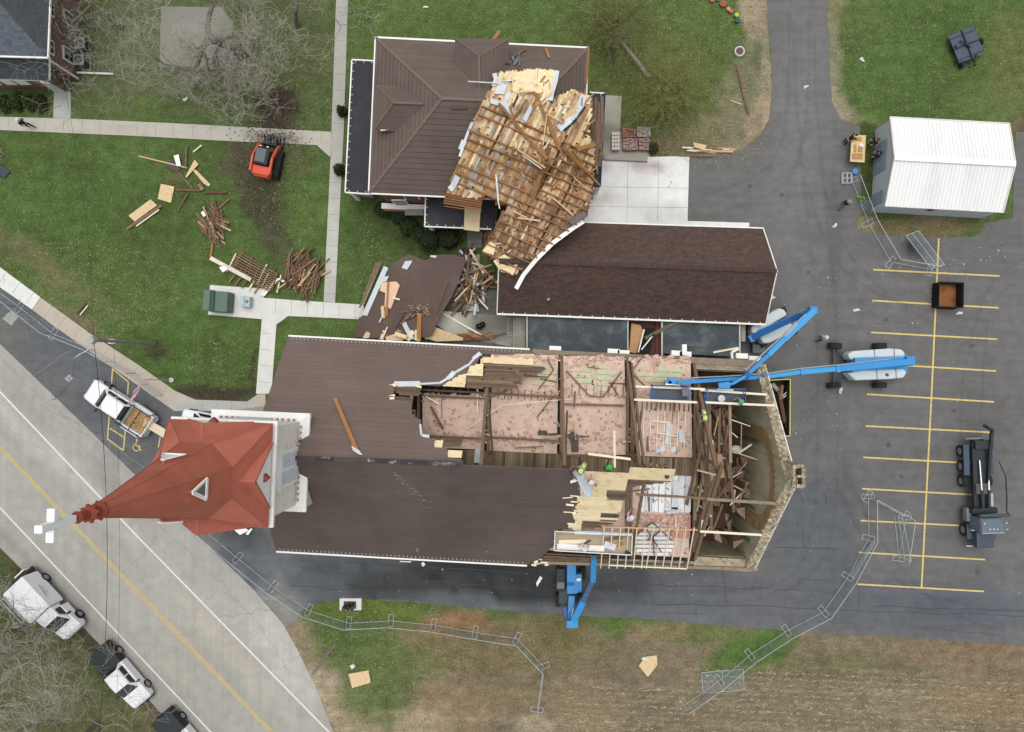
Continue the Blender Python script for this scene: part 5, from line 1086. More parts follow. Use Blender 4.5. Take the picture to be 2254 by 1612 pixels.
# white membrane and fascia along the torn edges
for nm, pts, w_ in (('torn_membrane', [(1226, 156), (1222, 180), (1214, 205), (1212, 222)], .35), ('torn_membrane', [(1284, 210), (1278, 232), (1256, 262), (1230, 284)], .5), ('torn_membrane', [(1088, 162), (1092, 176), (1086, 190)], .3), ('torn_membrane', [(1080, 222), (1110, 232), (1130, 262)], .35), ('fascia', [(1284, 488), (1262, 502), (1216, 536), (1180, 572), (1152, 606), (1136, 636)], .32), ('torn_membrane', [(1040, 270), (1030, 292), (1020, 320), (1012, 345)], .2), ('torn_membrane', [(1008, 388), (996, 412), (990, 418)], .45), ('torn_membrane', [(1022, 310), (1014, 330)], .4)):
    mb = MB(); mb.path([T(x, y, .16) for x, y in pts], w_, .06); mb.build(nm, membr if nm != 'fascia' else whitem, tor)
mb = MB(); mb.path([T(x+9, y+3, .1) for x, y in [(1278, 232), (1256, 262), (1232, 284)]], .25, .1); mb.build('dark_fold', mat('dark_fold', '#3b3f47'), tor)
mb = MB(); mb.slab([T(x, y, .25) for x, y in ((1112, 206), (1126, 204), (1130, 250), (1142, 268), (1128, 262), (1108, 232))], .02); mb.slab([T(x, y, .2) for x, y in ((1098, 182), (1120, 176), (1110, 208), (1088, 206))], .02); mb.slab([T(x, y, .2) for x, y in ((1150, 262), (1168, 228), (1172, 240), (1158, 270))], .02); mb.build('membrane_sheet', membr, tor)
mb = MB()
for pts in (((1128, 160), (1184, 152), (1180, 200), (1150, 210), (1128, 200)), ((1186, 152), (1224, 157), (1212, 215), (1190, 236), (1178, 205))): mb.slab([T(x, y, .14) for x, y in pts], .02)
mb.build('plywood_sheet', ply, tor)
MB().slab([T(x, y, .12) for x, y in ((1062, 553), (1078, 532), (1092, 540), (1086, 562))], .03).slab([T(x, y, .12) for x, y in ((1086, 575), (1110, 560), (1140, 580), (1130, 606), (1102, 598))], .03).build('plywood_sheet', ply, tor)
MB().slab([T(x, y, .05) for x, y in ((982, 425), (1062, 442), (1058, 462), (975, 448))], .05).build('soffit_boards', mat('soffit_brown', '#6d4733', var=.2, scale=3), tor)
for k in range(5): MB().bar(T(978, 430+k*6, .12), T(1060, 446+k*5, .12), .06, .05).build('soffit_batten', raft, tor)
# splinters everywhere on it
mb = MB()
for _ in range(260):
    x = rd.uniform(1000, 1300); y = rd.uniform(180, 600)
    if not inpoly(x, y, main): continue
    a = math.atan2(-d1[1], d1[0])+rd.gauss(0, .5); l = rd.uniform(.15, .8); p = T(x, y, rd.uniform(.05, .3)); mb.bar(p, p+V(math.cos(a)*l, math.sin(a)*l, rd.uniform(-.1, .1)), rd.uniform(.03, .12), .03)
mb.build('splinters', mat('splinters', '#c09a6c', islcol=['#e5cda3', '#9a6b45', '#c79f70', '#7a4f36', '#efe3cb'], var=.1), tor)

def board(x0, y0, x1, y1, z0, z1, w_=.14, h_=.05, m=None, name='board', label=None, cat='board', group=None):
    a, b = P(x0, y0, z0), P(x1, y1, z1); c = (a+b)/2; mb = MB().bar(a-c, b-c, w_, h_); o = mb.build(name, m or brb, None); o.location = c
    return tag(o, label, cat, group)
# vertical stack of splintered planks on the east porch roof
for k in range(26):
    x = 1302+rd.uniform(0, 24); y0 = rd.uniform(212, 300); board(x, y0, x+rd.uniform(-10, 4), min(400, y0+rd.uniform(60, 130)), 3.4+rd.uniform(0, .8), 3.35+rd.uniform(0, .5), rd.uniform(.1, .25), .05, rd.choice([brb, oldb, brb, beam]), 'plank', 'splintered brown plank in the heap along the black eastern porch roof of the parsonage', 'plank', 'planks heaped on the eastern porch roof')
# loose bits on parsonage roof
hN = plane(hNW, hNE, r0); hS_ = plane(hSW, hSE, r0)
def onroof(x0, y0, x1, y1, pl, w_, m, label, off=.12, name='board'):
    a, b = RP(x0, y0, pl, off), RP(x1, y1, pl, off); c = (a+b)/2; o = MB().bar(a-c, b-c, w_, .08, pl[1]).build(name, m, None); o.location = c; return tag(o, label, 'board')
orng = mat('orange_timber', '#ad7748', var=.12, scale=3)
onroof(1071, 139, 1100, 99, hN, .26, orng, 'orange-brown plank on the northern dormer of the parsonage', off=1.1)
onroof(1201, 110, 1209, 131, hN, .2, orng, 'short orange-brown stub lying alone near the parsonage eaves')
onroof(1126, 130, 1158, 112, hN, .1, brb, 'thin brown lath beside the crumpled grey flashing on the parsonage roof')
o = onroof(738, 880, 788, 1000, PN, .26, orng, 'long orange timber lying down the church roof with a pale torn end', off=.15)
cr_ = thing('crumpled_flashing', RP(1130, 140, hN, .1), 'crumpled grey metal flashing on the north slope of the parsonage roof', 'flashing')
for k in range(9):
    x = 1118+rd.uniform(0, 30); y = 125+rd.uniform(0, 28); MB().bar(RP(x, y, hN, .1), RP(x+rd.uniform(-14, 14), y+rd.uniform(-12, 12), hN, .4), .12, .04).build('strip', mat('grey_metal_scrap', '#5d6670', metal=.4, rough=.4), cr_)
tag(MB().slab([RP(x, y, PN, .2) for x, y in ((774, 985), (782, 990), (792, 996), (799, 1006), (790, 1004), (778, 996))], .04).build('torn_felt', membr), 'pale torn felt at the foot of the long orange timber on the church roof', 'felt')

# ================= BROWN ROOF SLAB on the ground between church and parsonage =================
sl_ = thing('fallen_roof_slab', P(900, 650, 0), 'fallen slab of brown shingled roof lying beside the church, timber edge on its left', 'roof wreckage')
def zs(x, y): return .9+max(0, (x-800)/240)*1.0+max(0, (745-y)/200)*.3
def Q(x, y, o=0): return P(x, y, zs(x, y)+o)
def sheetmesh(poly, o=0, step=10, th=.06):
    xs = [p[0] for p in poly]; ys = [p[1] for p in poly]; mb = MB()
    for gx_ in range(int(min(xs)), int(max(xs)), step):
        for gy_ in range(int(min(ys)), int(max(ys)), step):
            if inpoly(gx_+step/2, gy_+step/2, poly): mb.slab([Q(gx_, gy_, o), Q(gx_+step, gy_, o), Q(gx_+step, gy_+step, o), Q(gx_, gy_+step, o)], th)
    return mb
slabp = [(862, 580), (900, 560), (936, 574), (960, 562), (1000, 560), (1026, 572), (1012, 612), (994, 655), (966, 700), (950, 738), (920, 745), (880, 748), (778, 742), (790, 700), (805, 692), (838, 630)]
MB().slab([Q(x, y) for x, y in slabp], .12, V(0, 0, 1)).build('shingle_sheet', mat('slab_brown', '#61504a', var=.06, scale=.7, rough=.75, col2='#6a5850', thr=.55, scale2=.5), sl_)
MB().bar(Q(850, 588, .1), Q(803, 694, .1), .42, .08).build('white_fascia', membr, sl_)
for k in range(4): MB().bar(Q(833-k*4+8, 575+k, .0), Q(795-k*3+6, 668+k*3, -.1), .13, .08).build('edge_timber', oldb if k % 2 else beam, sl_)
mb = MB()
for k in range(26): x = 838-k*1.9; y = 580+k*4.6; mb.bar(Q(x, y, .0), Q(x-rd.uniform(4, 10), y-rd.uniform(0, 3), -.2), .05, .05)
mb.build('broken_rafter_tails', pale, sl_)
for pts, m_, nm in ((((840, 622), (872, 620), (880, 628), (870, 655), (860, 680), (846, 676), (848, 645), (836, 640)), mat('pinkish_ply', '#e9c7a5', var=.06), 'plywood_scrap'), (((884, 590), (892, 575), (908, 574), (905, 580), (896, 594)), membr, 'felt_scrap'), (((838, 610), (856, 608), (850, 620), (836, 622)), membr, 'felt_scrap'), (((884, 712), (893, 708), (912, 746), (902, 748)), membr, 'felt_scrap'), (((798, 745), (806, 730), (815, 733), (812, 744)), mat('pinkish_ply'), 'plywood_scrap'), (((848, 742), (866, 736), (886, 742), (888, 750), (850, 750)), MATS['pinkish_ply'], 'plywood_scrap'), (((948, 562), (961, 563), (960, 568), (946, 566)), membr, 'felt_scrap'), (((840, 700), (848, 700), (844, 672), (838, 676)), MATS['pinkish_ply'], 'plywood_scrap')):
    MB().slab([Q(x, y, .12) for x, y in pts], .03, V(0, 0, 1)).build(nm, m_, sl_)
for x0, y0, x1, y1, w_, m_ in ((923, 690, 922, 745, .34, orng), (855, 620, 850, 690, .12, orng), (853, 720, 842, 745, .1, pale), (882, 688, 935, 680, .12, oldb), (905, 700, 940, 672, .1, oldb), (880, 715, 905, 690, .14, brb), (885, 694, 870, 720, .2, mat('tar_paper')), (850, 697, 851, 676, .3, orng), (863, 655, 880, 660, .14, pale), (840, 700, 835, 710, .1, membr), (960, 690, 985, 620, .1, oldb), (893, 700, 908, 686, .5, MATS['tar_paper'])):
    MB().bar(Q(x0, y0, .2), Q(x1, y1, .3), w_, .08).build('loose_timber', m_, sl_)
mb = MB()
for _ in range(60): 
    x, y = rd.uniform(905, 945), rd.uniform(672, 695); p = Q(x, y, .15); mb.bar(p, p+V(rd.uniform(-.4, .4), rd.uniform(-.3, .3), .1), .04, .04)
mb.build('splinters', MATS['splinters'], sl_)

# ---- heaps of single boards
GR = {}
def heap(cx, cy, rx, ry, ang, n, lab, group, L=(1.2, 3.2), mats=None, spread=.5, z=(.05, .9), w_=(.05, .17), rot=None, nm='board'):
    mats = mats or [brb, oldb, red_, beam, oldb, beam, brb, red_, MATS['split_wood']]
    for _ in range(n):
        a = rd.uniform(0, 6.28); r = math.sqrt(rd.random()); x = cx+rx*r*math.cos(a)*math.cos(rot or 0)-ry*r*math.sin(a)*math.sin(rot or 0); y = cy+rx*r*math.cos(a)*math.sin(rot or 0)+ry*r*math.sin(a)*math.cos(rot or 0)
        t = math.radians(ang)+rd.gauss(0, spread); l = rd.uniform(*L)*S/2; zz_ = rd.uniform(*z)*(1-r*.7)+.05
        board(x-math.cos(t)*l, y+math.sin(t)*l, x+math.cos(t)*l, y-math.sin(t)*l, zz_, max(.06, zz_+rd.uniform(-.25, .35)), rd.uniform(*w_), rd.uniform(.03, .08), rd.choice(mats), nm, lab, nm, group)
heap(470, 495, 24, 34, -60, 60, 'splintered brown board in the heap in the middle of the lawn', 'boards heaped in the middle of the lawn', L=(.8, 2.1), spread=.45)
heap(668, 600, 34, 46, 62, 80, 'splintered board in the heap against the long narrow walk', 'boards heaped against the long narrow walk', L=(1.0, 3.0), spread=.35, rot=-.9)
heap(1032, 618, 36, 58, 70, 100, 'broken reddish brown timber in the tangle between fallen roof slab and annex', 'timbers tangled between roof slab and annex', L=(.8, 3.2), mats=[red_, brb, oldb, red_, beam, dark, oldb, pale, MATS['split_wood'], membr], spread=.8, z=(.1, 1.8), w_=(.07, .22), nm='timber')
heap(1080, 520, 16, 50, 60, 30, 'broken timber wedged between the southern porch and the torn roof', 'timbers wedged beside the southern porch', L=(.8, 2.0), mats=[brb, orng, oldb, red_], spread=.5, z=(.3, 3.2), nm='timber')
heap(1030, 742, 60, 7, -8, 24, 'dark splintered board strewn on the landing along the church eaves', 'boards strewn along the northern church eaves', L=(.8, 2.4), mats=[brb, oldb, orng, red_], spread=.3, z=(.1, .6))
heap(890, 737, 80, 9, 20, 44, 'mixed pale or brown board scrap along the lower edge of the fallen roof slab', 'scraps at the lower edge of the fallen roof slab', L=(.3, 1.1), mats=[pale, membr, MATS['pinkish_ply'], brb, oldb, orng, ply], spread=.9, z=(1.2, 2.0), w_=(.1, .4), nm='scrap')
heap(850, 640, 18, 44, 75, 18, 'small splintered stick on the left part of the fallen roof slab', 'sticks on the left part of the fallen roof slab', L=(.3, 1.0), mats=[pale, brb, MATS['pinkish_ply']], spread=.6, z=(1.4, 1.9), w_=(.05, .14), nm='stick')
heap(1555, 330, 42, 5, -2, 16, 'weathered board in the low stack at the edge of the driveway', 'boards stacked at the edge of the driveway', L=(1.2, 2.6), mats=[oldb, pale, MATS['split_wood'], beam], spread=.08, z=(.05, .3))
# torn rafters fan beside the walk (one nailed-up piece)
rk = thing('broken_roof_frame', P(555, 605, 0), 'low rack of nailed brown battens with a white fascia lying beside the transformer pad', 'roof frame')
for k in range(9): MB().bar(P(503+k*3, 596-k*5.2, .35), P(596+k*2, 642-k*4.6, .35), .1, .12).build('batten', rd.choice([oldb, beam, brb]), rk)
for k in range(11): x = 500+k*11; MB().bar(P(x, 607+k*4.6-8, .2), P(x+rd.uniform(8, 26), 607+k*4.6-rd.uniform(35, 60), .22), .1, .12).build('rafter_tail', rd.choice([brb, beam, pale]), rk)
for k in range(6): x = 518+k*14; MB().bar(P(x-14, 622+k*6, .2), P(x, 604+k*5, .2), .12, .1).build('rafter_tail', rd.choice([brb, pale]), rk)
MB().bar(P(463, 568, .55), P(552, 616, .55), .34, .05).build('white_fascia', mat('cream_fascia', '#ded2c1'), rk)
MB().slab([P(x, y, .6) for x, y in ((482, 588), (497, 586), (500, 594), (490, 600))], .04).build('white_corner', whitem, rk)
def flat(name, pts, z, m, lab, cat, th=.03): 
    q = [P(x, y, z) for x, y in pts]; c = sum(q, V(0, 0, 0))/len(q); o = MB().slab([p-c for p in q], th, V(0, 0, 1)).build(name, m, None); o.location = c; return tag(o, lab, cat)
flat('gutter_scrap', [(576, 650), (606, 614), (618, 612), (626, 618), (625, 622), (612, 617), (582, 652)], .25, whitem, 'bent white gutter scrap between the batten rack and the board heap', 'gutter')
osb = mat('osb_sheet', '#dcc298', var=.09, scale=4, col2='#c8a676', thr=.6, scale2=3)
flat('plywood_sheet', [(283, 475), (331, 439), (346, 452), (296, 488)], .12, osb, 'narrow tan plywood sheet leaning on a brown plank at the left of the lawn', 'plywood')
flat('plywood_sheet', [(354, 405), (384, 411), (376, 447), (347, 438)], .12, osb, 'square tan plywood sheet alone on the lawn left of the planks', 'plywood')
flat('plywood_sheet', [(408, 389), (428, 352), (437, 362), (424, 376), (410, 392)], .2, osb, 'torn tan plywood strip beside the loader track, upper of two', 'plywood')
flat('plywood_sheet', [(424, 375), (431, 374), (463, 406), (459, 411), (448, 404)], .14, osb, 'torn tan plywood strip beside the loader track, lower of two', 'plywood')
flat('plywood_sheet', [(767, 1484), (811, 1476), (816, 1503), (775, 1515)], .1, osb, 'tan plywood sheet on the grass at the edge of the field near the road', 'plywood')
flat('plywood_sheet', [(1406, 1466), (1420, 1446), (1446, 1443), (1447, 1464), (1426, 1491)], .1, osb, 'tan plywood sheet with ragged corners in the stubble field', 'plywood')
flat('tin_scrap', [(1411, 1452), (1416, 1446), (1427, 1450), (1424, 1454)], .16, membr, 'pale scrap on the ragged plywood sheet in the field', 'scrap')
flat('plywood_sheet', [(1023, 452), (1058, 458), (1055, 510), (1021, 506)], 3.4, ply, 'plywood sheet hanging over the black southern porch roof', 'plywood')
flat('plywood_sheet', [(1390, 712), (1410, 716), (1416, 730), (1400, 778), (1385, 775)], 2.3, mat('ochre_ply', '#c19a68', var=.1), 'ochre plywood sheet standing in the recess of the flat-roofed link', 'plywood')
flat('plywood_sheet', [(928, 712), (945, 715), (1020, 744), (1018, 750), (960, 752), (925, 740)], .9, osb, 'long splintered plywood triangle by the church eaves', 'plywood')
flat('plywood_sheet', [(1526, 313), (1556, 320), (1552, 332), (1528, 324)], .4, osb, 'small tan plywood offcut on the low stack at the driveway edge', 'plywood')
flat('roofing_scrap', [(364, 368), (376, 348), (398, 372), (390, 378)], .1, MATS['tar_paper'], 'black felt scrap under the white panel on the lawn', 'felt')
flat('tin_sheet', [(382, 343), (393, 340), (398, 365), (389, 366)], .3, whitem, 'small white panel on the lawn below the top walk', 'panel')
flat('tin_sheet', [(442, 468), (447, 464), (453, 474), (448, 478)], .8, whitem, 'little white panel on top of the middle lawn heap', 'panel')
flat('tin_sheet', [(1180, 1284), (1189, 1268), (1194, 1273), (1182, 1292)], .1, whitem, 'white kite-shaped scrap on the dark drive beside the blue telehandler', 'scrap')
flat('tin_sheet', [(927, 1240), (933, 1237), (936, 1244), (930, 1248)], .1, whitem, 'small white scrap on the drive below the church gutter', 'scrap')
flat('tin_sheet', [(770, 1466), (778, 1462), (782, 1468), (774, 1474)], .08, membr, 'pale scrap above the plywood sheet at the roadside', 'scrap')
flat('tin_sheet', [(1021, 636), (1047, 640), (1055, 686), (1020, 684)], .5, mat('pale_grey_panel', '#a9aeab', var=.1), 'grey panel lying in the tangle of broken timbers', 'panel')
for x0, y0, x1, y1, w_, m_, lb in ((306, 344, 412, 370, .12, MATS['split_wood'], 'long thin weathered plank crossing the white panel on the lawn'), (411, 322, 408, 370, .16, brb, 'short upright brown plank touching the top walk'), (425, 335, 444, 320, .1, pale, 'short pale stick near the top walk'), (392, 378, 424, 415, .12, brb, 'brown plank slanting below the long thin plank'),
        (388, 418, 440, 420, .14, red_, 'reddish plank just right of the square plywood'), (450, 424, 498, 424, .14, red_, 'reddish plank ending in the mud track'), (392, 464, 414, 424, .12, brb, 'brown plank slanting down from the reddish plank'), (438, 405, 446, 418, .3, brb, 'short thick brown block near the mud track'), (278, 505, 356, 452, .22, oldb, 'grey-brown plank under the narrow plywood sheet'), (300, 498, 350, 462, .1, pale, 'cream batten beside the narrow plywood sheet'),
        (464, 566, 470, 516, .16, orng, 'orange-brown plank pointing down from the middle heap'), (510, 590, 536, 555, .12, brb, 'brown plank rising above the batten rack'), (480, 460, 505, 438, .14, brb, 'brown plank sticking out above the middle heap'), (432, 470, 452, 488, .14, brb, 'brown plank at the left of the middle heap'), (1622, 142, 1648, 252, .2, brb, 'long dark brown plank on the grass beside the driveway'),
        (1502, 325, 1605, 329, .12, whitem, 'long white batten on the stack at the driveway edge'), (1495, 343, 1570, 344, .12, beam, 'long brown batten at the front of the driveway stack'), (1610, 222, 1632, 230, .04, pale, 'thin pale stick beside the dark plank'), (975, 690, 1060, 738, .12, whitem, 'long white batten slanting over the landing'), (168, 692, 188, 668, .14, red_, 'reddish splintered board lying alone on the lawn near the sidewalk'), (176, 694, 194, 672, .08, pale, 'pale splinter beside the reddish board near the sidewalk'),
        (1500, 704, 1420, 745, .28, mat('grey_trunk', '#6d6353', var=.2), 'grey branch leaning from the annex gutter into the link recess'), (1440, 735, 1412, 770, .1, whitem, 'thin white stick below the grey branch'), (1418, 725, 1405, 776, .1, whitem, 'white batten beside the ochre plywood'), (1570, 776, 1625, 766, .16, pale, 'pale plank on the right-hand flat roof'), (1515, 761, 1550, 763, .1, brb, 'brown splinter on the right-hand flat roof'), (688, 1485, 738, 1418, .14, mat('grey_wood', '#77716a', var=.2), 'long grey plank near the roadside gravel'), (700, 1462, 730, 1420, .08, mat('grey_wood'), 'thin grey lath beside the roadside plank'),
        (905, 1237, 880, 1236, .1, whitem, 'short white lath by the southern wall of the church'), (1160, 778, 1190, 785, .12, whitem, 'white lath at the western end of the link roof')):
    zz_ = 2.9 if 1400 < x0 < 1640 and 690 < y0 < 790 else (2.8 if lb.startswith('white lath') else .12)
    board(x0, y0, x1, y1, zz_, zz_+(.1 if zz_ < 1 else 0.0), w_, .05, m_, 'plank' if 'plank' in lb else 'board', lb, 'plank' if 'plank' in lb else 'board')
# brick pallets
for x0, y0, x1, y1, lb, m_ in ((1368, 288, 1398, 308, 'pallet load of reddish bricks, upper left of the four', 'brick_red'), (1400, 285, 1430, 307, 'pallet load of grey blocks, upper right of the four', 'block_grey'), (1369, 310, 1402, 335, 'pallet load of pinkish bricks, lower left of the four', 'brick_pink'), (1404, 309, 1427, 335, 'pallet load of pinkish bricks, lower right of the four', 'brick_pink')):
    m_ = mat(m_, {'brick_red': '#98695a', 'block_grey': '#aaa297', 'brick_pink': '#a08680'}[m_], var=.25, scale=6, isl=.25)
    a, b = P(x0, y0), P(x1, y1); t_ = thing('brick_pallet', (a+b)/2, lb, 'bricks', 'brick pallets beside the concrete pad')
    w_, d_ = abs(b.x-a.x), abs(a.y-b.y)
    for k in range(4): MB().box(((a.x+b.x)/2, min(a.y, b.y)+d_*(k+.5)/4, .1), (w_, .12, .1)).build('pallet_slat', beam, t_)
    mb = MB(); nx_, ny_ = max(3, int(w_/.22)), max(4, int(d_/.12))
    for k in range(4):
        for i in range(nx_):
            for j in range(ny_):
                if k == 3 and rd.random() < .35: continue
                mb.box((min(a.x, b.x)+w_*(i+.5)/nx_, min(a.y, b.y)+d_*(j+.5)/ny_, .22+k*.13), (w_/nx_*.92, d_/ny_*.9, .12), rd.gauss(0, .03))
    mb.build('bricks', m_, t_)
for x0, x1, lb in ((1345, 1366, 'crate of white concrete blocks left of the brick pallets'),):
    t_ = thing('block_crate', P(1355, 312, 0), lb, 'crate'); mb = MB()
    for i in range(3):
        for j in range(5): c = P(1349+i*6, 296+j*8, .4); mb.box(c, (.2, .26, .4)); 
    mb.build('blocks', mat('white_block', '#c9c4bb', var=.1), t_)
MB_ = MB().bar(P(1330, 346, .2), P(1425, 350, .2), .5, .3); tag(MB_.build('lumber_bundle', mat('bundle_grey', '#9c948c', var=.15, scale=4, st=(.2, 3, 1))), 'grey bundle of lumber at the back of the concrete pad', 'lumber')
# ================= VEHICLES AND MACHINES =================
wp = mat('white_car_paint', '#eceef0', var=.02, rough=.3, spec=.5); blk = mat('black_plastic', '#26282b', var=.1, rough=.5); tyre = mat('tyre_rubber', '#2b2b2c', var=.15, rough=.9); rim = mat('wheel_rim', '#9fa3a6', metal=.5, rough=.35, var=.1)
cgl = mat('car_glass', '#20262c', rough=.08, spec=.7, var=.05); redl = mat('tail_red', '#a8282a', var=.05); chrome = mat('chrome', '#cfd2d4', metal=.8, rough=.2); blue = mat('lift_blue', '#3f93d2', var=.05, scale=2, rough=.45); dblue = mat('lift_dark_blue', '#2763a4', var=.08, rough=.45); hood = mat('lift_grey_cover', '#cfdadc', var=.03, rough=.5); steel = mat('galvanised', '#b3b8bb', metal=.35, rough=.45, var=.1)
def rrect(x, hw_, z0, z1, r=.12, t=0.0):   # cross-section ring in the y-z plane, top narrowed by t
    w1 = hw_-t; return [V(x, -hw_, z0), V(x, hw_, z0), V(x, hw_, z0+(z1-z0)*.55), V(x, w1-.0, z1-r*.8), V(x, w1-r, z1), V(x, -w1+r, z1), V(x, -w1, z1-r*.8), V(x, -hw_, z0+(z1-z0)*.55)]
def wheel(par, x, y, r=.4, w_=.26):
    s_ = 1 if y > 0 else -1
    wl_ = MB().tube(V(x, y-w_/2, r), V(x, y+w_/2, r), r, n=18).build('wheel', tyre, par, world=False); MB().tube(V(x, y+s_*w_*.5, r), V(x, y+s_*(w_*.5+.015), r), r*.58, r*.5, n=14).build('rim', rim, wl_, world=False); return wl_
def veh(name, px, py, ang, lab, cat, group=None, z=.03):
    return thing(name, P(px, py, 0)+V(0, 0, z), lab, cat, group, rz=math.radians(ang))
def B(par, name, m, c, sz, bev=.03, rz=0): return MB().box(c, sz, rz).build(name, m, par, world=False, bevel=bev)
def pickup(px, py, ang, lab, bed='cover', L=5.9, grp=None):
    v = veh('pickup_truck', px, py, ang, lab, 'pickup', grp); h = L/2
    MB().loft([rrect(h-.02, .80, .45, .85, .1), rrect(h-.18, .93, .38, 1.02, .12), rrect(h-.9, .97, .35, 1.12, .12), rrect(h-1.5, .98, .35, 1.16, .1), rrect(-h+2.05, .98, .35, 1.16, .1), rrect(-h+2.0, .98, .35, 1.16, .1)]).build('body', wp, v, world=False)
    cab = MB().loft([rrect(h-1.35, .86, 1.1, 1.2, .05), rrect(h-2.05, .80, 1.1, 1.78, .1, .1), rrect(h-2.8, .80, 1.1, 1.84, .1, .1), rrect(-h+2.35, .79, 1.1, 1.80, .1, .1), rrect(-h+2.05, .84, 1.1, 1.3, .05)]).build('cab', wp, v, world=False)
    MB().add([V(h-1.33, -.78, 1.2), V(h-1.33, .78, 1.2), V(h-2.03, .64, 1.80), V(h-2.03, -.64, 1.80)], [(0, 1, 2, 3)]).build('windscreen', cgl, v, world=False)
    MB().add([V(-h+2.02, -.72, 1.32), V(-h+2.02, .72, 1.32), V(-h+2.34, .64, 1.79), V(-h+2.34, -.64, 1.79)], [(3, 2, 1, 0)]).build('rear_window', cgl, v, world=False)
    for s_ in (-1, 1):
        for x0, x1 in ((h-1.75, h-2.65), (h-2.75, -h+2.35)): MB().add([V(x0, s_*.87, 1.2), V(x1, s_*.87, 1.2), V(x1+.05, s_*.79, 1.66), V(x0-.2*(x0 == h-1.75), s_*.79, 1.66)], [(0, 1, 2, 3) if s_ > 0 else (3, 2, 1, 0)]).build('side_window', cgl, v, world=False)
        B(v, 'mirror', blk, (h-1.7, s_*1.12, 1.25), (.16, .26, .2)); B(v, 'headlight', mat('lamp_clear', '#b9c2c8', rough=.2), (h-.1, s_*.72, .82), (.2, .3, .18)); B(v, 'tail_light', redl, (-h+.03, s_*.9, .95), (.1, .14, .35))
        for x in (h-1.0, -h+1.15): wheel(v, x, s_*.9)
    bp_ = wp if bed != 'black' else blk; bw = 1.0
    for s_ in (-1, 1): B(v, 'bed_side', bp_, (-h+1.0, s_*.93, .85), (2.05, .12, .75))
    B(v, 'tailgate', bp_, (-h+.05, 0, .85), (.08, 1.8, .7)); B(v, 'bumper', chrome if bed != 'black' else blk, (-h-.07, 0, .5), (.15, 1.8, .2)); B(v, 'front_bumper', blk, (h+.03, 0, .5), (.14, 1.75, .22)); B(v, 'bed_floor', blk, (-h+1.0, 0, .6), (2.0, 1.78, .1))
    if bed != 'open': B(v, 'bed_cover', mat('bed_cover_black', '#2e3439', rough=.5, var=.05), (-h+1.0, 0, 1.2), (2.0, 1.8, .07))
    return v
# white pickup with racks and a bed of wood chips on the parking strip: nose up-left
t1 = pickup(276, 896, 147, 'white pickup truck with a bed full of wood chips and planks, parked beside the steeple', 'open', L=6.1)
h = 3.05
MB().box((-h+1.0, 0, .72), (1.9, 1.7, .3)).build('chip_load', mat('wood_chips', '#b08b5c', var=.3, scale=8, islcol=None, col2='#d0ab78', thr=.5, scale2=12, bump=1), t1, world=False)
mb = MB()
for _ in range(500): x, y = random.uniform(-h+.1, -h+1.9), random.uniform(-.8, .8); mb.box((x, y, .9), (random.uniform(.04, .14), .04, .03), random.uniform(0, 3))
mb.build('wood_chips', mat('chips', '#c79e69', islcol=['#a07a4c', '#d9b786', '#bb9160', '#e6cda4']), t1, world=False)
for s_ in (-1, 1):
    MB().bar((-h+.1, s_*.98, 1.5), (-h+2.4, s_*.98, 1.5), .07, .07).bar((-h+.3, s_*.98, .9), (-h+.3, s_*.98, 1.5), .06, .06).bar((-h+1.9, s_*.98, .9), (-h+1.9, s_*.98, 1.5), .06, .06).build('ladder_rack', blk, t1, world=False)
    B(t1, 'tool_box', mat('tool_box_white', '#d5d9dc'), (-h+1.1, s_*1.12, 1.05), (1.7, .22, .35))
MB().bar((-h+1.1, -.98, 1.5), (-h+1.1, .98, 1.5), .06, .06).bar((-h+2.0, -.98, 1.5), (-h+2.0, .98, 1.5), .06, .06).build('rack_bar', blk, t1, world=False)
ram = P(335, 936); tag(MB().slab([P(x, y, .95 if x < 325 else .5) for x, y in ((320, 920), (364, 945), (363, 966), (314, 937))], .05).build('lumber_load', mat('pale_planks', '#e3d2b4', var=.06, st=(1, 4, 1))), 'pale planks sticking out behind the bed of the white pickup beside the steeple', 'lumber')
# pickup with black bed cover, nose down-right
pickup(280, 1478, -50, 'white pickup truck with a flat black bed cover on the grassy roadside', 'black', L=5.9)
t4 = pickup(418, 1622, -50, 'dark-bedded pickup truck cut off by the bottom edge of the picture', 'black', L=5.9)
# box truck (white service body)
bt = veh('service_truck', 122, 1322, -47, 'white service truck with a big box body and ladder parked at the roadside', 'truck')
MB().loft([rrect(3.3, .85, .5, .9, .1), rrect(3.1, .98, .4, 1.15, .12), rrect(2.3, 1.0, .4, 1.3, .12), rrect(.9, 1.0, .4, 1.35, .1)]).build('body', wp, bt, world=False)
MB().loft([rrect(2.25, .92, 1.1, 1.35, .05), rrect(1.55, .86, 1.1, 2.05, .1, .08), rrect(.9, .88, 1.1, 2.15, .1, .06), rrect(.6, .9, 1.1, 2.15, .1, .06)]).build('cab', wp, bt, world=False)
MB().add([V(2.3, -.82, 1.36), V(2.3, .82, 1.36), V(1.55, .72, 2.07), V(1.55, -.72, 2.07)], [(0, 1, 2, 3)]).build('windscreen', cgl, bt, world=False)
for s_ in (-1, 1):
    MB().add([V(1.8, s_*.95, 1.35), V(.95, s_*.95, 1.35), V(.95, s_*.9, 1.95), V(1.5, s_*.9, 1.95)], [(0, 1, 2, 3) if s_ > 0 else (3, 2, 1, 0)]).build('side_window', cgl, bt, world=False); B(bt, 'mirror', blk, (1.85, s_*1.2, 1.45), (.16, .28, .3))
    for x in (2.35, -1.9): wheel(bt, x, s_*.98, .42, .3)
MB().loft([rrect(.55, 1.05, .7, 2.45, .1), rrect(.3, 1.12, .7, 2.55, .1), rrect(-2.6, 1.12, .7, 2.55, .1), rrect(-2.75, 1.08, .7, 2.45, .1)]).build('box_body', wp, bt, world=False)
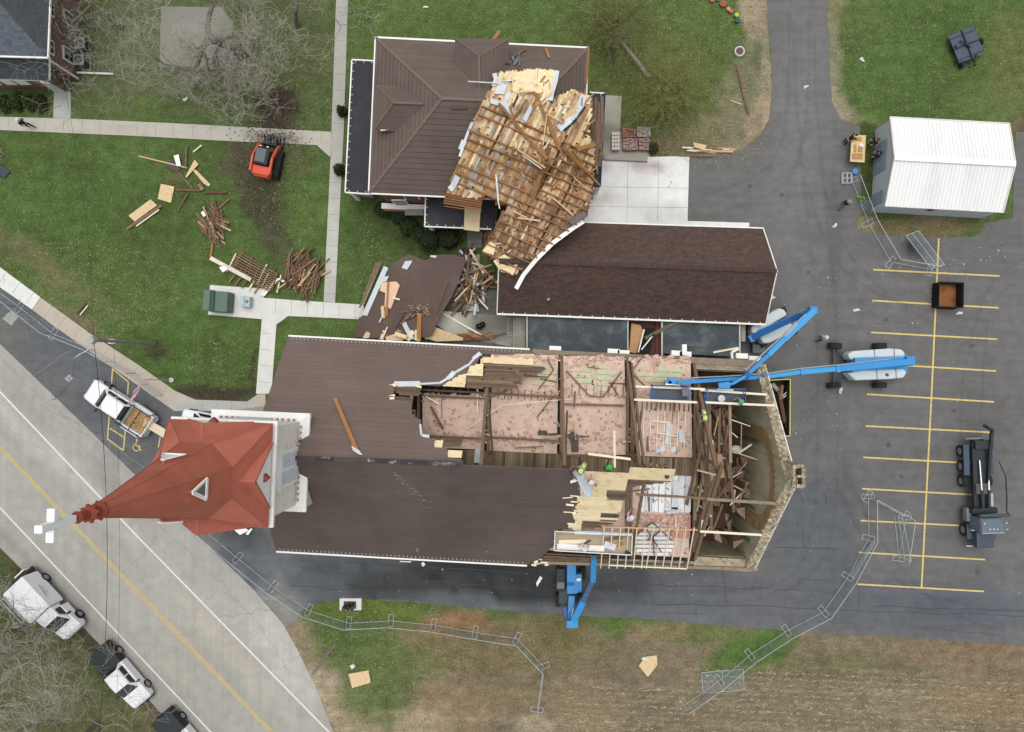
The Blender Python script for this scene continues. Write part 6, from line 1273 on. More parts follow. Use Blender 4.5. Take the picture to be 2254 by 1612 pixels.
B(bt, 'rear_door', blk, (-2.95, .1, 1.2), (.4, 1.9, 1.1)); B(bt, 'rear_bumper', blk, (-3.2, 0, .55), (.35, 2.0, .16)); B(bt, 'white_flap', wp, (-3.3, .5, 1.5), (.12, 1.0, .4))
MB().bar((.2, -1.0, 2.75), (-2.5, -1.0, 2.75), .06, .06).bar((.2, -1.3, 2.75), (-2.5, -1.3, 2.75), .06, .06).build('ladder_rack', steel, bt, world=False)
for x in (.1, -2.4): MB().bar((x, -1.4, 2.65), (x, -.9, 2.65), .08, .08).bar((x, -1.0, 2.4), (x, -1.0, 2.7), .06, .06).build('rack_post', steel, bt, world=False)
# text on the box flank is unreadable in the photo: a faint grey swoosh of lettering
MB().bar((-.3, 1.13, 1.9), (-1.5, 1.13, 1.7), .01, .12).bar((-.4, 1.13, 1.6), (-1.3, 1.13, 1.5), .01, .06).build('lettering', mat('faded_letter', '#a9abb0'), bt, world=False)
# white car half hidden behind the steeple
wc = veh('parked_car', 462, 932, 168, 'white car parked on the walk behind the steeple, only its nose showing', 'car'); 
MB().loft([rrect(2.2, .7, .35, .6, .1), rrect(2.0, .86, .3, .78, .12), rrect(1.1, .9, .3, .92, .12), rrect(-1.7, .9, .3, .95, .12), rrect(-2.2, .78, .35, .8, .1)]).build('body', wp, wc, world=False)
MB().loft([rrect(1.0, .8, .88, .96, .04), rrect(.3, .66, .88, 1.4, .08, .08), rrect(-.9, .66, .88, 1.42, .08, .08), rrect(-1.7, .78, .88, 1.0, .04)]).build('cabin', wp, wc, world=False)
MB().add([V(1.05, -.74, .97), V(1.05, .74, .97), V(.3, .56, 1.41), V(.3, -.56, 1.41)], [(0, 1, 2, 3)]).build('windscreen', cgl, wc, world=False)
for s_ in (-1, 1):
    MB().add([V(.75, s_*.83, .95), V(-1.2, s_*.83, .95), V(-.9, s_*.68, 1.34), V(.3, s_*.68, 1.34)], [(0, 1, 2, 3) if s_ > 0 else (3, 2, 1, 0)]).build('side_window', cgl, wc, world=False)
    for x in (1.4, -1.35): wheel(wc, x, s_*.82, .33, .22)
# ---- tracked / wheeled compact loader, orange
sk = veh('compact_loader', 594, 362, 78, 'orange and black compact track loader with a grapple at the edge of the top walk', 'loader')
og = mat('loader_orange', '#d9583f', var=.05, rough=.45)
B(sk, 'cab', mat('cab_black', '#3a3f43', var=.05), (.15, 0, 1.25), (1.3, 1.1, 1.3)); B(sk, 'cab_roof', mat('cab_roof_grey', '#6b7276', var=.06), (.2, .08, 1.93), (1.15, .85, .08), .04)
B(sk, 'engine_hood', og, (-.95, 0, 1.15), (.8, 1.5, .75), .12); B(sk, 'rear_door', og, (-1.35, 0, .95), (.2, 1.3, .7), .08); B(sk, 'cab_frame', og, (.75, 0, 1.7), (.1, 1.2, .25))
for s_ in (-1, 1):
    MB().path([V(-1.15, s_*.82, 1.55), V(.2, s_*.82, 1.6), V(1.2, s_*.8, 1.0), V(1.5, s_*.8, .5)], .17, .24).build('lift_arm', og, sk, world=False)
    MB().loft([[V(x, s_*.95-.2, z), V(x, s_*.95+.2, z), V(x, s_*.95+.2, .04), V(x, s_*.95-.2, .04)] for x, z in ((-1.25, .35), (-1.0, .72), (.9, .72), (1.2, .35))]).build('track', tyre, sk, world=False)
gr_ = MB().bar((1.55, -.9, .35), (1.55, .9, .35), .12, .5)
for k in range(7): gr_.path([V(1.55, -.85+k*.28, .2), V(2.1, -.85+k*.28, .1), V(2.35, -.85+k*.28, .35)], .06, .1); 
gr_.build('grapple', blk, sk, world=False)
MB().path([V(1.55, -.35, .6), V(1.9, -.35, .8), V(2.3, -.35, .5)], .25, .08).path([V(1.55, .35, .6), V(1.9, .35, .8), V(2.3, .35, .5)], .25, .08).build('grapple_thumb', mat('grapple_grey', '#595f66', metal=.3), sk, world=False)
B(sk, 'work_lamp', chrome, (1.0, .3, 1.75), (.12, .2, .12)); B(sk, 'work_lamp', chrome, (1.0, -.3, 1.75), (.12, .2, .12))
# ---- articulated boom lifts
def bigwheel(par, p, r=.56, w_=.46, rz=0):
    e = V(-math.sin(rz), math.cos(rz), 0)*w_/2; MB().tube(p-e, p+e, r, n=18).build('wheel', tyre, par)
def cover(par, pts, z0, z1, m=hood): MB().prism([P(x, y, z1) for x, y in pts], z0, z1).build('engine_cover', m, par, bevel=.14)
def boom(par, name, pts, w_, h_, m): 
    mb = MB(); mb.path([P(*p) for p in pts], w_, h_); return mb.build(name, m, par, bevel=.02)
def basket(par, x0, y0, x1, y1, z, m=dblue):
    a, b = P(x0, y0, z), P(x1, y1, z); X = [min(a.x, b.x), max(a.x, b.x)]; Y = [min(a.y, b.y), max(a.y, b.y)]
    bs = MB().box(((X[0]+X[1])/2, (Y[0]+Y[1])/2, z), (X[1]-X[0], Y[1]-Y[0], .06)).build('basket_floor', mat('basket_mesh', '#59636f', var=.2, scale=10), par)
    mb = MB()
    for zz_ in (z+.1, z+.55, z+1.05): mb.path([V(X[0], Y[0], zz_), V(X[1], Y[0], zz_), V(X[1], Y[1], zz_), V(X[0], Y[1], zz_), V(X[0], Y[0], zz_)], .05, .05)
    n = 7
    for i in range(n+1):
        x = X[0]+(X[1]-X[0])*i/n
        for y in Y: mb.bar(V(x, y, z), V(x, y, z+1.05), .04, .04)
    for i in range(4):
        y = Y[0]+(Y[1]-Y[0])*i/3
        for x in X: mb.bar(V(x, y, z), V(x, y, z+1.05), .04, .04)
    mb.build('basket_rails', m, par)
    return X, Y
hosem = mat('hose_grey', '#9aa3ad', var=.15)
# lift B: chassis at right, boom reaching left over the open roof
lb = thing('boom_lift', P(1930, 808, 0), 'blue boom lift with grey covers standing on all four wheels in the parking lot', 'boom lift', 'boom lifts reaching over the church')
MB().box(P(1920, 808, .6)+V(0, 0, 0), (4.6, 1.9, .5), -.0).build('chassis', mat('chassis_grey', '#4c5458', var=.1), lb, bevel=.05)
for x, y, rz in ((1832, 762, -.1), (1930, 762, .0), (1830, 848, .1), (1930, 848, 0)): bigwheel(lb, P(x, y, .0)+V(0, 0, .52), rz=rz)
MB().bar(P(1842, 772, .6), P(1880, 792, .7), .14, .14).bar(P(1842, 840, .6), P(1880, 822, .7), .14, .14).build('steering_arm', MATS['chassis_grey'], lb)
for x in (1835, 1930): MB().bar(P(x, 768, .5)+V(0, 0, 0), P(x, 845, .5), .16, .16).build('axle', MATS['chassis_grey'], lb)
cover(lb, [(1866, 780), (1878, 773), (1960, 767), (1985, 769), (1994, 778), (1990, 786), (1960, 787), (1872, 792)], .9, 2.2); cover(lb, [(1866, 822), (1900, 816), (1990, 812), (1997, 820), (1990, 832), (1960, 835), (1883, 838)], .9, 2.2)
MB().box(P(1930, 800, 1.5), (4.6, 1.5, 1.1)).build('turntable', blue, lb, bevel=.05)
MB().bar(P(1925, 768, 2.22), P(1926, 790, 2.22), .04, .03).bar(P(1968, 767, 2.22), P(1969, 788, 2.22), .04, .03).bar(P(1930, 814, 2.22), P(1931, 836, 2.22), .04, .03).bar(P(1972, 812, 2.22), P(1973, 834, 2.22), .04, .03).bar(P(1950, 824, 2.24), P(1956, 827, 2.24), .2, .05).build('cover_seams', mat('seam_dark', '#4f585c'), lb)
boom(lb, 'lower_boom', [(1880, 793, 2.3), (1995, 790, 2.9)], .4, .4, blue)
boom(lb, 'knuckle', [(1992, 796, 2.6), (2006, 795, 3.4)], .75, .7, blue)
boom(lb, 'main_boom', [(2005, 796, 3.3), (1842, 812, 5.0)], .50, .5, blue); boom(lb, 'fly_boom', [(1842, 812, 5.0), (1764, 819, 6.2)], .40, .42, mat('lift_blue_light', '#4ba3dc', var=.04)); boom(lb, 'fly_boom', [(1764, 819, 6.2), (1680, 830, 7.6)], .32, .36, MATS['lift_blue_light'])
boom(lb, 'jib', [(1680, 830, 7.6), (1560, 838, 8.6), (1488, 843, 9.4)], .28, .32, blue); boom(lb, 'collar', [(1683, 829, 7.8), (1676, 830, 7.8)], .5, .5, dblue); boom(lb, 'collar', [(1845, 811, 5.1), (1838, 812, 5.1)], .62, .6, blue); boom(lb, 'collar', [(1767, 819, 6.3), (1761, 820, 6.3)], .46, .46, blue)
boom(lb, 'hose_carrier', [(1960, 790, 3.9), (1850, 803, 5.3), (1766, 811, 6.5), (1690, 822, 7.8), (1590, 829, 8.6), (1500, 833, 9.2)], .09, .09, hosem)
mb = MB(); a, b = P(1920, 801, 4.3), P(1860, 806, 5.0)
for i in range(14): mb.box(a.lerp(b, i/13), (.07, .28, .12))
mb.build('chain_links', steel, lb)
boom(lb, 'basket_mount', [(1488, 838, 9.3), (1470, 838, 9.3), (1470, 848, 9.3)], .5, .4, blue); basket(lb, 1432, 848, 1512, 880, 9.2)
MB().bar(P(1464, 846, 9.9), P(1496, 849, 9.9), .1, .1).build('control_box', whitem, lb)
MB().path([P(1508, 852, 10.2), P(1510, 872, 10.2)], .5, .1).build('tool_tray', mat('tray', '#6f7076', var=.3), lb)
# lift A: knuckle folded sharply beside the annex corner
la = thing('boom_lift', P(1700, 730, 0), 'blue boom lift folded sharply like an elbow at the corner of the annex', 'boom lift', 'boom lifts reaching over the church')
MB().box(P(1690, 725, .6), (3.6, 1.3, .45), .45).build('chassis', MATS['chassis_grey'], la, bevel=.05)
for x, y in ((1655, 715), (1668, 762), (1712, 688), (1735, 735)): bigwheel(la, P(x, y, 0)+V(0, 0, .52), rz=.45)
cover(la, [(1655, 720), (1662, 708), (1715, 678), (1728, 682), (1733, 694), (1722, 700), (1664, 735), (1654, 733)], .9, 2.2); cover(la, [(1672, 742), (1742, 710), (1746, 722), (1735, 735), (1695, 755), (1680, 756)], .9, 2.2)
boom(la, 'lower_boom', [(1652, 745, 2.4), (1745, 702, 4.2), (1790, 684, 5.6)], .46, .4, dblue); boom(la, 'pivot', [(1650, 738, 2.4), (1657, 752, 2.4)], .4, .5, blue)
boom(la, 'link_rod', [(1668, 730, 2.6), (1750, 694, 4.4), (1785, 684, 5.8)], .16, .2, blue); boom(la, 'elbow', [(1783, 684, 5.8), (1792, 682, 6.4)], .5, .6, blue)
boom(la, 'main_boom', [(1791, 684, 6.3), (1724, 748, 7.4)], .48, .46, MATS['lift_blue_light']); boom(la, 'fly_boom', [(1724, 748, 7.4), (1690, 782, 8.0)], .38, .4, MATS['lift_blue_light']); boom(la, 'fly_boom', [(1690, 782, 8.0), (1648, 822, 8.8)], .28, .32, blue); boom(la, 'collar', [(1648, 822, 8.8), (1640, 830, 8.9)], .4, .5, dblue)
boom(la, 'jib', [(1645, 826, 8.9), (1610, 846, 9.2), (1597, 846, 9.2)], .22, .3, blue); boom(la, 'hose_carrier', [(1773, 692, 6.9), (1722, 740, 7.8), (1640, 815, 9.2)], .1, .1, hosem)
mb = MB(); a, b = P(1752, 713, 7.2), P(1728, 738, 7.6)
for i in range(10): mb.box(a.lerp(b, i/9), (.07, .3, .1), .7)
mb.build('chain_links', steel, la)
boom(la, 'basket_mount', [(1592, 842, 9.2), (1594, 858, 9.2)], .8, .4, blue); basket(la, 1550, 856, 1632, 888, 9.1)
MB().bar(P(1578, 857, 9.9), P(1614, 859, 9.9), .1, .1).build('control_box', whitem, la)
MB().lathe(P(1584, 877, 9.2), [(.22, .3), (.26, .5), (.26, .55), (.18, .55)], 14).build('coil', steel, la)
MB().box(P(1668, 768, .8), (1.0, .7, .5)).build('step_box', mat('step_grey_b', '#6e7376', metal=.3), la)
# ---- telehandler with work platform south of the church
th = thing('telehandler', P(1248, 1300, 0), 'blue telescopic handler lifting a long work platform against the southern eaves', 'telehandler')
MB().prism([P(x, y, 1.4) for x, y in ((1232, 1245), (1262, 1245), (1262, 1330), (1230, 1330))], .6, 1.3).build('chassis', MATS['chassis_grey'], th, bevel=.05)
MB().prism([P(x, y, 2.2) for x, y in ((1248, 1240), (1268, 1240), (1268, 1265), (1281, 1265), (1281, 1302), (1266, 1308), (1248, 1308))], 1.3, 2.2).build('engine_cover', blue, th, bevel=.06)
for x, y in ((1228, 1262), (1228, 1315), (1282, 1255), (1277, 1318)): MB().tube(P(x-5, y, 0)+V(0, 0, .6), P(x+5, y, 0)+V(0, 0, .6), .6, n=20).build('wheel', tyre, th)
MB().prism([P(x, y, 2.0) for x, y in ((1224, 1252), (1244, 1252), (1244, 1302), (1224, 1302))], 1.0, 2.0).build('cab', mat('cab_dark', '#22282b', rough=.3), th, bevel=.06); MB().prism([P(x, y, 2.1) for x, y in ((1226, 1282), (1242, 1282), (1242, 1296), (1226, 1296))], 2.0, 2.1).build('cab_roof', mat('vent_grey', '#73797a'), th)
mb = MB(); [mb.box(P(1256, 1283+i*1.6, 2.22), (.6, .03, .04)) for i in range(5)]; mb.build('cooling_louvres', dblue, th)
MB().box(P(1274, 1276, 2.3), (.35, .22, .08)).build('lamp', whitem, th)
boom(th, 'rear_frame', [(1258, 1312, 1.8), (1256, 1350, 2.2), (1257, 1372, 2.8)], .5, .6, blue); boom(th, 'tilt_cylinder', [(1243, 1335, 1.6), (1247, 1362, 1.8)], .25, .4, dblue); boom(th, 'yoke', [(1247, 1372, 3.0), (1272, 1372, 3.0)], .6, .6, blue)
boom(th, 'main_boom', [(1262, 1366, 3.1), (1284, 1322, 4.3)], .5, .5, blue); boom(th, 'main_boom', [(1284, 1322, 4.3), (1304, 1276, 5.6)], .4, .42, mat('worn_boom', '#48648a', var=.2, scale=4, col2='#7b6f77', thr=.6, scale2=2)); boom(th, 'fly_boom', [(1305, 1278, 5.6), (1307, 1230, 7.6)], .42, .42, blue)
boom(th, 'hydraulic_ram', [(1258, 1360, 3.3), (1262, 1340, 3.6)], .1, .1, chrome)
pl_ = thing('work_platform', P(1305, 1196, 8.8), 'long aluminium work platform loaded with boards, held at the southern eaves', 'platform'); z = 8.8
MB().slab([P(x, y, z) for x, y in ((1222, 1172), (1392, 1180), (1390, 1224), (1220, 1213))], .08).build('deck', mat('deck_wood', '#b7a58c', var=.12, st=(1, 5, 1)), pl_)
mb = MB()
for zz_ in (z+.1, z+.6, z+1.1): mb.path([P(x, y, zz_) for x, y in ((1222, 1170), (1392, 1178), (1390, 1222), (1220, 1212), (1222, 1170))], .07, .07)
for i in range(9): mb.bar(P(1222+i*21, 1170+i, z), P(1222+i*21, 1170+i, z+1.1), .06, .06); mb.bar(P(1220+i*21, 1212+i*1.25, z), P(1220+i*21, 1212+i*1.25, z+1.1), .06, .06)
mb.build('guard_rails', mat('aluminium', '#d3d6d8', metal=.2, rough=.4), pl_)
MB().slab([P(x, y, z+.7) for x, y in ((1264, 1168), (1392, 1174), (1391, 1180), (1264, 1176))], .05).build('toe_board', mat('aluminium'), pl_)
for x0, y0, x1, y1, w_, m_, lb_ in ((1226, 1203, 1330, 1208, .42, whitem, 'white board stack along the outer side of the work platform'), (1230, 1193, 1290, 1192, .3, pale, 'pale boards at the left end of the work platform'), (1352, 1202, 1385, 1178, .08, MATS['split_wood'], 'thin slanting stick at the right end of the work platform'), (1330, 1188, 1370, 1184, .22, brb, 'brown board towards the right of the work platform'), (1345, 1208, 1372, 1196, .2, orng, 'orange-brown offcut on the work platform'), (1376, 1215, 1390, 1222, .25, mat('green_black', '#36423e'), 'dark bundle at the lower right corner of the work platform'), (1330, 1198, 1355, 1206, .5, membr, 'pale crumpled sheet on the work platform')): board(x0, y0, x1, y1, z+.1, z+.12, w_, .08, m_, 'board', lb_, 'board')
# ---- black hook-lift truck
ht = veh('hooklift_truck', 2138, 1075, -88, 'black hook-lift truck without its container in the parking lot', 'truck')
bk_ = mat('truck_black', '#2c3034', var=.1, rough=.4); bgr = mat('truck_blue_grey', '#3d4957', rough=.25, spec=.6, var=.04)
MB().bar((-4.3, -.42, 1.0), (3.0, -.42, 1.0), .18, .3).bar((-4.3, .42, 1.0), (3.0, .42, 1.0), .18, .3).build('frame_rail', bk_, ht, world=False)
mb = MB(); [mb.bar((-4+i*.9, -.42, 1.0), (-4+i*.9, .42, 1.0), .12, .2) for i in range(8)]; mb.build('cross_members', mat('truck_iron', '#5a5750', var=.3, scale=5), ht, world=False)
for x in (-3.3, -2.0, -.75):
    for s_ in (-1, 1): wheel(ht, x, s_*1.0, .5, .45)
for s_ in (-1, 1):
    wheel(ht, 3.4, s_*1.02, .52, .36); B(ht, 'fender', bgr, (3.45, s_*.95, 1.15), (1.3, .55, .16), .07); B(ht, 'side_deck', mat('deck_slate', '#4a5868', var=.06), (-2.6, s_*1.0, 1.1), (2.6, .5, .06))
    MB().bar((2.35, s_*.9, 1.0), (2.35, s_*.9, 3.1), .14, .14).build('exhaust_stack', chrome, ht, world=False)
    B(ht, 'mirror', chrome, (3.05, s_*1.4, 2.2), (.1, .25, .35))
B(ht, 'bonnet', bgr, (4.0, 0, 1.35), (1.5, 1.5, .8), .15); B(ht, 'cab', mat('cab_slate', '#5d6c7d', rough=.25, spec=.6, var=.03), (2.65, .0, 1.9), (1.25, 2.0, 1.6), .12); B(ht, 'roof', mat('cab_slate'), (2.65, 0, 2.75), (1.1, 1.9, .1), .05)
MB().add([V(3.2, -.9, 1.95), V(3.2, .9, 1.95), V(3.28, .85, 2.0), V(3.0, .85, 2.78), V(3.0, -.85, 2.78)], [(0, 1, 3, 4)]).build('windscreen', cgl, ht, world=False); MB().bar((3.2, -.9, 2.72), (3.2, .9, 2.72), .14, .06).build('sun_visor', chrome, ht, world=False)
for y in (-.3, 0, .3): B(ht, 'roof_lamp', mat('amber_lamp', '#e8c7b5'), (2.9, y, 2.83), (.1, .12, .06), .01)
B(ht, 'subframe', bk_, (-1.3, 0, 1.2), (5.6, 1.25, .3)); B(ht, 'hydraulic_tank', mat('truck_iron'), (-.2, .0, 1.45), (.9, 1.1, .25)); B(ht, 'hook_pivot', bk_, (-3.9, .2, 1.5), (.7, 1.5, .4)); B(ht, 'bumper', chrome, (4.75, 0, .6), (.15, 2.1, .3)); B(ht, 'side_tank', chrome, (.9, 0+.95, .9), (1.3, .5, .5), .15); B(ht, 'tool_locker', mat('locker_grey', '#8d8e88', metal=.3), (2.0, -1.05, 1.0), (1.1, .4, .6), .04); B(ht, 'tank', bk_, (1.6, 0, 1.5), (.5, 2.1, .7), .1)
for s_ in (-1, 1): MB().tube(V(-2.6, s_*.35+.2, 1.5), V(.0, s_*.3+.2, 1.6), .07).build('ram_rod', chrome, ht, world=False); MB().tube(V(-.1, s_*.3+.2, 1.6), V(1.7, s_*.25+.2, 1.6), .13).build('ram_barrel', bk_, ht, world=False)
MB().path([V(-.2, .5, 1.45), V(-3.8, .65, 1.7), V(-5.1, .75, 1.9), V(-5.45, .0, 2.4), V(-5.6, -.15, 2.2)], .22, .26).build('hook_arm', bk_, ht, world=False)
MB().path([V(1.5, 1.25, 2.6), V(.5, 1.25, 2.7), V(-1.4, 1.15, 2.8), V(-2.6, .9, 2.4)], .07, .07).path([V(1.95, 1.55, 2.6), V(1.5, 1.25, 2.6)], .07, .07).build('tarp_arm', bk_, ht, world=False); MB().tube(V(1.85, -.9, 2.5), V(1.85, 1.5, 2.5), .14).build('tarp_roll', mat('tarp_green', '#4c5a55', var=.1), ht, world=False)
MB().bar((-4.4, -1.0, 1.0), (-4.4, 1.0, 1.0), .14, .2).build('rear_bumper', mat('rear_grey', '#85898a', metal=.3), ht, world=False)
# ---- open-top containers
def bin_(name, pts, z1, m_out, m_in, rimm, lab):
    t_ = thing(name, sum((P(x, y) for x, y in pts), V(0, 0, 0))/4, lab, 'container'); q = [P(x, y, z1) for x, y in pts]; c = sum(q, V(0, 0, 0))/4
    for i in range(4):
        a, b = q[i], q[(i+1) % 4]; d = (b-a).normalized(); e = V(-d.y, d.x, 0)
        if (c-a).dot(e) < 0: e = -e
        MB().prism([a, b-d*.085, b-d*.085+e*.08, a+e*.08], .06, z1).build('side', m_out, t_)
        for k in range(1, 5): p = a.lerp(b, k/5)-e*.04; MB().box((p.x, p.y, z1/2), (.08, .08, z1-.2)).build('rib', m_out, t_)
    MB().prism([p for p in q], .04, .16).build('floor', m_in, t_); MB().path([p+V(0, 0, .05) for p in q]+[q[0]+V(0, 0, .05)], .06, .1).build('rim', rimm, t_); return t_
rust = mat('rusty_steel', '#96602f', var=.2, scale=2, col2='#6b4526', thr=.55, scale2=1.2)
bin_('open_bin', [(2067, 621), (2120, 623), (2119, 678), (2065, 676)], 1.05, mat('bin_black', '#1d2021', var=.15), rust, mat('bin_black'), 'empty open bin with rusty orange floor and black sides on the parking lines')
yb = bin_('open_bin', [(1670, 838), (1739, 835), (1738, 960), (1670, 960)], 1.5, mat('bin_dark_in', '#3b3c38', var=.2), mat('bin_dark_in'), mat('bin_yellow_out', '#e6dc74', var=.05), 'yellow-rimmed open container behind the rear gable wall, filled with broken timber')
for k, (a, b, w_, m_) in enumerate((((1712, 850), (1728, 930), .3, red_), ((1722, 848), (1718, 880), .25, brb), ((1722, 872), (1733, 862), .08, whitem), ((1724, 876), (1735, 866), .08, whitem), ((1700, 845), (1712, 860), .3, stonetop), ((1728, 925), (1732, 945), .12, red_))): board(a[0], a[1], b[0], b[1], .7, .9, w_, .1, m_, 'board', ['long reddish board in the yellow-rimmed container', 'brown board beside the reddish one in the yellow-rimmed container', 'upper of two white slats in the yellow-rimmed container', 'lower of two white slats in the yellow-rimmed container', 'stone-coloured lump at the top of the yellow-rimmed container', 'short reddish stub at the bottom of the yellow-rimmed container'][k], 'board')
# ---- upturned dark trailer on the far lawn
ut = veh('dark_cart', 2119, 108, -68, 'dark blue-grey flat cart with drawbar standing on the far lawn', 'cart'); dg = mat('cart_grey', '#465260', var=.1, rough=.5)
for x, y in ((-.75, -.6), (-.75, .6), (.55, -.6), (.55, .6)): B(ut, 'deck_panel', dg, (x, y, .55), (1.22, 1.1, .06), .01)
MB().bar((-1.4, 0, .65), (1.9, 0, .65), .1, .1).bar((-.1, -1.2, .64), (-.1, 1.2, .64), .08, .08).bar((-1.0, -1.2, .62), (-1.0, 1.2, .62), .05, .05).bar((.9, -1.2, .62), (.9, 1.2, .62), .05, .05).build('frame', blk, ut, world=False)
for x, y in ((-.2, -.95), (.05, 1.35), (1.3, -.9)): MB().tube(V(x, y-.1, .35), V(x, y+.1, .35), .32, n=14).build('wheel', tyre, ut, world=False)
for p, q in (((1.0, .4, .7), (1.9, -.3, .8)), ((-.6, -.5, .75), (.3, .1, .8))): MB().tube(V(*p), V(*q), .06).build('strut', blk, ut, world=False)
# ---- transformer boxes
gt = thing('transformer_box', P(475, 661, 0), 'dark green transformer cabinet standing on the concrete pad in the lawn', 'transformer'); gg = mat('transformer_green', '#586f64', var=.05, rough=.5)
MB().prism([P(x, y, 1.6) for x, y in ((460, 640), (500, 642), (497, 687), (457, 685))], .1, 1.45).build('cabinet', gg, gt, bevel=.05); MB().prism([P(x, y, 1.7) for x, y in ((447, 637), (464, 638), (461, 684), (444, 683))], .1, 1.6).build('door_bay', mat('transformer_green_light', '#64796e', var=.04), gt, bevel=.04); MB().slab([P(x, y, 1.6) for x, y in ((463, 639), (472, 639), (469, 686), (460, 685))], .05).build('lid_seam', mat('seam_green', '#40534a'), gt)
pb = thing('meter_cabinet', P(540, 664, 0), 'small pale blue-grey utility cabinet beside the green transformer', 'cabinet'); MB().prism([P(x, y, .9) for x, y in ((529, 652), (549, 653), (548, 676), (528, 675))], .1, .8).build('case', mat('pale_cabinet', '#b3c3c8', var=.04), pb, bevel=.03); MB().prism([P(x, y, 1.1) for x, y in ((527, 651), (535, 651), (534, 675), (526, 675))], .8, .9).build('lid', mat('pale_cabinet'), pb); MB().box(P(543, 664, .85), (.2, .2, .1)).build('lock', mat('vent_grey'), pb)
# ================= TEMPORARY FENCES =================
fsteel = mat('fence_steel', '#c3c7c9', metal=.25, rough=.45, var=.08); mesh_m = mat('chain_link', '#9fb0b6', alpha=.2, var=.05)
def fence_panel(x0, y0, x1, y1, lab, grp, h=1.75):
    a, b = P(x0, y0), P(x1, y1); c = (a+b)/2; f = thing('temporary_fence', c, lab, 'fence', grp); u = V(0, 0, 1)
    mb = MB(); r = .024
    for p, q in ((a+u*.12, b+u*.12), (a+u*h, b+u*h), (a+u*.05, a+u*h), (b+u*.05, b+u*h), ((a+b)/2+u*.12, (a+b)/2+u*h)): mb.tube(p, q, r, n=6)
    mb.build('frame', fsteel, f); d = (b-a).normalized()*.03
    MB().add([a+d+u*.13, b-d+u*.13, b-d+u*(h-.02), a+d+u*(h-.02)], [(0, 1, 2, 3)]).build('chain_link_mesh', mesh_m, f)
def fence_foot(x, y, ang, lab, grp):
    c = P(x, y); f = MB(); l, w_ = .52, .2; R = Matrix.Rotation(math.radians(ang), 3, 'Z')
    pts = [R @ V(i*l, j*w_, .04) for i, j in ((-1, -1), (1, -1), (1, 1), (-1, 1), (-1, -1))]
    for p, q in zip(pts, pts[1:]): f.tube(p, q, .022, n=6)
    f.tube(R @ V(0, -w_, .04), R @ V(0, w_, .04), .022, n=6).tube(V(0, 0, .04), V(0, 0, .35), .022, n=6)
    o = f.build('fence_stand', fsteel, None); o.location = c; tag(o, lab, 'fence stand', grp)
ORD = ['first', 'second', 'third', 'fourth', 'fifth', 'sixth', 'seventh', 'eighth', 'ninth', 'tenth']
def fence_run(pts, desc, grp, feet=True, skip=()):
    n = 0
    for (x0, y0), (x1, y1) in zip(pts, pts[1:]):
        if n not in skip: fence_panel(x0, y0, x1, y1, '%s panel %s' % (ORD[n], desc), grp)
        n += 1
    if feet:
        for i, (x, y) in enumerate(pts):
            a = pts[max(0, i-1)]; b = pts[min(len(pts)-1, i+1)]; t = math.degrees(math.atan2(-(b[1]-a[1]), b[0]-a[0]))+90
            fence_foot(x, y, t, 'pipe stand at %s post %s' % (ORD[i], desc), grp+' feet')
fence_run([(602, 1291), (680, 1343), (768, 1371), (861, 1366), (955, 1375), (1046, 1391), (1138, 1405), (1196, 1466), (1182, 1562)], 'of the field fence from the drive mouth', 'fence panels along the field')
fence_run([(448, 1165), (524, 1228), (602, 1291)], 'of the short fence under the steeple', 'fence panels by the steeple foot')
fence_run([(-60, 600), (44, 676), (118, 735), (210, 771), (300, 822), (360, 870)], 'of the street fence from the left edge', 'fence panels along the street')
fence_run([(1910, 1093), (1911, 1184), (1866, 1269), (1812, 1346), (1731, 1388), (1650, 1441), (1583, 1497), (1508, 1550)], 'of the fence from parking lot into field', 'fence panels from lot to field')
fence_run([(1910, 1093), (1992, 1138)], 'slanting right off the lot fence', 'fence panel at the parking lines'); fence_run([(1992, 1138), (1978, 1230)], 'standing lowest on the parking lines', 'fence panel low on the parking lines')
fence_run([(1874, 398), (1910, 492), (1960, 578), (2046, 594)], 'of the fence beside the white shed', 'fence panels beside the shed')
# panels lying flat or leaning
def flatpanel(pts, zs_, lab):
    q = [P(x, y, z) for (x, y), z in zip(pts, zs_)]; f = thing('temporary_fence', sum(q, V(0, 0, 0))/4, lab, 'fence'); mb = MB()
    for a, b in zip(q, q[1:]+q[:1]): mb.tube(a, b, .024, n=6)
    mb.tube((q[0]+q[1])/2, (q[2]+q[3])/2, .02, n=6); mb.build('frame', fsteel, f); MB().add([p-V(0, 0, .01) for p in q], [(0, 1, 2, 3)]).build('chain_link_mesh', mesh_m, f)
flatpanel([(1544, 1481), (1636, 1473), (1638, 1519), (1547, 1526)], [.06]*4, 'loose fence panel lying flat on the stubble field')
flatpanel([(1994, 519), (2022, 508), (2079, 583), (2050, 592)], [.3, .3, 1.2, 1.2], 'fence panel leaning over at the white shed end of the parking lines')
flatpanel([(1969, 1136), (1985, 1134), (2006, 1236), (1978, 1226)], [.1, .9, .9, .1], 'fence panel leaning against the lowest one on the parking lines')
flatpanel([(1924, 1186), (1928, 1190), (1876, 1276), (1870, 1270)], [.1, .9, .9, .1], 'second layer of fence panel leaning on the lot fence')
ct = thing('pipe_frame_stack', P(1862, 394, 0), 'small stack of grey pipe frames on the drive next to the blue bucket', 'frames')
for k in range(5):
    mb = MB(); c = P(1862, 395)+V(random.uniform(-.1, .1), random.uniform(-.1, .1), .1+k*.06)
    pts = [c+V(i*.38, j*.42, 0) for i, j in ((-1, -1), (1, -1), (1, 1), (-1, 1), (-1, -1))]
    for p, q in zip(pts, pts[1:]): mb.tube(p, q, .022, n=6)
    mb.tube(c+V(0, -.42, 0), c+V(0, .42, 0), .02, n=6).tube(c+V(-.38, 0, 0), c+V(.38, 0, 0), .02, n=6); mb.build('pipe_frame', fsteel, ct)
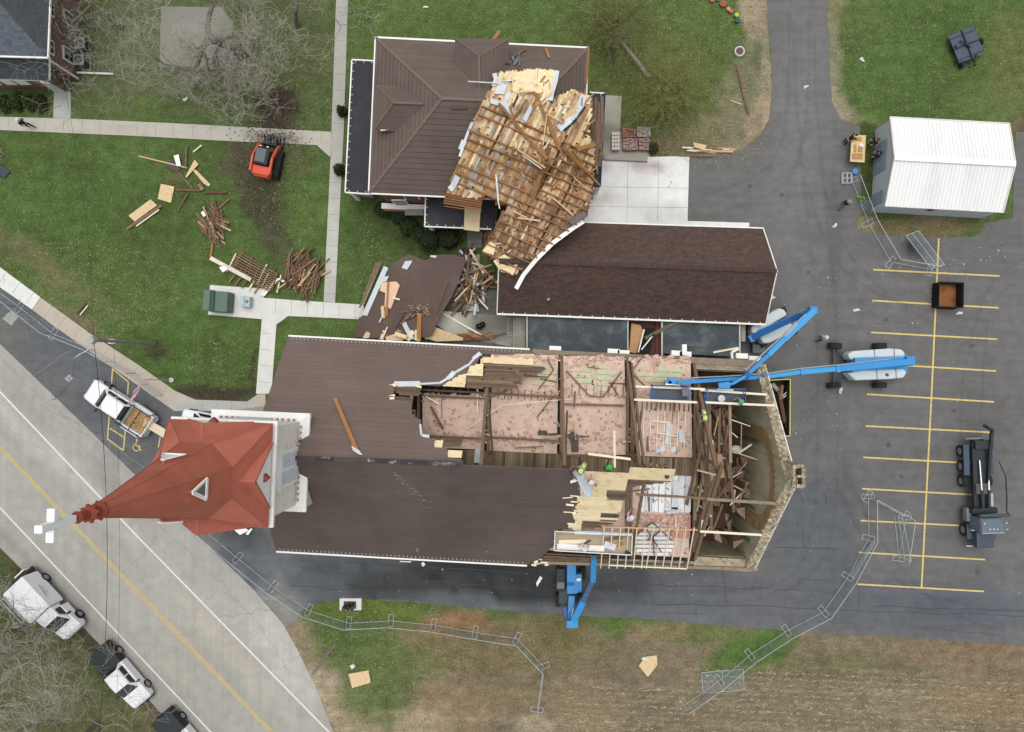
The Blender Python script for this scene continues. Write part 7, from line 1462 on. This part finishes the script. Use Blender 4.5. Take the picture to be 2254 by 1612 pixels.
# ================= WORK TABLE, BUCKETS, TOYS, SMALL THINGS =================
wt = thing('work_table', P(1889, 329, 0), 'plywood work table on the drive beside the white shed', 'table')
MB().slab([P(x, y, .85) for x, y in ((1875, 297), (1906, 298), (1903, 358), (1871, 356))], .05).build('table_top', mat('table_ply', '#ddc592', var=.08, scale=4), wt)
for x, y in ((1877, 302), (1902, 303), (1875, 352), (1900, 353)): c = P(x, y, .4); MB().box((c.x, c.y, .4), (.09, .09, .8)).build('leg', beam, wt)
for pts, m_, lb in (((1880, 319, 1885, 335), 'cardboard', 'brown box lid at the left of the work table'), ((1889, 324, 1898, 334), 'cardboard', 'brown box lid in the middle of the work table'), ((1876, 338, 1898, 350), 'cardboard', 'large cut plywood piece at the lower end of the work table'), ((1886, 302, 1896, 310), 'ochre', 'ochre tray at the top end of the work table')):
    a, b = P(pts[0], pts[1], .9), P(pts[2], pts[3], .9); c = (a+b)/2; o = MB().box((0, 0, 0), (abs(b.x-a.x), abs(a.y-b.y), .06)).build('offcut', mat(m_, '#b98f62' if m_ == 'cardboard' else '#c9903f', var=.1), None); o.location = c; tag(o, lb, 'offcut')
hlm = thing('hard_hat', P(1896, 321, .88), 'white hard hat lying on the plywood work table', 'hard hat'); MB().ell(P(1896, 321, .95), (.15, .13, .12), 12, 6).build('shell', whitem, hlm, smooth=True); MB().lathe(P(1896, 321, .9), [(.19, 0), (.19, .02)], 14).build('brim', whitem, hlm)
def bucket(x, y, r, h, m, lab, z=.03, name='bucket', cat='bucket'):
    t_ = thing(name, P(x, y, 0)+V(0, 0, z), lab, cat); MB().lathe(V(0, 0, 0), [(r*.85, 0), (r, h), (r*.92, h), (r*.8, .04)], 14).build('tub', m, t_, world=False); MB().lathe(V(0, 0, 0), [(r*1.06, h-.03), (r*1.06, h+.01), (r*.95, h+.01)], 14).build('rim', m, t_, world=False)
bucket(1878, 380, .22, .35, mat('bucket_blue', '#3f9bd0', var=.05), 'blue bucket below the work table')
for k, (x, y, r, c, lb) in enumerate(((1566, 3, .2, '#b5623f', 'orange-brown toy tub, furthest up the row of toys'), (1580, 1, .14, '#7fc4d8', 'pale blue toy at the top edge of the picture'), (1590, 11, .28, '#9a5a3f', 'brown plastic toy tub in the row of toys'), (1602, 23, .15, '#d9a23a', 'yellow-orange toy ring in the row of toys'), (1607, 28, .14, '#d85a9a', 'pink toy ring in the row of toys'), (1620, 36, .17, '#b9c24a', 'yellow-green toy ring in the row of toys'), (1622, 48, .2, '#2f5d55', 'dark green toy tub at the lower end of the toys'))): bucket(x, y, r, .25, mat('toy%d' % k, c, var=.05), lb, name='toy_tub', cat='toy')
tp = thing('tyre_planter', P(1627, 115, 0), 'white painted tyre ring with a brown middle on the lawn near the drive', 'planter'); MB().lathe(P(1627, 115, 0), [(.3, .02), (.34, .2), (.42, .24), (.46, .12), (.42, .02)], 24).build('ring', mat('ring_white', '#d5d8d6', var=.05), tp); MB().lathe(P(1627, 115, 0), [(.31, .05), (.31, .1)], 16).build('soil', mat('brown_soil', '#6e5240', var=.3, scale=9), tp)
for k in range(3):
    x = 762+k*9; t_ = thing('memorial_stone', P(x, 1334, .0), ['brown stone at the left end of the three on the white slab beside the drive', 'black stone in the middle of the white slab beside the drive', 'black stone at the right end of the white slab beside the drive'][k], 'memorial'); m_ = mat('stone_black', '#2c2727', var=.1, rough=.3) if k else mat('stone_brown', '#5b433c', var=.15)
    MB().box(P(x, 1333, .0)+V(0, 0, .5), (.26, .3, .85)).build('stele', m_, t_, bevel=.03); MB().box(P(x, 1331)+V(0, 0, .12), (.32, .6, .12)).build('base', m_, t_)
tag(MB().ell(P(1055, 719, .45), (.32, .28, .3), 12, 7).ell(P(1062, 715, .4), (.26, .28, .28), 10, 6).build('rubbish_bag', mat('bag_black', '#15161a', rough=.3, var=.1), None), 'glossy black rubbish bag on the concrete landing beside the church', 'bag')
gs_ = thing('folding_stand', P(1893, 437, 0), 'bright green folding stand on the dark grass by the shed door', 'stand'); gn = mat('bright_green', '#7bd23a', var=.04)
for a, b in (((1886, 433), (1903, 436)), ((1893, 436), (1896, 443)), ((1886, 437), (1892, 434)), ((1900, 432), (1903, 437))): MB().bar(P(*a, .1), P(*b, .6), .07, .07).build('leg', gn, gs_)
for (x, y, ln_, a, lb) in ((1700, 655, .5, 20, 'white paper scrap on the drive right of the annex'), (1885, 683, .4, 10, 'white scrap on the asphalt left of the open bin'), (1850, 860, .4, 80, 'crumpled white rag near the boom lift wheels'), (1774, 191, .3, 30, 'white rag in the middle of the northern driveway'), (1898, 132, .4, -30, 'white scrap on the far lawn near the drive edge'), (2111, 690, .4, 25, 'pinkish scrap below the open bin'), (936, 16, .3, 0, 'pale scrap on the lawn above the parsonage'), (1837, 498, .35, 50, 'white rag on the drive left of the shed island'), (411, 218, .5, 20, 'cream scrap of bark under the bare tree')):
    c = P(x, y, .06); t_ = math.radians(a); mb = MB(); n = 9
    for i in range(n): p = V(random.uniform(-.5, .5)*ln_, random.uniform(-.2, .2)*ln_, random.uniform(0, .06)); mb.slab([p+V(-.1, -.06, 0), p+V(.1, -.05, .02), p+V(.12, .07, 0), p+V(-.08, .06, .03)], .01)
    o = mb.build('rag', mat('rag_white', '#d8d8d4', var=.1), None); o.location = c; o.rotation_euler = (0, 0, t_); tag(o, lb, 'rag')
# ---- street pole with lamp arm, flagpole with flag, wires
pt = V(P(205, 749, 8.4).x, P(205, 749, 8.4).y, 0); pole = thing('utility_pole', pt, 'weathered utility pole with street lamp on a long arm beside the sidewalk', 'utility pole'); wd = mat('pole_wood', '#8b8980', var=.15, scale=3)
pb_ = P(340, 757, 0)
MB().tube(pb_, P(207, 749, 8.4), .16, .12, 12).build('shaft', wd, pole); MB().tube(P(207, 749, 8.3), P(207, 749, 8.3)+V(0, 0, .5), .28, .28, 14).build('transformer_can', mat('can_grey', '#a8aba8', var=.05), pole)
MB().box(P(246, 752, 6), (.4, .35, .3)).build('meter_box', whitem, pole); MB().path([P(214, 750, 7.9), P(200, 765, 8.2), P(182, 778, 8.2)], .06, .06).build('lamp_arm', fsteel, pole)
MB().loft([[P(x, y, 8.2)+V(dx*w_, dy*w_, dz*.1) for dx, dy, dz in ((-.7, -.7, 0), (.7, .7, 0), (.5, .5, 1), (-.5, -.5, 1))] for x, y, w_ in ((184, 776, .05), (174, 782, .17), (166, 788, .14), (160, 794, .05))]).build('lamp_head', mat('lamp_silver', '#c9d2d8', var=.03), pole)
wire = mat('wire_black', '#1f1f20', var=0)
def cable(a, b, sag, lab, r=.016):
    n = 40; mb = MB(); pts = [a.lerp(b, i/n)-V(0, 0, 4*sag*(i/n)*(1-i/n)) for i in range(n+1)]
    for p, q in zip(pts, pts[1:]): mb.tube(p, q, r, n=5, cap=False)
    tag(mb.build('overhead_wire', wire, None), lab, 'wire')
cable(P(206, 749, 8.3), P(185, 1900, 8.4), 2.2, 'black overhead wire running down the picture across the road, darker one', .02)
cable(P(250, 752, 6.0), P(235, 1900, 6.5), 1.2, 'thin overhead wire parallel to the darker one across the road', .01)
cable(P(206, 749, 8.3), P(80, -60, 8.4), 1.5, 'thin overhead wire crossing the left lawn from the utility pole', .01)
fp = thing('flagpole', V(P(315, 836, 4.4).x, P(315, 836, 4.4).y, 0), 'flagpole with a small striped flag beside the corner sidewalk', 'flagpole')
MB().tube(P(378, 837, 0), P(317, 836, 4.4), .045, .03, 8).build('pole', fsteel, fp); MB().lathe(P(378, 837, 0), [(.2, 0), (.2, .12), (.08, .16)], 12).build('base', mat('lamp_silver'), fp)
rd_, wt_, bl_ = mat('flag_red', '#a8354a', var=.08), mat('flag_white', '#e3dfe4', var=.05), mat('flag_blue', '#39366f', var=.1)
o0 = P(317, 838, 4.2); du = (P(296, 856, 3.6)-o0); dv = (P(312, 862, 3.9)-P(294, 850, 3.9))*-1.0
du = P(303, 872, 3.7)-P(318, 838, 4.2); dv = P(290, 858, 4.1)-P(310, 838, 4.3)
def fq(u, v): return P(315, 839, 4.2)+du*u+dv*v+V(0, 0, .06*math.sin(u*9))
for k in range(13):
    mb = MB()
    for i in range(10): mb.add([fq(i/10, k/13), fq((i+1)/10, k/13), fq((i+1)/10, (k+1)/13), fq(i/10, (k+1)/13)], [(0, 1, 2, 3)])
    mb.build('stripe', rd_ if k % 2 == 0 else wt_, fp)
MB().add([fq(0, .46)+V(0, 0, .02), fq(.4, .46)+V(0, 0, .03), fq(.4, 1)+V(0, 0, .03), fq(0, 1)+V(0, 0, .02)], [(0, 1, 2, 3)]).build('canton', bl_, fp)

# ================= PEOPLE =================
skin = mat('skin', '#c99b80', var=.05, rough=.6)
def skinned(name, joints, edges, m, par, root=0, sub=1):
    me = D.meshes.new(name); me.from_pydata([j[0] for j in joints], edges, []); me.update(); o = D.objects.new(name, me); COL.objects.link(o); me.materials.append(m)
    o.parent = par; md = o.modifiers.new('skin', 'SKIN'); md.use_smooth_shade = True
    for i, d in enumerate(me.skin_vertices[0].data): d.radius = (joints[i][1],)*2; d.use_root = (i == root)
    s_ = o.modifiers.new('subd', 'SUBSURF'); s_.levels = sub; s_.render_levels = sub; return o
def person(loc, ang, pose, shirt, trou, hat, lab, hair=None, vest=None, grp=None):
    p = thing('person', loc, lab, 'person', grp, rz=math.radians(ang))
    sm = mat('shirt_'+shirt, '#'+shirt, var=.1, scale=5); tm = mat('trousers_'+trou, '#'+trou, var=.12, scale=5)
    # pose: pelvis height, lean (rad forward, +x), knee/foot positions per side, hand targets
    PZ = {'stand': (.93, .05), 'walk': (.92, .08), 'bend': (.88, .75), 'kneel': (.52, .35), 'crouch': (.40, .55), 'sit': (.28, .15)}[pose]; ph, ln = PZ
    pel = V(0, 0, ph); up = V(math.sin(ln), 0, math.cos(ln)); chest = pel+up*.42; neck = pel+up*.58; head = neck+V(math.sin(ln*.6), 0, math.cos(ln*.6))*.2
    legs = {}
    for s_ in (-1, 1):
        hip = pel+V(0, s_*.1, -.02)
        if pose == 'walk': kn = V(.12*s_+.05, s_*.11, .48); ft = V(.26*s_, s_*.11, .08)
        elif pose == 'kneel': kn = V(.3 if s_ > 0 else .12, s_*.14, .48 if s_ > 0 else .08); ft = V(.28 if s_ > 0 else -.3, s_*.14, .08)
        elif pose == 'crouch': kn = V(.36, s_*.2, .46); ft = V(.08, s_*.18, .08)
        elif pose == 'sit': kn = V(.42, s_*.13, .42); ft = V(.62, s_*.13, .08)
        else: kn = V(.03, s_*.12, .48); ft = V(0, s_*.13, .08)
        legs[s_] = (hip, kn, ft)
    arms = {}
    for s_ in (-1, 1):
        sh = chest+up*.1+V(0, s_*.19, 0)
        if pose in ('bend', 'kneel', 'crouch'): el = sh+V(.16, s_*.06, -.24); ha = el+V(.22, -s_*.04, -.12)
        elif pose == 'walk': el = sh+V(-.1*s_, s_*.06, -.28); ha = el+V(.08-.08*s_, 0, -.24)
        else: el = sh+V(.04, s_*.09, -.28); ha = el+V(.18, -s_*.05, -.14)
        arms[s_] = (sh, el, ha)
    J = [(pel, .12), (chest, .13), (neck, .055), (head, .09), (head+V(.0, 0, .07), .085), (head+V(.075, 0, .0), .025)]; E = [(0, 1), (1, 2), (2, 3), (3, 4), (3, 5)]
    for s_ in (-1, 1):
        b = len(J); hp, kn, ft = legs[s_]; J += [(hp, .085), (kn, .06), (ft, .045), (ft+V(.16, 0, -.04), .035)]; E += [(0, b), (b, b+1), (b+1, b+2), (b+2, b+3)]
        b = len(J); sh, el, ha = arms[s_]; d = (ha-el).normalized(); palm = ha+d*.07; J += [(sh, .06), (el, .045), (ha, .03), (palm, .032)]; E += [(1, b), (b, b+1), (b+1, b+2), (b+2, b+3)]
        sd = d.cross(V(0, 0, 1)); sd = sd.normalized() if sd.length > .05 else V(0, 1, 0)
        for k, l in enumerate((.07, .085, .08, .06)):
            c = len(J); q = palm+sd*(.03-.02*k); J += [(q+d*l*.5, .009), (q+d*l+V(0, 0, -.02), .008)]; E += [(b+3, c), (c, c+1)]
        c = len(J); J += [(ha+d*.04+sd*.045, .011), (ha+d*.085+sd*.055, .009)]; E += [(b+2, c), (c, c+1)]
    skinned('body', J, E, skin, p)
    # clothes follow the body, a little larger
    J = [(pel+V(0, 0, .0), .145), (pel.lerp(chest, .5), .15), (chest, .165), (chest+up*.08, .13)]; E = [(0, 1), (1, 2), (2, 3)]
    for s_ in (-1, 1): b = len(J); sh, el, ha = arms[s_]; J += [(sh, .085), (el, .062), (el.lerp(ha, .75), .048)]; E += [(2, b), (b, b+1), (b+1, b+2)]
    skinned('shirt', J, E, sm, p)
    J = [(pel+V(0, 0, .06), .15), (pel+V(0, 0, -.03), .15)]; E = [(0, 1)]
    for s_ in (-1, 1): b = len(J); hp, kn, ft = legs[s_]; J += [(hp-V(0, 0, .05), .105), (kn, .08), (ft+V(0, 0, .06), .06)]; E += [(1, b), (b, b+1), (b+1, b+2)]
    skinned('trousers', J, E, tm, p)
    for s_ in (-1, 1): ft = legs[s_][2]; MB().ell(ft+V(.05, 0, -.03), (.15, .055, .05), 8, 5).build('shoe', mat('shoe_dark', '#2d2622', var=.1), p, world=False, smooth=True)
    fr = V(1, 0, 0)
    for s_ in (-1, 1): MB().ell(head+V(.085, s_*.034, .035), (.012, .014, .01), 6, 4).build('eye', mat('eye_dark', '#1e1a18', var=0), p, world=False); MB().ell(head+V(0, s_*.092, .02), (.02, .012, .035), 6, 4).build('ear', skin, p, world=False)
    MB().bar(head+V(.083, -.025, -.045), head+V(.083, .025, -.045), .012, .012).build('mouth', mat('mouth_red', '#8f5248', var=0), p, world=False)
    if hat:
        hm = mat('hat_'+hat, '#'+hat, var=.05, rough=.4); t_ = MB().ell(head+V(0, 0, .1), (.125, .115, .09), 12, 6).build('hard_hat', hm, p, world=False, smooth=True); MB().lathe(head+V(.02, 0, .085), [(.16, 0), (.155, .015), (.1, .02)], 14).build('brim', hm, t_, world=False)
    else: MB().ell(head+V(-.02, 0, .09), (.105, .1, .09), 10, 6).build('hair', mat('hair_'+(hair or '2f241d'), '#'+(hair or '2f241d'), var=.2, scale=20), p, world=False, smooth=True)
    if vest:
        J = [(pel+up*.08, .165), (pel.lerp(chest, .55), .172), (chest, .185), (chest+up*.1, .13)]; skinned('vest', J, [(0, 1), (1, 2), (2, 3)], mat('vest_'+vest, '#'+vest, var=.06), p)
    return p
def rp(x, y, pl, off=.1): return RP(x, y, pl, off)
person(P(73, 281, 0)+V(0, 0, .07), 150, 'walk', '1d1f24', '17181b', 'd9dce0', 'person in black with a white cap walking on the walk beside the brick house')
person(P(1857, 315, 0)+V(0, 0, .03), 20, 'bend', '1b1b1d', '202024', None, 'person in black bending over the left side of the work table')
person(P(1912, 322, 0)+V(0, 0, .03), 185, 'stand', '2a2023', '2b2b30', None, 'bare-armed person in dark clothes at the upper right of the work table', hair='3a2a20')
person(P(1917, 351, 0)+V(0, 0, .03), 160, 'stand', '191a1d', '3a3c40', None, 'person in a black shirt at the lower right of the work table')
person(P(1849, 456, 0)+V(0, 0, .03), 40, 'walk', '26282b', '77797c', '8d9094', 'person in a dark top and grey trousers walking near the pipe frames')
person(P(1800, 746, 0)+V(0, 0, .03), 30, 'walk', 'b9bcc4', '2b2c30', 'd5d7da', 'person in a pale shirt and hat walking between the two boom lifts')
person(rp(1259, 1028, PN, .05), -60, 'crouch', '4a4b50', '2a2a2e', '9a9ca0', 'worker in grey with a grey hard hat crouching on the ridge at the torn edge')
person(rp(1286, 1018, PN, .05), 230, 'bend', '8e9a6a', '5b5348', 'c9e887', 'worker in a lime vest bending beside the grey-clad one on the ridge', vest='bfe37e')
person(rp(1303, 1062, PS, .05), 120, 'kneel', 'd2c6c4', 'a0634c', 'd9d5dc', 'worker in a pale shirt kneeling on the yellow plywood below the ridge')
person(rp(1338, 1024, PN, -.6), 80, 'crouch', '2f8f3f', '2c3a2c', '3faa4a', 'worker in a bright green shirt crouching on the dark catwalk boards')
person(rp(1437, 1026, PN, -.9), 80, 'crouch', '3c3c40', '33302e', None, 'worker in dark grey crouching on the catwalk, left of the purple-clad one')
person(rp(1467, 1030, PN, -.9), 100, 'sit', '3d2f3e', '2d2430', '4a3a4a', 'worker in dark purple sitting at the right end of the catwalk')
person(rp(1381, 1156, PS, -.5), 60, 'crouch', 'd8d4dc', '3d3b55', 'dcdae2', 'worker in white with dark blue trousers crouching below the white vault panels')
person(P(1292, 1197, 8.8), 200, 'kneel', 'd9d6df', '4a3f66', 'e6e4ea', 'worker in white and purple kneeling on the aluminium work platform')
person(rp(1544, 898, PN, -.2), 265, 'bend', '6d7a55', '3b352e', 'cfe88f', 'worker in a pale lime vest standing among the beams near the baskets', vest='cdea8e')
person(P(1619, 882, 9.2), 200, 'stand', '7f8c88', '4a5148', '4fae76', 'worker with a green hard hat in the right-hand lift basket')
# ================= TREES AND SHRUBS =================
barkm = mat('bark_grey', '#736c5f', var=.2, scale=5, st=(1, 1, .3)); twigm = mat('twig_grey', '#a6a195', var=.12); bark2 = mat('bark_dark', '#6c6253', var=.2, scale=5)
def bare_tree(base, lean, hgt, spread, seed, lab, depth=6, r0=.34, grp=None, m1=None, m2=None, ncrown=1.0, lo=.25, z=0):
    rg_ = random.Random(seed); t = thing('bare_tree', V(base.x, base.y, 0), lab, 'tree', grp)
    tr_, lm, tw = MB(), MB(), MB(); cnt_ = [0]
    def grow(p, d, L, r, dep):
        n = 3; q = p
        for i in range(n):
            d2_ = (d+V(rg_.gauss(0, .16), rg_.gauss(0, .16), rg_.gauss(0, .10)+.02)).normalized(); e = q+d2_*(L/n); r1_ = r*(1-.13)
            (tr_ if dep == depth else lm if dep > 2 else tw).tube(q, e, max(r, .011), max(r1_, .010), 8 if dep >= depth-1 else (5 if dep > 2 else 3), cap=False)
            q = e; r = r1_; d = d2_
            if dep < depth and dep > 0 and i < n-1 and rg_.random() < .5: 
                sd = d.cross(V(rg_.gauss(0, 1), rg_.gauss(0, 1), rg_.gauss(0, 1))).normalized(); grow(q, (d*.6+sd*.75+V(0, 0, .08)).normalized(), L*.62, r*.55, dep-1-(rg_.random() < .3))
        if dep <= 0: return
        k = 3 if dep == depth else 2
        for j in range(k+(rg_.random() < .4)):
            a = rg_.uniform(0, 6.28) if dep < depth else 6.28*j/k+rg_.uniform(-.5, .5)
            sd = V(math.cos(a), math.sin(a), rg_.uniform(-.15, .35)); sd = (sd-d*sd.dot(d)); sd.normalize()
            grow(q, (d*(.62 if dep < depth else .25)+sd*spread*(1 if dep > 3 else .8)).normalized(), L*rg_.uniform(.74, .96), r*.68, dep-1)
    grow(V(base.x, base.y, -.1), lean.normalized(), hgt, r0, depth)
    tr_.build('trunk', m1 or barkm, t); lm.build('limbs', m1 or barkm, t); tw.build('crown', m2 or twigm, t); return t
bare_tree(P(545, 112), V(-.25, .12, 1), 3.6, 1.25, 5, 'sprawling bare tree over the grey slab in the upper left, its twigs spread wide', 7, .56)
bare_tree(P(655, 60), V(.1, -.1, 1), 2.6, 1.0, 8, 'smaller bare tree between the grey slab and the long narrow walk', 6, .2)
bare_tree(P(270, 60), V(.0, -.1, 1), 3.2, 1.0, 12, 'smaller bare tree between the brick house and the grey slab', 6, .2)
bare_tree(P(60, 1385), V(-.2, 0, 1), 3.6, .95, 21, 'bare tree at the left edge whose twigs hang over the box truck', 6, .24)
bare_tree(P(215, 1590), V(-.1, -.1, 1), 3.6, .95, 22, 'bare tree at the bottom edge left of the last pickup', 6, .22)
bare_tree(P(60, 1560), V(.1, .1, 1), 3.4, .95, 25, 'bare tree in the bottom left corner of the picture', 6, .22)
def leafcloud(mb, c, rx, ry, rz_, n, s_, rg_, shell=.5, sun=0):
    for _ in range(n):
        v = V(rg_.gauss(0, 1), rg_.gauss(0, 1), rg_.gauss(0, 1)).normalized()*(shell+(1-shell)*rg_.random()**.5)*(1+.18*math.sin(7*rg_.random()))
        p = Vector(c)+V(v.x*rx, v.y*ry, abs(v.z)*rz_); e = V(rg_.gauss(0, 1), rg_.gauss(0, 1), rg_.gauss(0, .6)).normalized()*s_*rg_.uniform(.6, 1.3); f = e.cross(V(rg_.gauss(0, 1), rg_.gauss(0, 1), rg_.gauss(0, 1))).normalized()*s_*.6
        mb.add([p-e, p+f, p+e, p-f], [(0, 1, 2, 3)])
ever = mat('evergreen', '#2f3d1d', islcol=['#26341a', '#35451f', '#2b3a1b', '#435329'], var=.15); olive = mat('hedge_olive', '#3c4520', islcol=['#33401c', '#475225', '#3b4720', '#565c2e'], var=.15); budm = mat('bud_olive', '#6b7038', islcol=['#5b6632', '#7b8044', '#6a7039', '#8a8c50'], var=.1)
def bush(x, y, r, h, lab, m=ever, n=1400, grp=None, ry=None):
    rg_ = random.Random(int(x*7+y)); c = P(x, y); t = thing('shrub', c, lab, 'shrub', grp); mb = MB()
    for _ in range(5): o_ = V(rg_.uniform(-.35, .35)*r, rg_.uniform(-.35, .35)*(ry or r), 0); leafcloud(mb, c+o_+V(0, 0, .1), r*.75, (ry or r)*.75, h*rg_.uniform(.75, 1.05), n//5, .085, rg_)
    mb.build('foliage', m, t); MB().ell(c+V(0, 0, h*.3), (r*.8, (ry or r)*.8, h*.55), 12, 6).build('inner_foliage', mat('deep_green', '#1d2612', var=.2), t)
for x, y, r, h, lb in ((757, 250, .4, 1.2, 'dark shrub squeezed between walk and parsonage porch, upper one'), (752, 378, .5, 1.2, 'dark shrub between walk and parsonage porch, lower one'), (845, 462, .8, 1.0, 'dark shrub below the bay window of the parsonage'), (880, 478, .9, 1.1, 'dark shrub under the south wall, left of the porch corner'), (905, 500, .9, 1.3, 'round dark shrub just left of the southern porch'), (948, 530, 1.1, 1.6, 'large round dark shrub below the southern porch, touching the fallen slab'), (990, 528, 1.1, 1.5, 'large dark shrub under the hanging plywood sheet'), (925, 515, .7, 1.1, 'small dark shrub between the two rounder ones by the porch')): bush(x, y, r, h, lb)
for k in range(4): bush(18+k*26, 229, .55, .9, ['leftmost', 'second', 'third', 'rightmost'][k]+' clipped olive shrub of the four under the brick house front', olive, 900, 'clipped shrubs by the brick house', ry=.85)
def budtree(base, R, h, seed, lab, n):
    rg_ = random.Random(seed); t = thing('budding_tree', V(base.x, base.y, 0), lab, 'tree'); tr_, br, lf = MB(), MB(), MB(); top = base+V(0, 0, h*.45); tr_.tube(base, top, .14, .1, 8)
    for _ in range(46):
        a = rg_.uniform(0, 6.28); e = rg_.uniform(.15, 1.2); L = R*rg_.uniform(.6, 1.1); q = top+V(math.cos(a)*math.cos(e), math.sin(a)*math.cos(e), math.sin(e)*.7)*L*.5; d = V(math.cos(a+rg_.gauss(0, .3)), math.sin(a), .3); br.tube(top-V(0, 0, rg_.uniform(0, h*.25)), q, .04, .022, 5, cap=False)
        for _k in range(5):
            q2 = q+V(rg_.gauss(0, .38)*R+math.cos(a)*R*.3, rg_.gauss(0, .38)*R+math.sin(a)*R*.3, rg_.uniform(-.1, .4)*R); br.tube(q, q2, .018, .008, 3, cap=False)
            for _l in range(n//230):
                p = q.lerp(q2, rg_.random())+V(rg_.gauss(0, .12), rg_.gauss(0, .12), rg_.gauss(0, .1)); s_ = rg_.uniform(.025, .045); e_ = V(rg_.gauss(0, 1), rg_.gauss(0, 1), rg_.gauss(0, .4)).normalized()*s_; f_ = e_.cross(V(0, 0, 1)+V(rg_.gauss(0, .3), 0, 0)).normalized()*s_*.7; lf.add([p-e_, p+f_, p+e_, p-f_], [(0, 1, 2, 3)])
    tr_.build('trunk', bark2, t); br.build('limbs', mat('bud_branch', '#5f5a3a', var=.1), t); lf.build('crown', budm, t)
budtree(P(1455, 235), 3.7, 4.6, 3, 'small budding tree with hazy olive crown near the tip of the fallen trunk', 22000)
budtree(P(1345, 75), 3.3, 3.8, 4, 'budding tree with thin olive crown at the upper end of the fallen trunk', 6000)
bush(1437, 330, .5, 1.0, 'small olive shrub at the corner of the brick pallets', olive, 700)
ft_ = thing('fallen_trunk', P(1385, 115, 0), 'slender fallen tree trunk with a broken pale end on the lawn right of the parsonage', 'fallen tree')
MB().tube(P(1310, 30, 1.1), P(1372, 98, .7), .09, .15).tube(P(1372, 98, .7), P(1435, 178, .35), .15, .22).build('trunk', mat('fallen_bark', '#969083', var=.15, scale=5), ft_)
MB().tube(P(1435, 178, .25), P(1443, 190, .25), .2, .1).bar(P(1438, 182, .4), P(1452, 196, .3), .1, .06).bar(P(1440, 180, .4), P(1448, 194, .3), .12, .05).bar(P(1448, 193, .2), P(1461, 208, .15), .07, .04).build('splintered_end', mat('fresh_break', '#d5cba6', var=.1), ft_)
mb = MB(); rg_ = random.Random(9)
for k in range(26):
    t = rg_.random()**.7; p = P(1310, 30, .4).lerp(P(1435, 178, .3), t*.75); a = rg_.uniform(1.2, 4.4); L = rg_.uniform(.8, 2.6); q = p+V(math.cos(a), math.sin(a), rg_.uniform(0, .5))*L*.5; e = q+V(math.cos(a+.5), math.sin(a+.5), .3)*L*.5; mb.tube(p, q, .03, .018, 4).tube(q, e, .018, .008, 4)
mb.path([P(1363, 28, .9), P(1374, 45, .9), P(1378, 75, .8)], .04, .04); mb.build('branches', twigm, ft_)
# dry shrubby plant at left edge, slab of dark sheet at left edge, rock at the bottom left
dp = thing('dry_grass_clump', P(3, 338, 0), 'pale dry ornamental grass clump cut by the left edge', 'plant'); mb = MB()
for k in range(160): a = rg_.uniform(0, 6.28); e = rg_.uniform(.2, 1.2); L = rg_.uniform(.3, .6); p = P(2, 340); mb.bar(p, p+V(math.cos(a)*math.cos(e), math.sin(a)*math.cos(e), math.sin(e))*L, .02, .01)
mb.build('blades', mat('dry_blade', '#b5ae9c', var=.1), dp)
tag(MB().slab([P(x, y, .15) for x, y in ((-20, 352), (4, 364), (22, 378), (10, 391), (-20, 380))], .08).build('dark_sheet', mat('dark_sheet', '#3f4a54', var=.1), None), 'dark blue-grey sheet lying on the lawn at the left edge', 'sheet')
tag(MB().ell(P(38, 1378, .1), (.4, .36, .3), 9, 5).build('boulder', mat('boulder', '#9d9a90', var=.2, scale=4), None), 'pale boulder below the box truck', 'boulder')
